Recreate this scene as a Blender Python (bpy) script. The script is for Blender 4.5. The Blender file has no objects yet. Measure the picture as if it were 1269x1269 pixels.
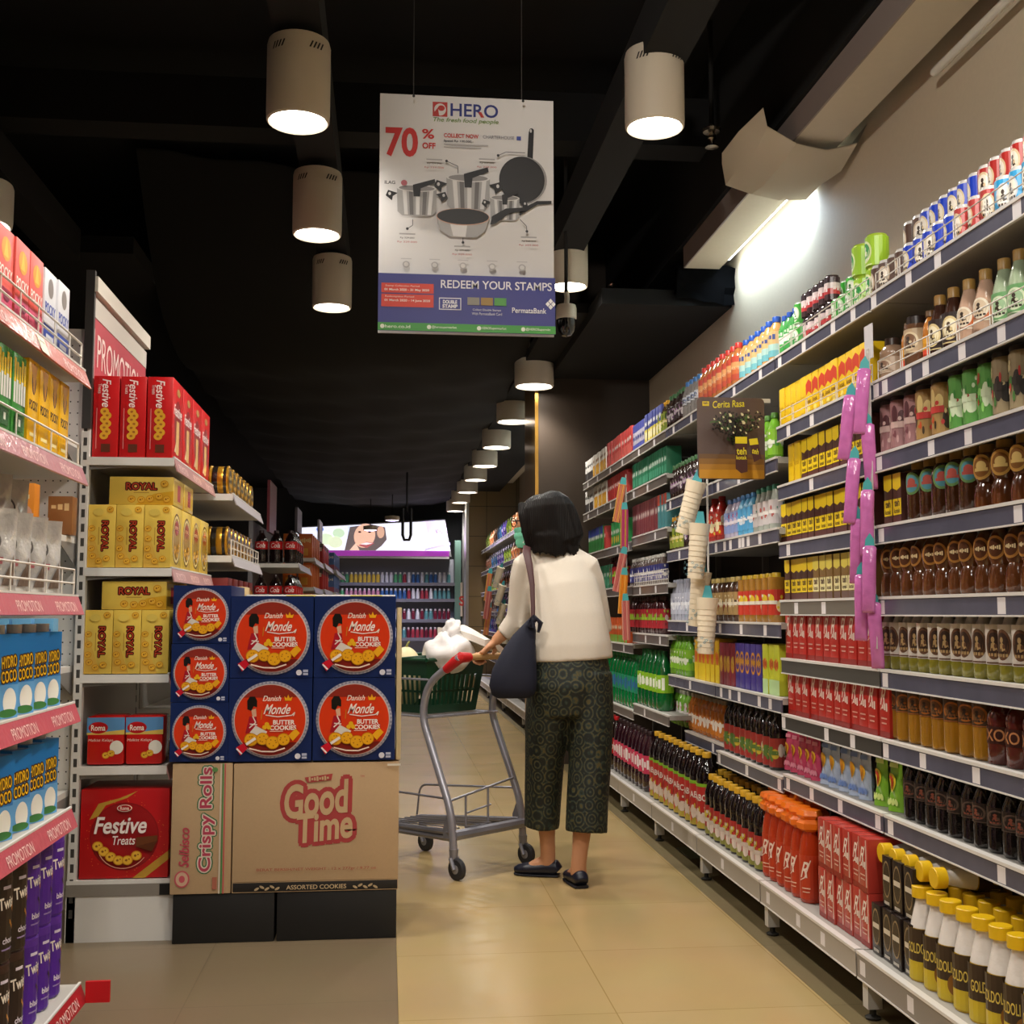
import bpy, bmesh, math, random
from mathutils import Vector, Matrix
random.seed(7)
PI = math.pi
S = bpy.context.scene
COL = S.collection

# ------------------------------------------------------------------ camera
CH, CF = 1.1, 1450.0
TH = math.atan((760 - 634.5) / CF)
PS = math.atan((634.5 - 480) / CF * math.cos(TH))
cd = bpy.data.cameras.new('camera')
cd.sensor_width = 36
cd.lens = 36 * CF / 1269
cd.clip_end = 100
cam = bpy.data.objects.new('camera', cd)
COL.objects.link(cam)
cam.location = (0, 0, CH)
cam.rotation_euler = (PI / 2 + TH, 0, -PS)
S.camera = cam

# ------------------------------------------------------------------ world, exposure
w = bpy.data.worlds.new('world')
S.world = w
w.use_nodes = True
w.node_tree.nodes['Background'].inputs[0].default_value = (0.9, 0.93, 1, 1)
w.node_tree.nodes['Background'].inputs[1].default_value = 0.012
S.view_settings.view_transform = 'Standard'
S.view_settings.look = 'None'
S.view_settings.gamma = 1
S.view_settings.use_curve_mapping = False
S.view_settings.exposure = 0.15

# ------------------------------------------------------------------ lamps: light of every ceiling downlight
LAMP_POWER = 62.0
LAMP_COLOR = (1.0, 0.93, 0.84)
RIGHT_ROW = [(1.0, -0.6, 2.9), (1.0, 1.75, 2.9), (0.965, 4.1, 2.88), (1.0, 6.4, 2.93)]
LEFT_ROW = [(-0.33, 0.4, 2.8), (-0.33, 2.6, 2.8), (-0.325, 4.0, 2.80), (-0.33, 5.2, 2.79), (-0.325, 6.5, 2.80)]
SIDE_ROW = [(-1.86, 3.0, 2.85), (-1.86, 5.4, 2.85)]
FAR_ROW = [(1.055, 8.4, 2.75), (1.07, 10.0, 2.75), (1.075, 11.6, 2.75), (1.08, 13.1, 2.75), (1.08, 14.5, 2.75),
           (1.08, 16.0, 2.75), (1.085, 17.5, 2.75), (1.085, 19.0, 2.75)]


def spot(x, y, z, power, size=125, color=None):
    l = bpy.data.lights.new('downlight_beam', 'SPOT')
    l.energy = power
    l.color = color or LAMP_COLOR
    l.spot_size = math.radians(size)
    l.spot_blend = 0.7
    l.shadow_soft_size = 0.08
    o = bpy.data.objects.new('downlight_beam', l)
    COL.objects.link(o)
    o.location = (x, y, z)


for x, y, z in RIGHT_ROW:
    spot(x, y, z - 0.02, LAMP_POWER * 1.25, 155)
for x, y, z in LEFT_ROW:
    spot(x, y, z - 0.02, LAMP_POWER * 1.0, 155)
for x, y, z in SIDE_ROW:
    spot(x, y, z - 0.02, LAMP_POWER * 0.8)
for x, y, z in FAR_ROW:
    spot(x, y, z - 0.02, LAMP_POWER * 0.95)
# an added, unseen spotlight that brightens the beige wall and the hanging board
ADDED_SPOT = (-0.15, 0.9, 2.95)
l = bpy.data.lights.new('added_spot_beam', 'SPOT')
l.energy, l.color, l.spot_size, l.spot_blend, l.shadow_soft_size = 150, LAMP_COLOR, math.radians(62), 0.8, 0.06
o = bpy.data.objects.new('added_spot_beam', l)
COL.objects.link(o)
o.location = ADDED_SPOT
o.rotation_euler = (Vector((1.96, 4.9, 2.6)) - Vector(ADDED_SPOT)).to_track_quat('-Z', 'Y').to_euler()
# the fluorescent tubes hidden in the wall cove
def cove(y0, y1, x, z, power):
    l = bpy.data.lights.new('cove_tube_light', 'AREA')
    l.shape = 'RECTANGLE'
    l.size, l.size_y = 0.05, y1 - y0
    l.energy = power
    l.color = (0.62, 0.82, 1.0) if y0 > 3 else (1.0, 0.93, 0.82)
    o = bpy.data.objects.new('cove_tube_light', l)
    COL.objects.link(o)
    o.location = (x, (y0 + y1) / 2, z)
cove(5.0, 6.25, 1.875, 3.08, 20)
cove(-1.5, 1.9, 1.885, 3.08, 70)
cove(9.4, 13.5, 1.875, 3.08, 30)


# ------------------------------------------------------------------ helpers
def hexc(h):
    h = h.lstrip('#')
    c = [int(h[i:i + 2], 16) / 255 for i in (0, 2, 4)]
    return tuple(x / 12.92 if x <= 0.04045 else ((x + 0.055) / 1.055) ** 2.4 for x in c) + (1,)


MC = {}


def M(col, rough=0.45, metal=0.0, coat=0.0, emit=0.0, noise=0.0, nscale=40.0, trans=0.0):
    key = (col, rough, metal, coat, emit, noise, nscale, trans)
    if key in MC:
        return MC[key]
    m = bpy.data.materials.new('paint_' + col.strip('#'))
    m.use_nodes = True
    nt = m.node_tree
    b = nt.nodes['Principled BSDF']
    b.inputs['Base Color'].default_value = hexc(col)
    b.inputs['Roughness'].default_value = rough
    b.inputs['Metallic'].default_value = metal
    b.inputs['Coat Weight'].default_value = coat
    b.inputs['Transmission Weight'].default_value = trans
    if emit:
        b.inputs['Emission Color'].default_value = hexc(col)
        b.inputs['Emission Strength'].default_value = emit
    if coat >= 0.3:
        # dented plastic and foil: broken highlights
        t2 = nt.nodes.new('ShaderNodeTexCoord')
        n2 = nt.nodes.new('ShaderNodeTexNoise')
        n2.inputs['Scale'].default_value = 55
        n2.inputs['Detail'].default_value = 2
        bu = nt.nodes.new('ShaderNodeBump')
        bu.inputs['Strength'].default_value = 0.35 + 0.3 * (coat == 0.4)
        bu.inputs['Distance'].default_value = 0.004
        nt.links.new(t2.outputs['Object'], n2.inputs['Vector'])
        nt.links.new(n2.outputs['Fac'], bu.inputs['Height'])
        nt.links.new(bu.outputs['Normal'], b.inputs['Normal'])
        nt.links.new(bu.outputs['Normal'], b.inputs['Coat Normal'])
    if noise:
        tc = nt.nodes.new('ShaderNodeTexCoord')
        n = nt.nodes.new('ShaderNodeTexNoise')
        n.inputs['Scale'].default_value = nscale
        n.inputs['Detail'].default_value = 5
        r = nt.nodes.new('ShaderNodeMix')
        r.data_type = 'RGBA'
        c = hexc(col)
        r.inputs['A'].default_value = tuple(x * (1 - noise) for x in c[:3]) + (1,)
        r.inputs['B'].default_value = tuple(min(1, x * (1 + noise)) for x in c[:3]) + (1,)
        nt.links.new(tc.outputs['Object'], n.inputs['Vector'])
        nt.links.new(n.outputs['Fac'], r.inputs['Factor'])
        nt.links.new(r.outputs['Result'], b.inputs['Base Color'])
    MC[key] = m
    return m


def asM(c):
    return M(c) if isinstance(c, str) else c


class MB:
    """collects shapes and links them as one mesh object"""

    def __init__(s):
        s.v, s.f, s.mi, s.mats = [], [], [], []

    def mat(s, m):
        m = asM(m)
        if m not in s.mats:
            s.mats.append(m)
        return s.mats.index(m)

    def add(s, vs, fs, m):
        k = len(s.v)
        i = s.mat(m)
        s.v += [tuple(p) for p in vs]
        for f in fs:
            s.f.append([k + j for j in f])
            s.mi.append(i)
        return s

    def box(s, x0, y0, z0, x1, y1, z1, m):
        return s.add([(x0, y0, z0), (x1, y0, z0), (x1, y1, z0), (x0, y1, z0), (x0, y0, z1), (x1, y0, z1), (x1, y1, z1), (x0, y1, z1)],
                     [(3, 2, 1, 0), (4, 5, 6, 7), (0, 1, 5, 4), (1, 2, 6, 5), (2, 3, 7, 6), (3, 0, 4, 7)], m)

    def lathe(s, prof, m, seg=16, c=(0, 0, 0), axis='z'):
        vs, fs = [], []
        n = len(prof)
        for r, z in prof:
            for k in range(seg):
                a = 2 * PI * k / seg
                p = (r * math.sin(a), -r * math.cos(a), z)
                if axis == 'x':
                    p = (p[2], p[0], p[1])
                elif axis == 'y':
                    p = (p[0], p[2], -p[1])
                vs.append((p[0] + c[0], p[1] + c[1], p[2] + c[2]))
        for i in range(n - 1):
            for k in range(seg):
                a, b = i * seg + k, i * seg + (k + 1) % seg
                fs.append((a, b, b + seg, a + seg))
        if prof[0][0] > 1e-6:
            fs.append(tuple(reversed(range(seg))))
        if prof[-1][0] > 1e-6:
            fs.append(tuple((n - 1) * seg + k for k in range(seg)))
        return s.add(vs, fs, m)

    def loft(s, path, rad, m, seg=10, up=None, cap=True, wave=None):
        """sweep of ellipses; rad: one radius, a list of radii or a list of (side, depth)"""
        P = [Vector(p) for p in path]
        n = len(P)
        if not isinstance(rad, (list, tuple)):
            rad = [rad] * n
        vs, fs = [], []
        for i in range(n):
            t = (P[min(i + 1, n - 1)] - P[max(i - 1, 0)])
            if t.length < 1e-9:
                t = Vector((0, 0, 1))
            t.normalize()
            if up is not None:
                u = Vector(up)
            elif i == 0:
                u = Vector((0, 1, 0)) if abs(t.y) < 0.8 else Vector((0, 0, 1))
            else:
                u = b                       # carries the frame along without twisting
            a = u.cross(t).normalized()
            b = t.cross(a).normalized()
            r = rad[i] if isinstance(rad[i], (list, tuple)) else (rad[i], rad[i])
            for k in range(seg):
                q = 2 * PI * k / seg
                f = 1 + (wave(i / (n - 1), q) if wave else 0)
                vs.append(P[i] + a * (r[0] * f * math.cos(q)) + b * (r[1] * f * math.sin(q)))
        for i in range(n - 1):
            for k in range(seg):
                a, b = i * seg + k, i * seg + (k + 1) % seg
                fs.append((a, b, b + seg, a + seg))
        if cap:
            fs.append(tuple(reversed(range(seg))))
            fs.append(tuple((n - 1) * seg + k for k in range(seg)))
        return s.add(vs, fs, m)

    def ball(s, c, r, m, seg=14, rings=9):
        if not isinstance(r, (list, tuple)):
            r = (r, r, r)
        vs, fs = [], []
        for i in range(rings + 1):
            t = PI * i / rings
            for k in range(seg):
                a = 2 * PI * k / seg
                vs.append((c[0] + r[0] * max(math.sin(t), 1e-4) * math.cos(a), c[1] + r[1] * max(math.sin(t), 1e-4) * math.sin(a), c[2] - r[2] * math.cos(t)))
        for i in range(rings):
            for k in range(seg):
                a, b = i * seg + k, i * seg + (k + 1) % seg
                fs.append((a, b, b + seg, a + seg))
        return s.add(vs, fs, m)

    def prism(s, poly, h0, h1, m, fn=None):
        """2-D outline extruded from h0 to h1; fn maps (a, b, h) to a point"""
        fn = fn or (lambda a, b, h: (a, b, h))
        n = len(poly)
        vs = [fn(a, b, h0) for a, b in poly] + [fn(a, b, h1) for a, b in poly]
        fs = [tuple(reversed(range(n))), tuple(range(n, 2 * n))] + [(i, (i + 1) % n, n + (i + 1) % n, n + i) for i in range(n)]
        return s.add(vs, fs, m)

    def mesh(s, name, smooth=True, bevel=0.0, sharp=38, fix=False):
        me = bpy.data.meshes.new(name)
        me.from_pydata(s.v, [], s.f)
        for m in s.mats:
            me.materials.append(m)
        me.polygons.foreach_set('material_index', s.mi)
        if bevel or fix:
            bm = bmesh.new()
            bm.from_mesh(me)
            if fix:
                bmesh.ops.recalc_face_normals(bm, faces=bm.faces)
            if bevel:
                es = [e for e in bm.edges if len(e.link_faces) == 2 and e.calc_face_angle(0) > 0.6]
                bmesh.ops.bevel(bm, geom=es, offset=bevel, segments=2, affect='EDGES', profile=0.6, clamp_overlap=True)
            bm.to_mesh(me)
            bm.free()
        if smooth:
            me.polygons.foreach_set('use_smooth', [True] * len(me.polygons))
            me.set_sharp_from_angle(angle=math.radians(sharp))
        me.update()
        return me

    def build(s, name, parent=None, loc=None, rz=0, link=True, **k):
        o = bpy.data.objects.new(name, s.mesh(name, **k))
        return fin(o, parent, loc, rz, link)


KIDS = {}


def fin(o, parent=None, loc=None, rz=0, link=True):
    if parent is not None:
        o.parent = parent
        KIDS.setdefault(parent.name_full, []).append(o)
        link = parent.users_collection != ()
    if loc:
        o.location = loc
    o.rotation_euler = (0, 0, rz)
    if link:
        COL.objects.link(o)
    return o


def tag(o, label, cat, group=None, kind=None):
    o['label'] = label
    o['category'] = cat
    if group:
        o['group'] = group
    if kind:
        o['kind'] = kind
    return o


def structure(o, label=None):
    o['kind'] = 'structure'
    if label:
        o['label'] = label
    return o


def empty(name, loc=(0, 0, 0), rz=0, link=True):
    o = bpy.data.objects.new(name, None)
    o.empty_display_size = 0.05
    return fin(o, None, loc, rz, link)


def copy_tree(o, parent=None):
    c = o.copy()
    COL.objects.link(c)
    if parent is not None:
        c.parent = parent
    for ch in KIDS.get(o.name_full, []):
        copy_tree(ch, c)
    return c


PROTOS = []


def proto(root, cat):
    root['category'] = cat
    PROTOS.append(root)
    return root


def put(pr, loc, rz, label, group=None, scale=None, rot=None):
    o = copy_tree(pr)
    o.location = (loc[0], loc[1], loc[2] + 0.001)
    o.rotation_euler = rot or (0, 0, rz)
    if scale:
        o.scale = (scale,) * 3
    o['label'] = label
    if group:
        o['group'] = group
    return o


# ---- projection maths used to read distances off the photograph
_fw = Vector((math.sin(PS) * math.cos(TH), math.cos(PS) * math.cos(TH), math.sin(TH)))
_rt = Vector((math.cos(PS), -math.sin(PS), 0))
_up = _rt.cross(_fw)


def ray(x, y):
    return _fw + _rt * ((x - 634.5) / CF) - _up * ((y - 634.5) / CF)


def atY(x, y, Y):
    d = ray(x, y)
    return Vector((0, 0, CH)) + d * (Y / d[1])


def Yof(px, X, z):
    """how far along the aisle the point of height z on the plane X stands"""
    lo, hi = 1.0, 40.0
    for _ in range(40):
        Y = (lo + hi) / 2
        v = Vector((X, Y, z - CH))
        q = 634.5 + CF * v.dot(_rt) / v.dot(_fw)
        if (q > px) == (X > 0):
            lo = Y
        else:
            hi = Y
    return (lo + hi) / 2


# ------------------------------------------------------------------ flat printing: shapes and lettering in u, v
TX = {}


def glyphs(t, bold=0.0):
    k = (t, bold)
    if k not in TX:
        cu = bpy.data.curves.new('lettering', 'FONT')
        cu.body = t
        cu.resolution_u = 4
        cu.offset = bold
        o = bpy.data.objects.new('lettering', cu)
        me = bpy.data.meshes.new_from_object(o)
        vs = [(v.co.x, v.co.y) for v in me.vertices]
        fs = [tuple(p.vertices) for p in me.polygons]
        bpy.data.objects.remove(o)
        bpy.data.curves.remove(cu)
        bpy.data.meshes.remove(me)
        x0, x1 = min(v[0] for v in vs), max(v[0] for v in vs)
        y0, y1 = min(v[1] for v in vs), max(v[1] for v in vs)
        TX[k] = ([(x - (x0 + x1) / 2, y - (y0 + y1) / 2) for x, y in vs], fs, x1 - x0, y1 - y0)
    return TX[k]


BLURRED = set('MILK JUICE SOY TEA coffee MINT CHOCO MALT FRUIT CRISP GIFT GOLD ORANGE RED SALE GRAPE LIME ARNAFOOD ose NO1 Soda'.split())


class D:
    """a print: coloured flat shapes stacked in thin layers"""

    def __init__(s, rough=0.4, eps=0.00018):
        s.sh, s.rough, s.eps = [], rough, eps

    def add(s, pts, faces, col, layer=None):
        s.sh.append((pts, faces, col))
        return s

    def poly(s, pts, col):
        return s.add(pts, [tuple(range(len(pts)))], col)

    def rect(s, u0, v0, u1, v1, col):
        return s.poly([(u0, v0), (u1, v0), (u1, v1), (u0, v1)], col)

    def ell(s, cu, cv, ru, rv, col, n=24, rot=0, a0=0, a1=2 * PI):
        full = abs(a1 - a0 - 2 * PI) < 1e-6
        pts = []
        for k in range(n if full else n + 1):
            a = a0 + (a1 - a0) * k / n
            x, y = ru * math.cos(a), rv * math.sin(a)
            pts.append((cu + x * math.cos(rot) - y * math.sin(rot), cv + x * math.sin(rot) + y * math.cos(rot)))
        return s.poly(pts, col)

    def line(s, pts, wd, col):
        for (a, b), (c, d) in zip(pts, pts[1:]):
            L = math.hypot(c - a, d - b) or 1
            nx, ny = -(d - b) / L * wd / 2, (c - a) / L * wd / 2
            s.poly([(a + nx, b + ny), (a - nx, b - ny), (c - nx, d - ny), (c + nx, d + ny)], col)
        return s

    def text(s, t, cu, cv, h, col, w=None, bold=0.0, shear=0.0, rot=0.0, edge=None):
        if edge:
            # a coloured rim: the same letters set round a small circle underneath
            for r, c in edge:
                pts, fs = [], []
                for k in range(10):
                    q = 2 * PI * k / 10
                    dz = -s.eps * 0.06 * (k + 1)
                    n0 = len(s.sh)
                    s.text(t, cu + r * math.cos(q), cv + r * math.sin(q), h, c, w, bold, shear, rot)
                    p_, f_, _ = s.sh.pop()
                    fs += [tuple(j + len(pts) for j in f) for f in f_]
                    pts += [(a, b, dz) for a, b in p_]
                s.add(pts, fs, c)
        if t in BLURRED:
            # words too small or blurred to read in the photograph: short strokes instead of letters
            ww = w or h * 3
            n = max(2, len(t))
            for k in range(n):
                a = (k - (n - 1) / 2) * ww / n
                k2 = h * (0.32 + 0.18 * ((k * 7 + len(t)) % 3))
                x, y = cu + a * math.cos(rot), cv + a * math.sin(rot)
                q = ww / n * 0.36
                dx, dy = q * math.cos(rot), q * math.sin(rot)
                ex, ey = -k2 * math.sin(rot), k2 * math.cos(rot)
                s.poly([(x - dx - ex, y - dy - ey), (x + dx - ex, y + dy - ey), (x + dx + ex, y + dy + ey), (x - dx + ex, y - dy + ey)], col)
            return s
        vs, fs, W, Hh = glyphs(t, bold)
        k = h / Hh
        kx = k if w is None else w / W
        c, sn = math.cos(rot), math.sin(rot)
        pts = []
        for x, y in vs:
            x, y = x * kx + shear * y * k, y * k
            pts.append((cu + x * c - y * sn, cv + x * sn + y * c))
        return s.add(pts, fs, col)

    def build(s, name, parent, fn, slices=None, link=True):
        me = bpy.data.meshes.new(name)
        bm = bmesh.new()
        mats = []
        for i, (pts, faces, col) in enumerate(s.sh):
            m = M(col, s.rough) if isinstance(col, str) else col
            if m not in mats:
                mats.append(m)
            mi = mats.index(m)
            vs = [bm.verts.new((p[0], p[1], (i + 1) * s.eps + (p[2] if len(p) > 2 else 0))) for p in pts]
            for f in faces:
                try:
                    q = bm.faces.new([vs[j] for j in f])
                    q.material_index = mi
                except ValueError:
                    pass
        bm.normal_update()
        for f in bm.faces:
            if f.normal.z < 0:
                f.normal_flip()
        if slices:
            for c in slices:
                bmesh.ops.bisect_plane(bm, geom=bm.verts[:] + bm.edges[:] + bm.faces[:], plane_co=(c, 0, 0), plane_no=(1, 0, 0))
        for v in bm.verts:
            v.co = fn(*v.co)
        bm.to_mesh(me)
        bm.free()
        for m in mats:
            me.materials.append(m)
        o = bpy.data.objects.new(name, me)
        return fin(o, parent, None, 0, link)


def front(d, u=0.0, v=0.0):
    return lambda a, b, c: (a + u, -d - c, b + v)


def plane(o, U, V):
    o, U, V = Vector(o), Vector(U), Vector(V)
    N = U.cross(V).normalized()
    return lambda a, b, c: o + U * a + V * b + N * c


def cyl(r, z=0.0):
    return lambda a, b, c: ((r + c) * math.sin(a / r), -(r + c) * math.cos(a / r), b + z)


def ring_slices(r, n=18):
    return [PI * r * (2 * k / n - 1) for k in range(1, n)]


ORD = ('first second third fourth fifth sixth seventh eighth ninth tenth eleventh twelfth thirteenth fourteenth fifteenth sixteenth '
       'seventeenth eighteenth nineteenth twentieth').split() + ['twenty-' + x for x in 'first second third fourth fifth sixth seventh eighth ninth'.split()] + ['thirtieth'] + ['thirty-' + x for x in 'first second third fourth fifth'.split()]
COUNT = {}


def nth(key):
    COUNT[key] = COUNT.get(key, 0) + 1
    return ORD[min(COUNT[key], len(ORD)) - 1]

# ================================================================== the setting
def tile_material(name, c1, c2, grout, x0, y0, size, rough):
    m = bpy.data.materials.new(name)
    m.use_nodes = True
    nt = m.node_tree
    b = nt.nodes['Principled BSDF']
    g = nt.nodes.new('ShaderNodeNewGeometry')
    mp = nt.nodes.new('ShaderNodeMapping')
    mp.inputs['Location'].default_value = (-x0, -y0, 0)
    br = nt.nodes.new('ShaderNodeTexBrick')
    br.offset = 0
    br.inputs['Color1'].default_value = hexc(c1)
    br.inputs['Color2'].default_value = hexc(c2)
    br.inputs['Mortar'].default_value = hexc(grout)
    br.inputs['Scale'].default_value = 1
    br.inputs['Brick Width'].default_value = size
    br.inputs['Row Height'].default_value = size
    br.inputs['Mortar Size'].default_value = 0.0022
    br.inputs['Mortar Smooth'].default_value = 0.3
    n = nt.nodes.new('ShaderNodeTexNoise')
    n.inputs['Scale'].default_value = 3
    n.inputs['Detail'].default_value = 6
    mr = nt.nodes.new('ShaderNodeMapRange')
    mr.inputs['To Min'].default_value = rough - 0.05
    mr.inputs['To Max'].default_value = rough + 0.09
    mx = nt.nodes.new('ShaderNodeMix')
    mx.data_type = 'RGBA'
    mx.blend_type = 'MULTIPLY'
    mx.inputs['Factor'].default_value = 0.14
    L = nt.links.new
    L(g.outputs['Position'], mp.inputs['Vector'])
    L(mp.outputs['Vector'], br.inputs['Vector'])
    L(g.outputs['Position'], n.inputs['Vector'])
    L(n.outputs['Fac'], mr.inputs['Value'])
    L(mr.outputs['Result'], b.inputs['Roughness'])
    L(br.outputs['Color'], mx.inputs['A'])
    L(n.outputs['Color'], mx.inputs['B'])
    L(mx.outputs['Result'], b.inputs['Base Color'])
    return m


beige_tile = tile_material('beige_floor_tile', '#bda473', '#b9a06f', '#a28a57', 0.04, 0.29, 0.6, 0.2)
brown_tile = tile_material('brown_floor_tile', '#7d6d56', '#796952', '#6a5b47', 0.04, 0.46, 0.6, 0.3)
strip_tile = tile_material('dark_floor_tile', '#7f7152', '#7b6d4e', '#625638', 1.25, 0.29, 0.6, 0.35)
structure(MB().box(0.04, -2.5, -0.06, 1.25, 20.5, 0, beige_tile).build('floor_aisle', smooth=False), 'beige glossy tiled aisle floor')
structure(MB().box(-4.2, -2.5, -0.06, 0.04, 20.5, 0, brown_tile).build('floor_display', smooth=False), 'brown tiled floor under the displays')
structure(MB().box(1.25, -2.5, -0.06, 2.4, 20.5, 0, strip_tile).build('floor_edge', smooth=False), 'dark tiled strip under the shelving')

wall_beige = M('#cdbda3', 0.7, noise=0.05, nscale=60)
black = M('#030303', 0.95)
structure(MB().box(1.96, -2.5, 0, 2.1, 8.6, 3.9, wall_beige).build('wall_right', smooth=False), 'beige painted wall above the drinks shelving')
structure(MB().box(1.96, 9.25, 0, 2.1, 17.4, 3.9, wall_beige).build('wall_far_right', smooth=False))
structure(MB().box(-4.3, -2.5, 0, -4.2, 20.5, 3.9, M('#2a2724', 0.8)).build('wall_left', smooth=False))
structure(MB().box(-4.2, -2.6, 0, 2.1, -2.5, 3.9, M('#3a3530', 0.8)).build('wall_near', smooth=False))
structure(MB().box(-4.2, 19.9, 0, 2.1, 20.5, 3.9, M('#4a4c52', 0.7)).build('wall_back', smooth=False))
structure(MB().box(-4.3, -2.5, 3.9, 2.1, 20.5, 4.0, black).build('ceiling', smooth=False), 'black ceiling in the dark')


# brown panelled pier between the two runs of shelving
def panel_material(name, col):
    m = tile_material(name, col, col, '#1c150d', 0, 0, 0.45, 0.45)
    br = [n for n in m.node_tree.nodes if n.type == 'TEX_BRICK'][0]
    mp = [n for n in m.node_tree.nodes if n.type == 'MAPPING'][0]
    mp.inputs['Rotation'].default_value = (PI / 2, 0, 0)
    mp.inputs['Location'].default_value = (-0.12, 0, 0.2)
    br.inputs['Mortar Size'].default_value = 0.004
    return m


brown_panel = panel_material('brown_wall_panel', '#8a744f')
brown_plain = M('#33271b', 0.55, noise=0.08, nscale=80)
gold_metal = M('#b98f45', 0.28, 0.9)
c = MB().box(1.11, 8.6, 0, 1.96, 9.25, 3.9, brown_plain)
structure(c.build('wall_pier', smooth=False), 'dark brown pier at the end of the drinks shelving')
structure(MB().box(1.085, 8.59, 0, 1.11, 9.25, 3.3, gold_metal).build('trim_1', smooth=False), 'brassy metal corner of the brown pier')
structure(MB().box(1.2, 17.45, 0, 2.1, 17.9, 3.9, brown_panel).build('wall_panelled', smooth=False), 'brown panelled wall end beyond the woman')
structure(MB().box(1.16, 17.42, 0, 1.2, 17.9, 3.2, M('#b9b6ae', 0.3, 0.8)).build('trim_2', smooth=False), 'shiny metal corner strip')

# soffit box with the light cove between it and the wall
soff = M('#c9bca6', 0.65, noise=0.04, nscale=30)
soff_side = M('#8d7f78', 0.7)


def soffit(y0, y1, name):
    b = MB()
    b.box(1.66, y0, 3.05, 1.86, y1, 3.17, soff)
    b.box(1.652, y0, 3.05, 1.66, y1, 3.17, soff_side)
    return structure(b.build(name, smooth=False), 'long pale soffit box running beside the wall')


soffit(-2.4, 4.75, 'ceiling_soffit_near')
soffit(4.75, 6.35, 'ceiling_soffit_middle')
soffit(9.3, 17.4, 'ceiling_soffit_far')
# unlit and lit tubes in the cove
b = MB().lathe([(0.0, 2.0), (0.014, 2.0), (0.016, 2.02), (0.016, 3.78), (0.014, 3.8), (0.0, 3.8)], M('#d9d2c4', 0.35), 12, (1.9, 0, 3.0), 'y')
t = b.build('fluorescent_tube')
for v in t.data.vertices:
    v.co.y = v.co.y
tag(t, 'unlit fluorescent tube beside the pale soffit, high on the beige wall', 'tube light')
for y0, y1, lb in ((-1.4, 1.85, 'lit fluorescent tube in the cove overhead, above the picture edge'), (4.95, 6.3, 'lit fluorescent tube hidden behind the soffit, washing the wall white'), (9.4, 13.0, 'lit fluorescent tube in the far cove beyond the brown pier')):
    t = MB().lathe([(0.0, y0), (0.013, y0), (0.013, y1), (0.0, y1)], M('#eaf6ff', 0.4, emit=6.0), 10, (1.9, 0, 3.1), 'y').build('fluorescent_tube')
    tag(t, lb, 'tube light')

structure(MB().box(1.63, -2.5, 3.17, 1.96, 8.6, 3.9, black).build('ceiling_drop_side', smooth=False), 'black ceiling edge above the pale soffit')
# crumpled paper wrapped over the joint of the soffit
pp = MB()
prof = [(-0.19, 0.11), (-0.17, 0.03), (-0.06, -0.035), (0.08, -0.05), (0.21, -0.03), (0.245, 0.06)]
ys = [4.52, 4.7, 4.95, 5.12]
lift = [0.02, -0.01, 0.0, 0.015]
vs, fs = [], []
for th_ in (0, 0.004):
    for i, y in enumerate(ys):
        for j, (dx, dz) in enumerate(prof):
            vs.append((1.71 + dx - (0.05 if 0 < i < 3 and j == 0 else 0), y + 0.02 * math.sin(j * 2.3), 3.04 + dz + lift[i] + 0.01 * math.sin(i * 3 + j * 2) + th_))
nn = len(prof)
for i in range(3):
    for j in range(nn - 1):
        a = i * nn + j
        fs.append((a, a + 1, a + nn + 1, a + nn))
        a += 4 * nn
        fs.append((a + nn, a + nn + 1, a + 1, a))
tag(pp.add(vs, fs, M('#c4b79f', 0.8)).build('paper_wrap', sharp=20, fix=True), 'crumpled cream paper wrapped round the soffit joint', 'paper')


# black cloth hung under the ceiling
def cloth(name, x0, x1, y0, y1, z, sag, nx=24, ny=40, front_up=0.9, thick=0.01):
    vs, fs = [], []
    for L in (0, 1):
        for i in range(ny + 1):
            for j in range(nx + 1):
                u, v = j / nx, i / ny
                zz = z - sag * math.sin(PI * u) + 0.018 * math.sin(i * 1.9 + j * 0.25) + 0.012 * math.sin(i * 4.7 + j * 1.1)
                if v < 0.12:
                    zz += front_up * (1 - v / 0.12) ** 2
                vs.append((x0 + (x1 - x0) * u, y0 + (y1 - y0) * v, zz + L * thick))
    n = (nx + 1) * (ny + 1)
    for i in range(ny):
        for j in range(nx):
            a = i * (nx + 1) + j
            fs.append((a, a + nx + 1, a + nx + 2, a + 1))
            a += n
            fs.append((a, a + 1, a + nx + 2, a + nx + 1))
    return MB().add(vs, fs, M('#040403', 0.85)).build(name, sharp=80)


tag(cloth('ceiling_cloth', -1.5, 0.98, 6.9, 19.3, 2.93, 0.1), 'black cloth sagging in folds under the ceiling along the aisle', 'cloth')
structure(MB().box(1.2, 6.45, 2.86, 1.96, 8.6, 2.95, black).build('ceiling_drop_near', smooth=False), 'black dropped ceiling over the end of the drinks shelving')
structure(MB().box(0.98, 6.9, 2.92, 1.66, 17.4, 2.98, black).build('ceiling_drop_far', smooth=False))
structure(MB().box(-4.2, 6.9, 3.2, -1.5, 20, 3.3, black).build('ceiling_drop_left', smooth=False))
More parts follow.
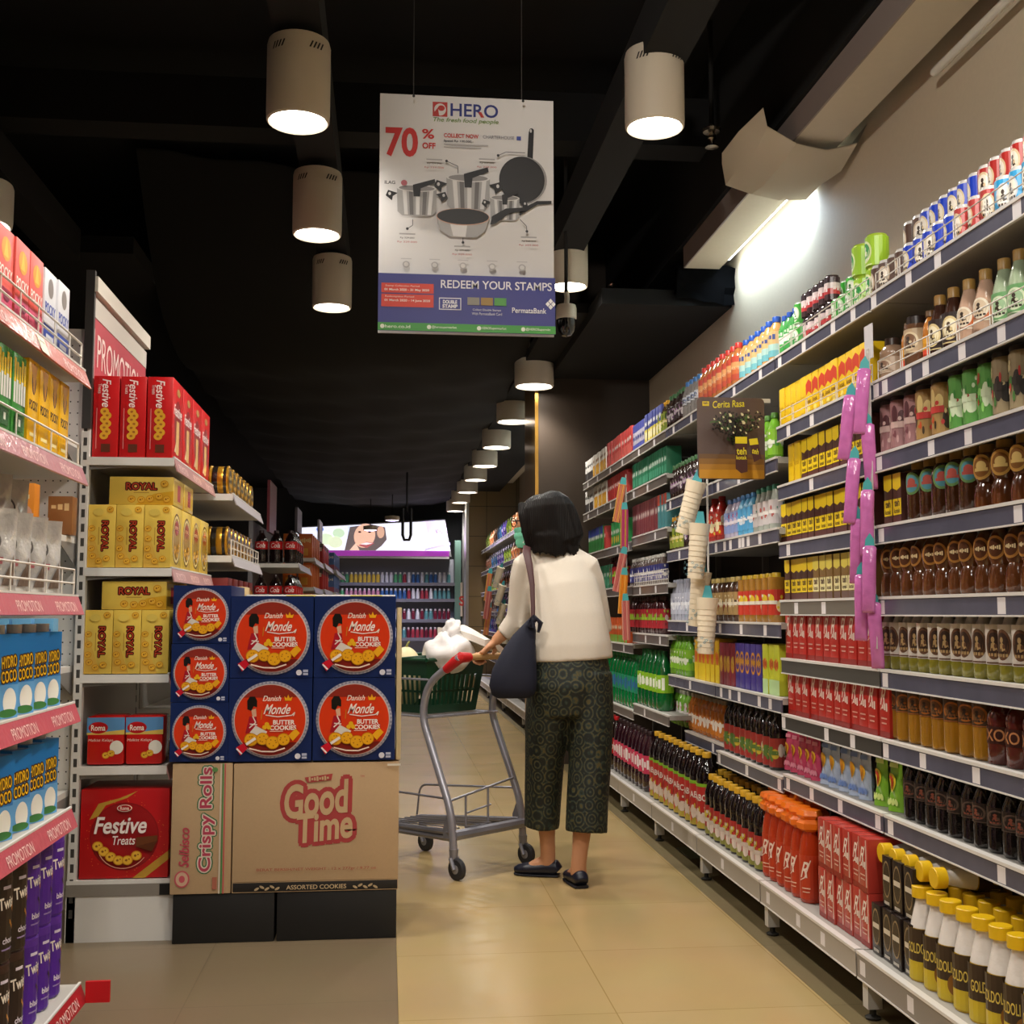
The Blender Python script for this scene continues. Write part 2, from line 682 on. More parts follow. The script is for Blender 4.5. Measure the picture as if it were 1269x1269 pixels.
# crumpled black plastic closing the end of the cove
b = MB()
random.seed(3)
vs, fs = [], []
for i in range(7):
    for j in range(5):
        vs.append((1.62 + 0.34 * i / 6, 6.36 + 0.05 * j / 4 + random.uniform(-0.02, 0.02), 3.07 - 0.17 * j / 4 - 0.05 * i / 6 * j / 4 + random.uniform(-0.012, 0.012)))
k = len(vs)
vs += [(x, y + 0.06, z) for x, y, z in vs]
for i in range(6):
    for j in range(4):
        a = i * 5 + j
        fs += [(a, a + 1, a + 6, a + 5), (k + a, k + a + 5, k + a + 6, k + a + 1)]
matte = M('#020203', 0.9)
matte.node_tree.nodes['Principled BSDF'].inputs['Specular IOR Level'].default_value = 0.08
b.add(vs, fs, matte)
tag(b.build('plastic_sheet', sharp=25), 'crumpled black plastic sheet bunched under the end of the lit soffit', 'plastic sheet')

# dark ceiling rails the downlights hang from
rail = M('#060504', 0.9)
for x, y0, y1, nm, lb in ((-0.33, -0.5, 7.0, 'ceiling_beam_left', 'dark rail above the left row of downlights'), (0.99, -1, 7.0, 'ceiling_beam_right', 'dark rail above the right row of downlights'),
                          (-1.86, 1, 6.8, 'ceiling_beam_side', 'dark rail above the gondola downlights')):
    structure(MB().box(x - 0.085, y0, 3.12, x + 0.085, y1, 3.3, rail).build(nm, smooth=False), lb)
for k, y in enumerate((2.2, 3.6, 5.6)):
    structure(MB().box(-4.2, y, 3.45, 1.6, y + 0.2, 3.7, M('#040404', 0.9)).build('ceiling_beam_cross', smooth=False))

# ------------------------------------------------------------------ downlights
lamp_white = M('#c9bda9', 0.5)
glow = M('#fff6ea', 0.5, emit=16.0)
slot = M('#15120f', 0.8)


def downlight(r, h, vents=True, shell=lamp_white):
    b = MB().lathe([(r * 0.84, 0.012), (r * 0.93, 0), (r * 0.985, 0.006), (r, 0.03), (r, h - 0.02), (r * 0.96, h - 0.003), (r * 0.9, h), (0, h)], shell, 36)
    o = b.build('ceiling_downlight', link=False)
    MB().lathe([(0, 0.012), (r * 0.55, 0.008), (r * 0.84, 0.012)], glow, 32).build('diffuser', o)
    d = D(0.8, 0.0006)
    for q in (-0.62, 0.62, 2.3, -2.3):
        for k in range(4):
            u = (q + (k - 1.5) * 0.12) * r
            v = h - 0.05
            d.poly([(u - 0.006, v - 0.012), (u, v - 0.012), (u + 0.010, v + 0.012), (u + 0.004, v + 0.012)], slot)
    if vents:
        d.build('vent_slot', o, cyl(r))
    MB().lathe([(0, h), (0.03, h), (0.03, h + 0.22), (0, h + 0.22)], rail, 10).build('stem', o)
    return proto(o, 'ceiling light')


dl, dl2 = downlight(0.11, 0.29), downlight(0.145, 0.2, False, M('#efe6d6', 0.5))
names = ['behind the hanging sign', 'nearest']
for i, (x, y, z) in enumerate(RIGHT_ROW):
    if y > 1:
        put(dl, (x, y, z), 0, ['', 'white downlight of the right row, above the picture edge', 'large white cylinder downlight right of the hanging sign', 'white cylinder downlight half behind the sign\'s right edge'][i], 'right row of downlights')
for i, (x, y, z) in enumerate(LEFT_ROW):
    if y > 1:
        put(dl, (x, y, z), 0, ['', 'white downlight of the left row, above the picture edge', 'nearest lit white cylinder downlight left of the sign', 'middle white cylinder downlight left of the sign', 'lowest and farthest white downlight left of the sign'][i], 'left row of downlights')
for i, (x, y, z) in enumerate(SIDE_ROW):
    if y > 5:
        put(dl2, (x, y, z), 0, 'downlight over the pink boxes at the left edge', 'side row of downlights')
for i, (x, y, z) in enumerate(FAR_ROW):
    put(dl2, (x, y, z), 0, '%s short white downlight beyond the sign, counting away along the aisle' % ORD[i], 'far row of downlights')

# security camera, sprinklers
o = empty('added_spotlight', ADDED_SPOT)  # body for the added wall-brightening spot, out of view
tv = (Vector((1.96, 4.9, 2.6)) - Vector(ADDED_SPOT)).normalized()
MB().loft([-tv * 0.03, -tv * 0.05, -tv * 0.2, -tv * 0.21], [0.055, 0.057, 0.05, 0.03], M('#d2cabb', 0.5), 20).build('lamp_head', o)
MB().loft([-tv * 0.12, -tv * 0.12 + Vector((0, 0, 0.97))], 0.012, slot, 8).build('stem', o)
tag(o, 'added white spotlight overhead, out of view, brightening the wall and board', 'ceiling light')
o = empty('security_camera', (0.925, 6.0, 2.6))
MB().lathe([(0.0, 0.12), (0.05, 0.12), (0.055, 0.1), (0.055, 0.05), (0.05, 0.045), (0, 0.045)], M('#d8d2c6', 0.4), 20).build('mount', o)
MB().lathe([(0, -0.05), (0.025, -0.043), (0.042, -0.02), (0.048, 0.01), (0.05, 0.044), (0, 0.044)], M('#0c0d10', 0.08, coat=0.6), 22).build('dome', o)
MB().loft([(0, 0, 0.12), (0.005, 0, 0.16), (0, 0, 0.19)], 0.014, M('#b9b3a8', 0.4), 8).build('stem', o)
MB().loft([(0, 0, 0.19), (0, 0, 1.29)], 0.01, slot, 8).build('drop_pipe', o)
tag(o, 'dome security camera with black bubble beside the hanging sign', 'security camera')
for i, (px, py) in enumerate(((882, 172), (759, 362))):
    Y = 5.2 if i == 0 else 7.4
    p = atY(px, py, Y)
    o = empty('ceiling_sprinkler', p)
    ch = M('#b8b2a6', 0.25, 0.9)
    MB().lathe([(0, 0.03), (0.04, 0.032), (0.045, 0.045), (0.02, 0.055), (0.014, 0.06), (0.014, 0.07), (0, 0.07)], ch, 16).build('escutcheon', o)
    MB().lathe([(0.0, -0.045), (0.032, -0.042), (0.03, -0.035), (0.01, -0.033), (0.012, -0.01), (0.02, 0.0), (0.02, 0.015), (0.012, 0.03)], ch, 16).build('deflector', o)
    MB().loft([(0, 0, 0.06), (0, 0, 3.9 - p.z if i == 0 else 2.93 - p.z)], 0.012, slot, 8).build('pipe', o)
    tag(o, ['chrome fire sprinkler under the black ceiling beside the nearest downlight', 'small chrome fire sprinkler under the black ceiling beyond the sign'][i], 'sprinkler')

# ================================================================== the drinks shelving on the right
XF, XB, XBASE = 1.39, 1.9, 1.30
steel = M('#8f8a84', 0.45, 0.3)
pale = M('#cfccc6', 0.45)
dark_back = M('#3c3833', 0.7)
rail_grey = M('#575768', 0.24, noise=0.3, nscale=9)
rail_brown = M('#6b635e', 0.28, noise=0.25, nscale=9)
rail_pale = M('#aaa39a', 0.42)
rail_top = M('#dcd9d4', 0.35)
wire = M('#d9d3ca', 0.4)
tagw = M('#e4e0e6', 0.5)


def price_tag(parent, x, y, z, sx=1, w_=0.036, red=False):
    """a paper price ticket slid into the rail; sx -1 faces the aisle from the right"""
    d = D(0.5, 0.0004)
    h = 0.038
    d.rect(-w_ / 2, -h / 2, w_ / 2, h / 2, '#e6e2e4')
    if red:
        d.rect(-w_ / 2, 0, w_ / 2, h / 2, '#b86468')
    d.rect(-w_ * 0.3, 0.006, w_ * 0.35, 0.013, '#9a97a2')
    for k, t in enumerate((-0.2, 0.02, 0.22)):
        d.rect(w_ * t - 0.003, -0.012, w_ * t + 0.003, 0.0, '#55525c')
    d.build('price_tag', parent, plane((x, y, z), (0, -1, 0) if sx < 0 else (0, 1, 0), (0, 0, 1)))


def shelf(parent, y0, y1, z, xf, lip=0.05, col=None, tags=(), fence=False, xb=XB, sx=-1, name='shelf', text=None):
    """board with a price rail along its aisle edge; sx -1: the aisle lies at smaller x"""
    b = MB()
    b.box(min(xf, xb), y0 + 0.004, z - 0.022, max(xf, xb), y1 - 0.004, z, pale if sx > 0 else M('#a7a49e', 0.45))
    o = b.build(name, parent, smooth=False)
    r = MB()
    e = sx * 0.006
    if sx < 0:
        r.box(xf - 0.006, y0 + 0.006, z - lip, xf, y1 - 0.006, z - 0.006, col or rail_grey)
        r.box(xf - 0.009, y0 + 0.006, z - 0.006, xf + 0.012, y1 - 0.006, z + 0.002, rail_top)
        r.box(xf - 0.008, y0 + 0.006, z - lip - 0.003, xf, y1 - 0.006, z - lip + 0.001, rail_top)
    r.build('price_rail', o, smooth=False)
    for t in tags:
        price_tag(o, xf - 0.0065, y1 - (y1 - y0) * abs(t), z - lip / 2 - 0.003, red=t < 0)
    if fence:
        f = MB()
        xx = xf + 0.004
        hs = (0.03, 0.058) if fence == 1 else (0.02, 0.045, 0.07)
        for h in hs:
            f.loft([(xx, y0 + 0.02, z + h), (xx, y1 - 0.02, z + h)], 0.0018, wire, 6)
        n = max(2, int((y1 - y0) / (0.14 if fence == 1 else 0.045)))
        for k in range(n + 1):
            y = y0 + 0.02 + (y1 - y0 - 0.04) * k / n
            f.loft([(xx, y, z), (xx, y, z + hs[-1])], 0.0015, wire, 5)
            if fence == 1 and 0 < k < n:
                f.loft([(xx, y + 0.012, z), (xx, y + 0.012, z + hs[-1])], 0.0015, wire, 5)
        f.build('wire_guard', o)
    return o


def shelving_bay(y0, y1, levels, label, base_rail=None, base_tags=(0.3, 0.7), fences={}, tags={}, cols={}, xb=XB, legs=True, xfs={}):
    o = empty('shelving_bay', (0, 0, 0))
    MB().box(xb, y0 + 0.002, 0.1, xb + 0.03, y1 - 0.002, 1.98, dark_back).build('back_panel', o, smooth=False)
    up = MB()
    up.box(xb - 0.03, y1 - 0.022, 0.0, xb, y1 - 0.002, 2.0, steel)
    up.build('upright', o, smooth=False)
    for i, z in enumerate(levels):
        shelf(o, y0, y1, z, xfs.get(i, XF), 0.05 if i else 0.045, cols.get(i), tags.get(i, ()), fences.get(i, False), xb)
    b = shelf(o, y0, y1, 0.175, XBASE, 0.07, base_rail or rail_pale, base_tags, False, xb, name='base_shelf')
    if legs:
        for yy in (y1 - 0.03,):
            l = MB()
            l.box(XBASE + 0.005, yy - 0.018, 0.03, XBASE + 0.045, yy + 0.018, 0.15, pale)
            lo = l.build('leg', o, smooth=False)
            MB().box(xb - 0.06, yy - 0.018, 0.0, xb - 0.032, yy + 0.018, 0.15, pale).build('leg', o, smooth=False)
            MB().lathe([(0.02, 0), (0.022, 0.006), (0.01, 0.012), (0.008, 0.03)], M('#2b2926', 0.5), 12, (XBASE + 0.025, yy, 0)).build('levelling_foot', lo)
    return tag(o, label, 'shelving', 'drinks shelving along the right wall')


YB = [2.36 + 0.84 * k for k in range(8)]          # bay joints along the aisle
LA = [2.02, 1.762, 1.551, 1.347, 1.145, 0.942, 0.747, 0.54]
LC = [2.02, 1.66, 1.405, 1.065, 0.80, 0.525]
LE = [2.02, 1.80, 1.53, 1.252, 0.99, 0.595]
LF = [2.02, 1.80, 1.51, 1.255, 0.923, 0.552]
T2, T3, T1 = (0.25, 0.7), (0.1, 0.45, 0.8), (0.08,)
shelving_bay(1.52, YB[0], LA, 'grey steel shelving bay at the right picture edge')
shelving_bay(YB[0], YB[1], LA, 'grey steel shelving bay of honey bottles beside the pink strip', fences={0: 1, 1: 1},
             tags={0: (0.03, 0.3, 0.5, 0.95), 1: (0.03, 0.1, 0.28, 0.4, 0.63, 0.85), 2: (0.04, 0.42, 0.65), 3: (0.04, 0.9), 4: (0.03, 0.8), 5: (0.04,), 6: (0.03, 0.3, 0.63), 7: (0.05, 0.75)},
             base_rail=M('#8b8580', 0.4), base_tags=(0.05, 0.4))
shelving_bay(YB[1], YB[2], LA, 'grey steel shelving bay of yellow and red cartons', fences={0: 1, 1: 1},
             tags={0: (0.06, 0.35, -0.66, 0.85), 1: (0.15, 0.42), 2: (0.4,), 3: (0.12,), 4: (0.2, 0.5), 6: (0.02, 0.5, 0.75), 7: (0.06, 0.33, 0.62, 0.95)},
             cols={4: M('#6f695f', 0.4), 5: M('#4b4a46', 0.4), 6: M('#403e3c', 0.4)}, base_tags=(0.1, 0.45, 0.7))
shelving_bay(YB[2], YB[3], LC, 'grey steel shelving bay beside the brown heart poster', tags={0: (0.1, 0.4, 0.8), 1: T3, 2: (0.05, 0.2, -0.3, 0.45, -0.5, -0.58, 0.75), 3: T3, 4: (0.1, 0.25, 0.4, 0.7, 0.85), 5: (0.05, 0.5, 0.95)}, base_tags=(0.45,))
shelving_bay(YB[3], YB[4], LC, 'grey steel shelving bay behind the hanging cup sleeves', tags={0: (0.2, 0.6), 1: (0.1, 0.7), 2: (0.3,), 3: (0.45,), 4: (-0.5,), 5: (0.6,)}, base_tags=(0.5,), xfs={5: 1.47})
RB = {k: rail_brown for k in range(6)}
shelving_bay(YB[4], YB[5], LE, 'grey steel shelving bay of green packs beyond the cups', fences={3: 2}, tags={0: T2, 1: (0.08, 0.5), 2: (0.7,), 3: T2, 4: (0.4, 0.8), 5: (0.35,)}, base_tags=(0.5,), cols=RB)
shelving_bay(YB[5], YB[6], LF, 'grey steel shelving bay above the green soda bottles by the pier', tags={0: T2, 1: T2, 2: (0.5, 0.9), 4: T2}, base_tags=(0.5,), cols=RB)
shelving_bay(YB[6], YB[7] - 0.02, LF, 'last grey shelving bay against the brown pier', tags={0: T2, 1: T2}, base_tags=(0.5,), cols=RB)

# ================================================================== goods: one of each kind, copied in loops later
PROF = {
    'pet': [(0.86, 0), (1, 0.03), (1, 0.6), (0.93, 0.7), (0.66, 0.81), (0.4, 0.89), (0.38, 0.94)],
    'waist': [(0.86, 0), (1, 0.03), (1, 0.3), (0.88, 0.42), (1, 0.54), (0.97, 0.66), (0.6, 0.82), (0.4, 0.9), (0.38, 0.94)],
    'cola': [(0.8, 0), (1, 0.04), (1, 0.22), (0.95, 0.28), (0.99, 0.34), (0.99, 0.55), (0.97, 0.62), (0.78, 0.76), (0.42, 0.88), (0.32, 0.93), (0.32, 0.95)],
    'syrup': [(0.94, 0), (1, 0.02), (1, 0.5), (0.94, 0.56), (1, 0.62), (0.98, 0.7), (0.72, 0.82), (0.45, 0.88), (0.4, 0.93)],
    'honey': [(0.85, 0), (1, 0.04), (1, 0.2), (0.9, 0.34), (0.74, 0.42), (0.9, 0.5), (1, 0.62), (0.98, 0.74), (0.72, 0.86), (0.5, 0.92), (0.5, 0.95)],
    'jar': [(0.94, 0), (1, 0.02), (1, 0.9), (0.94, 0.93), (0.9, 0.95)],
    'can': [(0.8, 0), (0.86, 0.02), (1, 0.07), (1, 0.91), (0.86, 0.97), (0.87, 1.0), (0.8, 1.0), (0.78, 0.975)],
    'cone': [(0.96, 0), (1, 0.02), (1, 0.42), (0.9, 0.55), (0.66, 0.72), (0.5, 0.82), (0.46, 0.93)],
    'glass': [(0.94, 0), (1, 0.02), (1, 0.58), (0.95, 0.66), (0.5, 0.78), (0.36, 0.84), (0.34, 0.95)],
}


def bottle(name, cat, h, r, body, shape='pet', cap=None, cap_r=0.5, cap_h=0.1, label=None, art=None, seg=16, rough=0.18, coat=0.5, square=0, collar=None, body2=None):
    """body colour, cap colour, label (z0, z1, colour) as shares of the height; art(d, r, z0, z1) adds to the print"""
    top = 1 - cap_h if cap else 1.0
    pr = [(r * a, h * min(z, top)) for a, z in PROF[shape]]
    b = MB()
    bm_ = M(body, rough, coat=coat) if isinstance(body, str) else body
    if body2:
        z2, c2 = body2
        lo = [p for p in pr if p[1] <= h * z2]
        hi = [p for p in pr if p[1] > h * z2]
        rr = lo[-1][0] + (hi[0][0] - lo[-1][0]) * (h * z2 - lo[-1][1]) / max(hi[0][1] - lo[-1][1], 1e-6)
        b.lathe([(0, 0)] + lo + [(rr, h * z2)], bm_, seg)
        b.lathe([(rr, h * z2)] + hi + [(0, hi[-1][1])], M(c2, rough, coat=coat), seg)
    else:
        b.lathe([(0, 0)] + pr + [(0, pr[-1][1])], bm_, seg)
    o = b.build(name, link=False)
    if cap:
        cr = r * cap_r
        z0 = h * (1 - cap_h) - 0.003
        MB().lathe([(0, z0), (cr, z0), (cr, h - 0.002), (cr * 0.93, h), (0, h)], M(cap, 0.35), seg).build('cap', o)
    if collar:
        z0, z1, cr, cc = collar
        MB().lathe([(0, h * z0), (r * cr, h * z0), (r * cr, h * z1), (0, h * z1)], M(cc, 0.3), seg).build('neck_band', o)
    if label:
        z0, z1, lc = label[0] * h, label[1] * h, label[2]
        lr = r + 0.0007
        d = D(0.35, 0.00005)
        d.rect(-PI * lr, z0, PI * lr, z1, lc)
        if art:
            art(d, r, z0, z1)
        d.build('label', o, cyl(lr), ring_slices(lr))
    return proto(o, cat)


def carton(name, cat, w_, d_, h, col, art=None, side=None, bev=0.0025, rough=0.4, cap=None, side_right=True, top=None):
    b = MB().box(-w_ / 2, 0, 0, w_ / 2, d_, h, M(col, rough))
    o = b.build(name, link=False, bevel=bev, smooth=True)
    if art:
        d = D(rough)
        art(d, w_, h)
        d.build('front_print', o, lambda a, b_, c: (a, -c, b_))
    if side:
        d = D(rough)
        side(d, d_, h)
        d.build('side_print', o, (lambda a, b_, c: (w_ / 2 + c, d_ / 2 + a, b_)) if side_right else (lambda a, b_, c: (-w_ / 2 - c, d_ / 2 - a, b_)))
    if cap:
        MB().lathe([(0, h), (cap[0], h), (cap[0], h + cap[1]), (0, h + cap[1])], M(cap[2], 0.4), 14, (0, d_ / 2, 0)).build('cap', o)
    return proto(o, cat)


def pouch(name, w_, h, col, art=None, t=0.03, rough=0.22):
    """foil bag: sealed flat at top, full at the bottom"""
    b = MB()
    vs, fs = [], []
    nx, nz = 14, 16
    for s in (-1, 1):
        for i in range(nz + 1):
            for j in range(nx + 1):
                u, v = j / nx, i / nz
                th_ = t * math.sin(PI * u) ** 0.6 * (1 - v ** 2.2) * (0.75 + 0.25 * math.sin(9 * v + 5 * u))
                wd = w_ / 2 * (1 - 0.12 * v * (1 - v) * 2)
                vs.append(((u * 2 - 1) * wd, s * th_, v * h))
    n = (nx + 1) * (nz + 1)
    for i in range(nz):
        for j in range(nx):
            a = i * (nx + 1) + j
            fs += [(a, a + 1, a + nx + 2, a + nx + 1), (n + a, n + a + nx + 1, n + a + nx + 2, n + a + 1)]
    b.add(vs, fs, M(col, rough, coat=0.3) if isinstance(col, str) else col)
    o = b.build(name, link=False, sharp=60)
    if art:
        d = D(0.35)
        art(d, w_, h)

        def fn(a, v, c):
            u = max(0.02, min(0.98, (a / w_) + 0.5))
            vv = min(0.99, max(0.0, v / h))
            return (a * 0.96, -(t * math.sin(PI * u) ** 0.6 * (1 - vv ** 2.2) * (0.75 + 0.25 * math.sin(9 * vv + 5 * u))) - c - 0.003, v)
        d.build('front_print', o, fn, [w_ * (k / 14 - 0.5) for k in range(1, 14)])
    return proto(o, 'pouch')


# -- prints shared by several kinds
def oval(c1, c2, c3='#3a2c22'):
    def f(d, r, z0, z1):
        m, h = (z0 + z1) / 2, z1 - z0
        d.ell(0, m, r * 0.8, h * 0.38, c1)
        d.ell(0, m, r * 0.62, h * 0.3, c2)
        d.ell(-r * 0.06, m + h * 0.12, r * 0.16, h * 0.075, c3, 12)
        d.poly([(-r * 0.3, m - h * 0.16), (-r * 0.22, m + h * 0.02), (0.0, m + h * 0.06), (r * 0.2, m), (r * 0.34, m - h * 0.16)], c3)
        d.ell(r * 0.16, m - h * 0.04, r * 0.13, h * 0.06, c1, 10)
        for k in range(4):
            u = r * (-0.42 + 0.28 * k)
            d.rect(u - r * 0.1, m - h * (0.3 - 0.01 * (k % 2)), u + r * 0.1, m - h * 0.22, c3)
        d.rect(-r * 0.8, z0 + h * 0.02, r * 0.8, z0 + h * 0.06, c1)
        d.rect(-r * 2.6, m - h * 0.2, -r * 1.3, m + h * 0.25, c2)
        for k in range(5):
            d.rect(-r * 2.4, m - h * 0.15 + h * 0.07 * k, -r * (1.6 + 0.2 * (k % 2)), m - h * 0.12 + h * 0.07 * k, c3)
    return f


def bands(cols, word=None, wc='#ffffff', wh=0.3, shear=0.0, wy=0.5, reps=3):
    def f(d, r, z0, z1):
        n = len(cols)
        for i, c in enumerate(cols):
            if c:
                d.rect(-PI * r, z0 + (z1 - z0) * i / n, PI * r, z0 + (z1 - z0) * (i + 1) / n, c)
        if word:
            for k in range(reps):
                u = (k - (reps - 1) / 2) * 2 * PI * r / 3
                d.text(word, u, z0 + (z1 - z0) * wy, (z1 - z0) * wh, wc, w=r * 1.5, bold=0.01, shear=shear)
    return f


def blot(cols, seed=1, n=7):
    """fruit and emblem shapes in several colours round the label"""
    def f(d, r, z0, z1):
        rn = random.Random(seed)
        h = z1 - z0
        for k in range(n):
            u = (k / n * 2 - 1) * PI * r * 0.95
            d.ell(u, z0 + h * rn.uniform(0.25, 0.75), r * rn.uniform(0.3, 0.5), h * rn.uniform(0.12, 0.26), rn.choice(cols), 14)
        for k in range(n * 3):
            d.ell(rn.uniform(-0.95, 0.95) * PI * r, z0 + h * rn.uniform(0.1, 0.9), r * rn.uniform(0.08, 0.2), h * rn.uniform(0.03, 0.1), rn.choice(cols), 8)
        for k in range(3):
            u = (k - 1) * 2 * PI * r / 3
            d.rect(u - r * 0.7, z0 + h * 0.42, u + r * 0.7, z0 + h * 0.56, cols[-1])
    return f


def box_word(word, wc, y=0.6, hh=0.16, extra=None, shear=0.0, rot=0.0, wd=0.8, bold=0.012):
    def f(d, w_, h):
        if extra:
            extra(d, w_, h)
        if rot:
            d.text(word, 0, h * y, w_ * hh, wc, w=h * wd, bold=bold, shear=shear, rot=rot)
        else:
            d.text(word, 0, h * y, h * hh, wc, w=w_ * wd, bold=bold, shear=shear)
    return f


K = {}
# cans
for nm, c1, c2 in (('brown', '#5b4338', '#cdb79a'), ('blue', '#1c3fc0', '#e2cfa4'), ('red', '#b02a25', '#dcc29a'), ('cyan', '#2d9bd2', '#cfd2d6')):
    K['can_' + nm] = bottle('drink_can', 'can', 0.098, 0.0245, '#c9c6c2', 'can', None, label=(0.08, 0.9, c1), art=oval(c2, '#efe6d6'), rough=0.25)
K['can_green'] = bottle('drink_can', 'can', 0.082, 0.025, '#c9d2c2', 'can', None, label=(0.07, 0.92, '#3fae3a'), art=oval('#cfe8c4', '#f0f5ea', '#2b7a2e'), rough=0.25)
K['can_lime'] = bottle('drink_can', 'can', 0.102, 0.034, '#a9c73a', 'can', None, label=(0.05, 0.92, '#a2d02c'), art=oval('#e6f4b8', '#2f9b4a', '#f4f9e2'), rough=0.25)
K['can_dark'] = bottle('drink_can', 'can', 0.088, 0.025, '#3a2a2a', 'can', None, label=(0.06, 0.92, '#5b2230'), art=bands(['#38181f', '#c23a3e', '#e0cfd0', '#32202a'], 'TEA', '#f2dede', 0.2), rough=0.25)
# top shelf far bays
K['tea_blue'] = bottle('tea_bottle', 'bottle', 0.185, 0.032, '#c99a5e', 'pet', '#1d4fae', 0.5, label=(0.16, 0.68, '#d7b47c'), art=bands(['#6fb3bd', '#a9ccc6', None, None], 'TEA', '#45568f', 0.15, wy=0.78))
K['tea_green'] = bottle('tea_bottle', 'bottle', 0.16, 0.024, '#54a05a', 'pet', '#1d4fae', 0.5, label=(0.16, 0.66, '#3fa24c'), art=bands([None, '#dfeadc', None], 'TEA', '#d6ecd2', 0.16, wy=0.8))
K['tea_orange'] = bottle('tea_bottle', 'bottle', 0.2, 0.033, '#b5713f', 'pet', '#c8352b', 0.5, label=(0.2, 0.7, '#c4693c'), art=bands(['#b44a35', None, '#d99a62', '#c04b3a'], 'MILK TEA', '#e9c69a', 0.13))
K['clear_blue'] = bottle('water_bottle', 'bottle', 0.19, 0.03, '#8c8884', 'waist', '#3f78b8', 0.5, label=(0.4, 0.6, '#c9cfd8'), art=oval('#e4e7ea', '#7f8fb0'))
K['dark_green'] = bottle('juice_bottle', 'bottle', 0.18, 0.028, '#33251f', 'waist', '#3a6a3a', 0.5, label=(0.2, 0.62, '#3a2a2e'), art=blot(['#7d4a86', '#b28bb6', '#e8e0d0', '#c9c2c4'], 3))
K['dark_yellow'] = bottle('juice_bottle', 'bottle', 0.175, 0.028, '#4a3a20', 'pet', '#e0a51f', 0.52, label=(0.1, 0.66, '#8a9a3a'), art=blot(['#d99a2a', '#c7c04a', '#3e5a2a', '#e6dca0'], 4))
K['cart_blue'] = carton('juice_carton', 'carton', 0.062, 0.09, 0.17, '#3d478c', box_word('MILK', '#f1f1f5', 0.68, 0.12, lambda d, w_, h: (d.rect(-w_ / 2, 0, w_ / 2, h * 0.5, '#d8c94a'), d.ell(0, h * 0.3, w_ * 0.35, h * 0.14, '#f2ecc8'))))
K['cart_white'] = carton('juice_carton', 'carton', 0.058, 0.09, 0.16, '#b9b4c6', box_word('MILK', '#3d478c', 0.5, 0.14, lambda d, w_, h: (d.rect(-w_ / 2, h * 0.72, w_ / 2, h, '#4a52a0'), d.rect(-w_ / 2, 0, w_ / 2, h * 0.28, '#4f56a4'))))
K['cart_red'] = carton('juice_carton', 'carton', 0.07, 0.09, 0.175, '#b23a38', box_word('JUICE', '#f0d7cf', 0.62, 0.12, lambda d, w_, h: (d.rect(-w_ * 0.5, h * 0.12, w_ * 0.5, h * 0.45, '#c96058'),)))
K['cart_orange'] = carton('juice_carton', 'carton', 0.07, 0.09, 0.165, '#d8d2c6', box_word('JUICE', '#7a4a1a', 0.72, 0.1, lambda d, w_, h: (d.rect(-w_ * 0.5, 0, w_ * 0.5, h * 0.55, '#d99a22'), d.ell(0, h * 0.32, w_ * 0.3, h * 0.13, '#f0c04a'))))
K['cart_black'] = carton('juice_carton', 'carton', 0.07, 0.09, 0.165, '#d9d7d2', box_word('SOY', '#2a2a2e', 0.72, 0.1, lambda d, w_, h: (d.rect(-w_ * 0.5, 0, w_ * 0.5, h * 0.45, '#2d2a2c'),)))
# second to eighth shelves of the near bay
K['jar_syrup'] = bottle('tea_jar', 'jar', 0.13, 0.038, '#9c7f68', 'syrup', '#3b2a20', 0.6, 0.14, label=(0.2, 0.55, '#b29a84'), art=oval('#cdbba4', '#8f6f5c'))
K['jar_dark'] = bottle('tea_jar', 'jar', 0.15, 0.036, '#6a4a34', 'jar', '#2b1e18', 0.8, 0.16, label=(0.3, 0.75, '#b8a080'), art=oval('#d8c6a2', '#7d5a40'))
K['slim_orange'] = bottle('tonic_bottle', 'bottle', 0.14, 0.022, '#b8722c', 'pet', '#6b4a26', 0.6, label=(0.1, 0.5, '#e0a02a'), art=bands(['#d8452a', None, None]))
K['cap_brown'] = bottle('honey_bottle', 'bottle', 0.17, 0.031, '#40251a', 'cone', '#a57e3e', 0.5, 0.14, label=(0.12, 0.6, '#2f201c'), art=oval('#d8c48e', '#f0e6c4', '#4c3a20'))
K['cap_clear'] = bottle('honey_bottle', 'bottle', 0.17, 0.031, '#c9a68e', 'cone', '#b08a48', 0.5, 0.14, label=(0.1, 0.5, '#b8957c'), art=lambda d, r, z0, z1: (d.rect(-PI * r, z0 + (z1 - z0) * 0.45, PI * r, z0 + (z1 - z0) * 0.8, '#c4632c'), oval('#e8ddc8', '#d4bfa2')(d, r, z0 + (z1 - z0) * 0.3, z1 + 0.02)))
K['cap_green'] = bottle('honey_bottle', 'bottle', 0.17, 0.031, '#a6b898', 'cone', '#b08a48', 0.5, 0.14, label=(0.1, 0.5, '#6fa56a'), art=oval('#d8e2c4', '#a2c298'))
for nm, c, a in (('pink', '#a5797a', ['#7d4a50', '#c9a2a0', '#5c3438', '#d8bab2']), ('gold', '#a5834e', ['#c4562e', '#3e3020', '#e0c684', '#c9403a']), ('green', '#5b9a48', ['#3f8a3a', '#8fd06a', '#b0462e', '#d8e8c4']), ('mixed', '#9a8a6a', ['#c4403a', '#4a7a3a', '#e0d2a2', '#35302a'])):
    K['tumbler_' + nm] = bottle('wafer_jar', 'jar', 0.158, 0.033, c, 'jar', '#1f1a18', 0.98, 0.06, label=(0.08, 0.88, c), art=blot(a, len(nm), 9))
K['honey_round'] = bottle('honey_bottle', 'bottle', 0.16, 0.034, '#5b3014', 'honey', '#a57e3e', 0.55, 0.12, label=None)
K['honey_blue'] = bottle('honey_bottle', 'bottle', 0.165, 0.034, '#43240f', 'syrup', '#a88444', 0.6, 0.12, label=None)
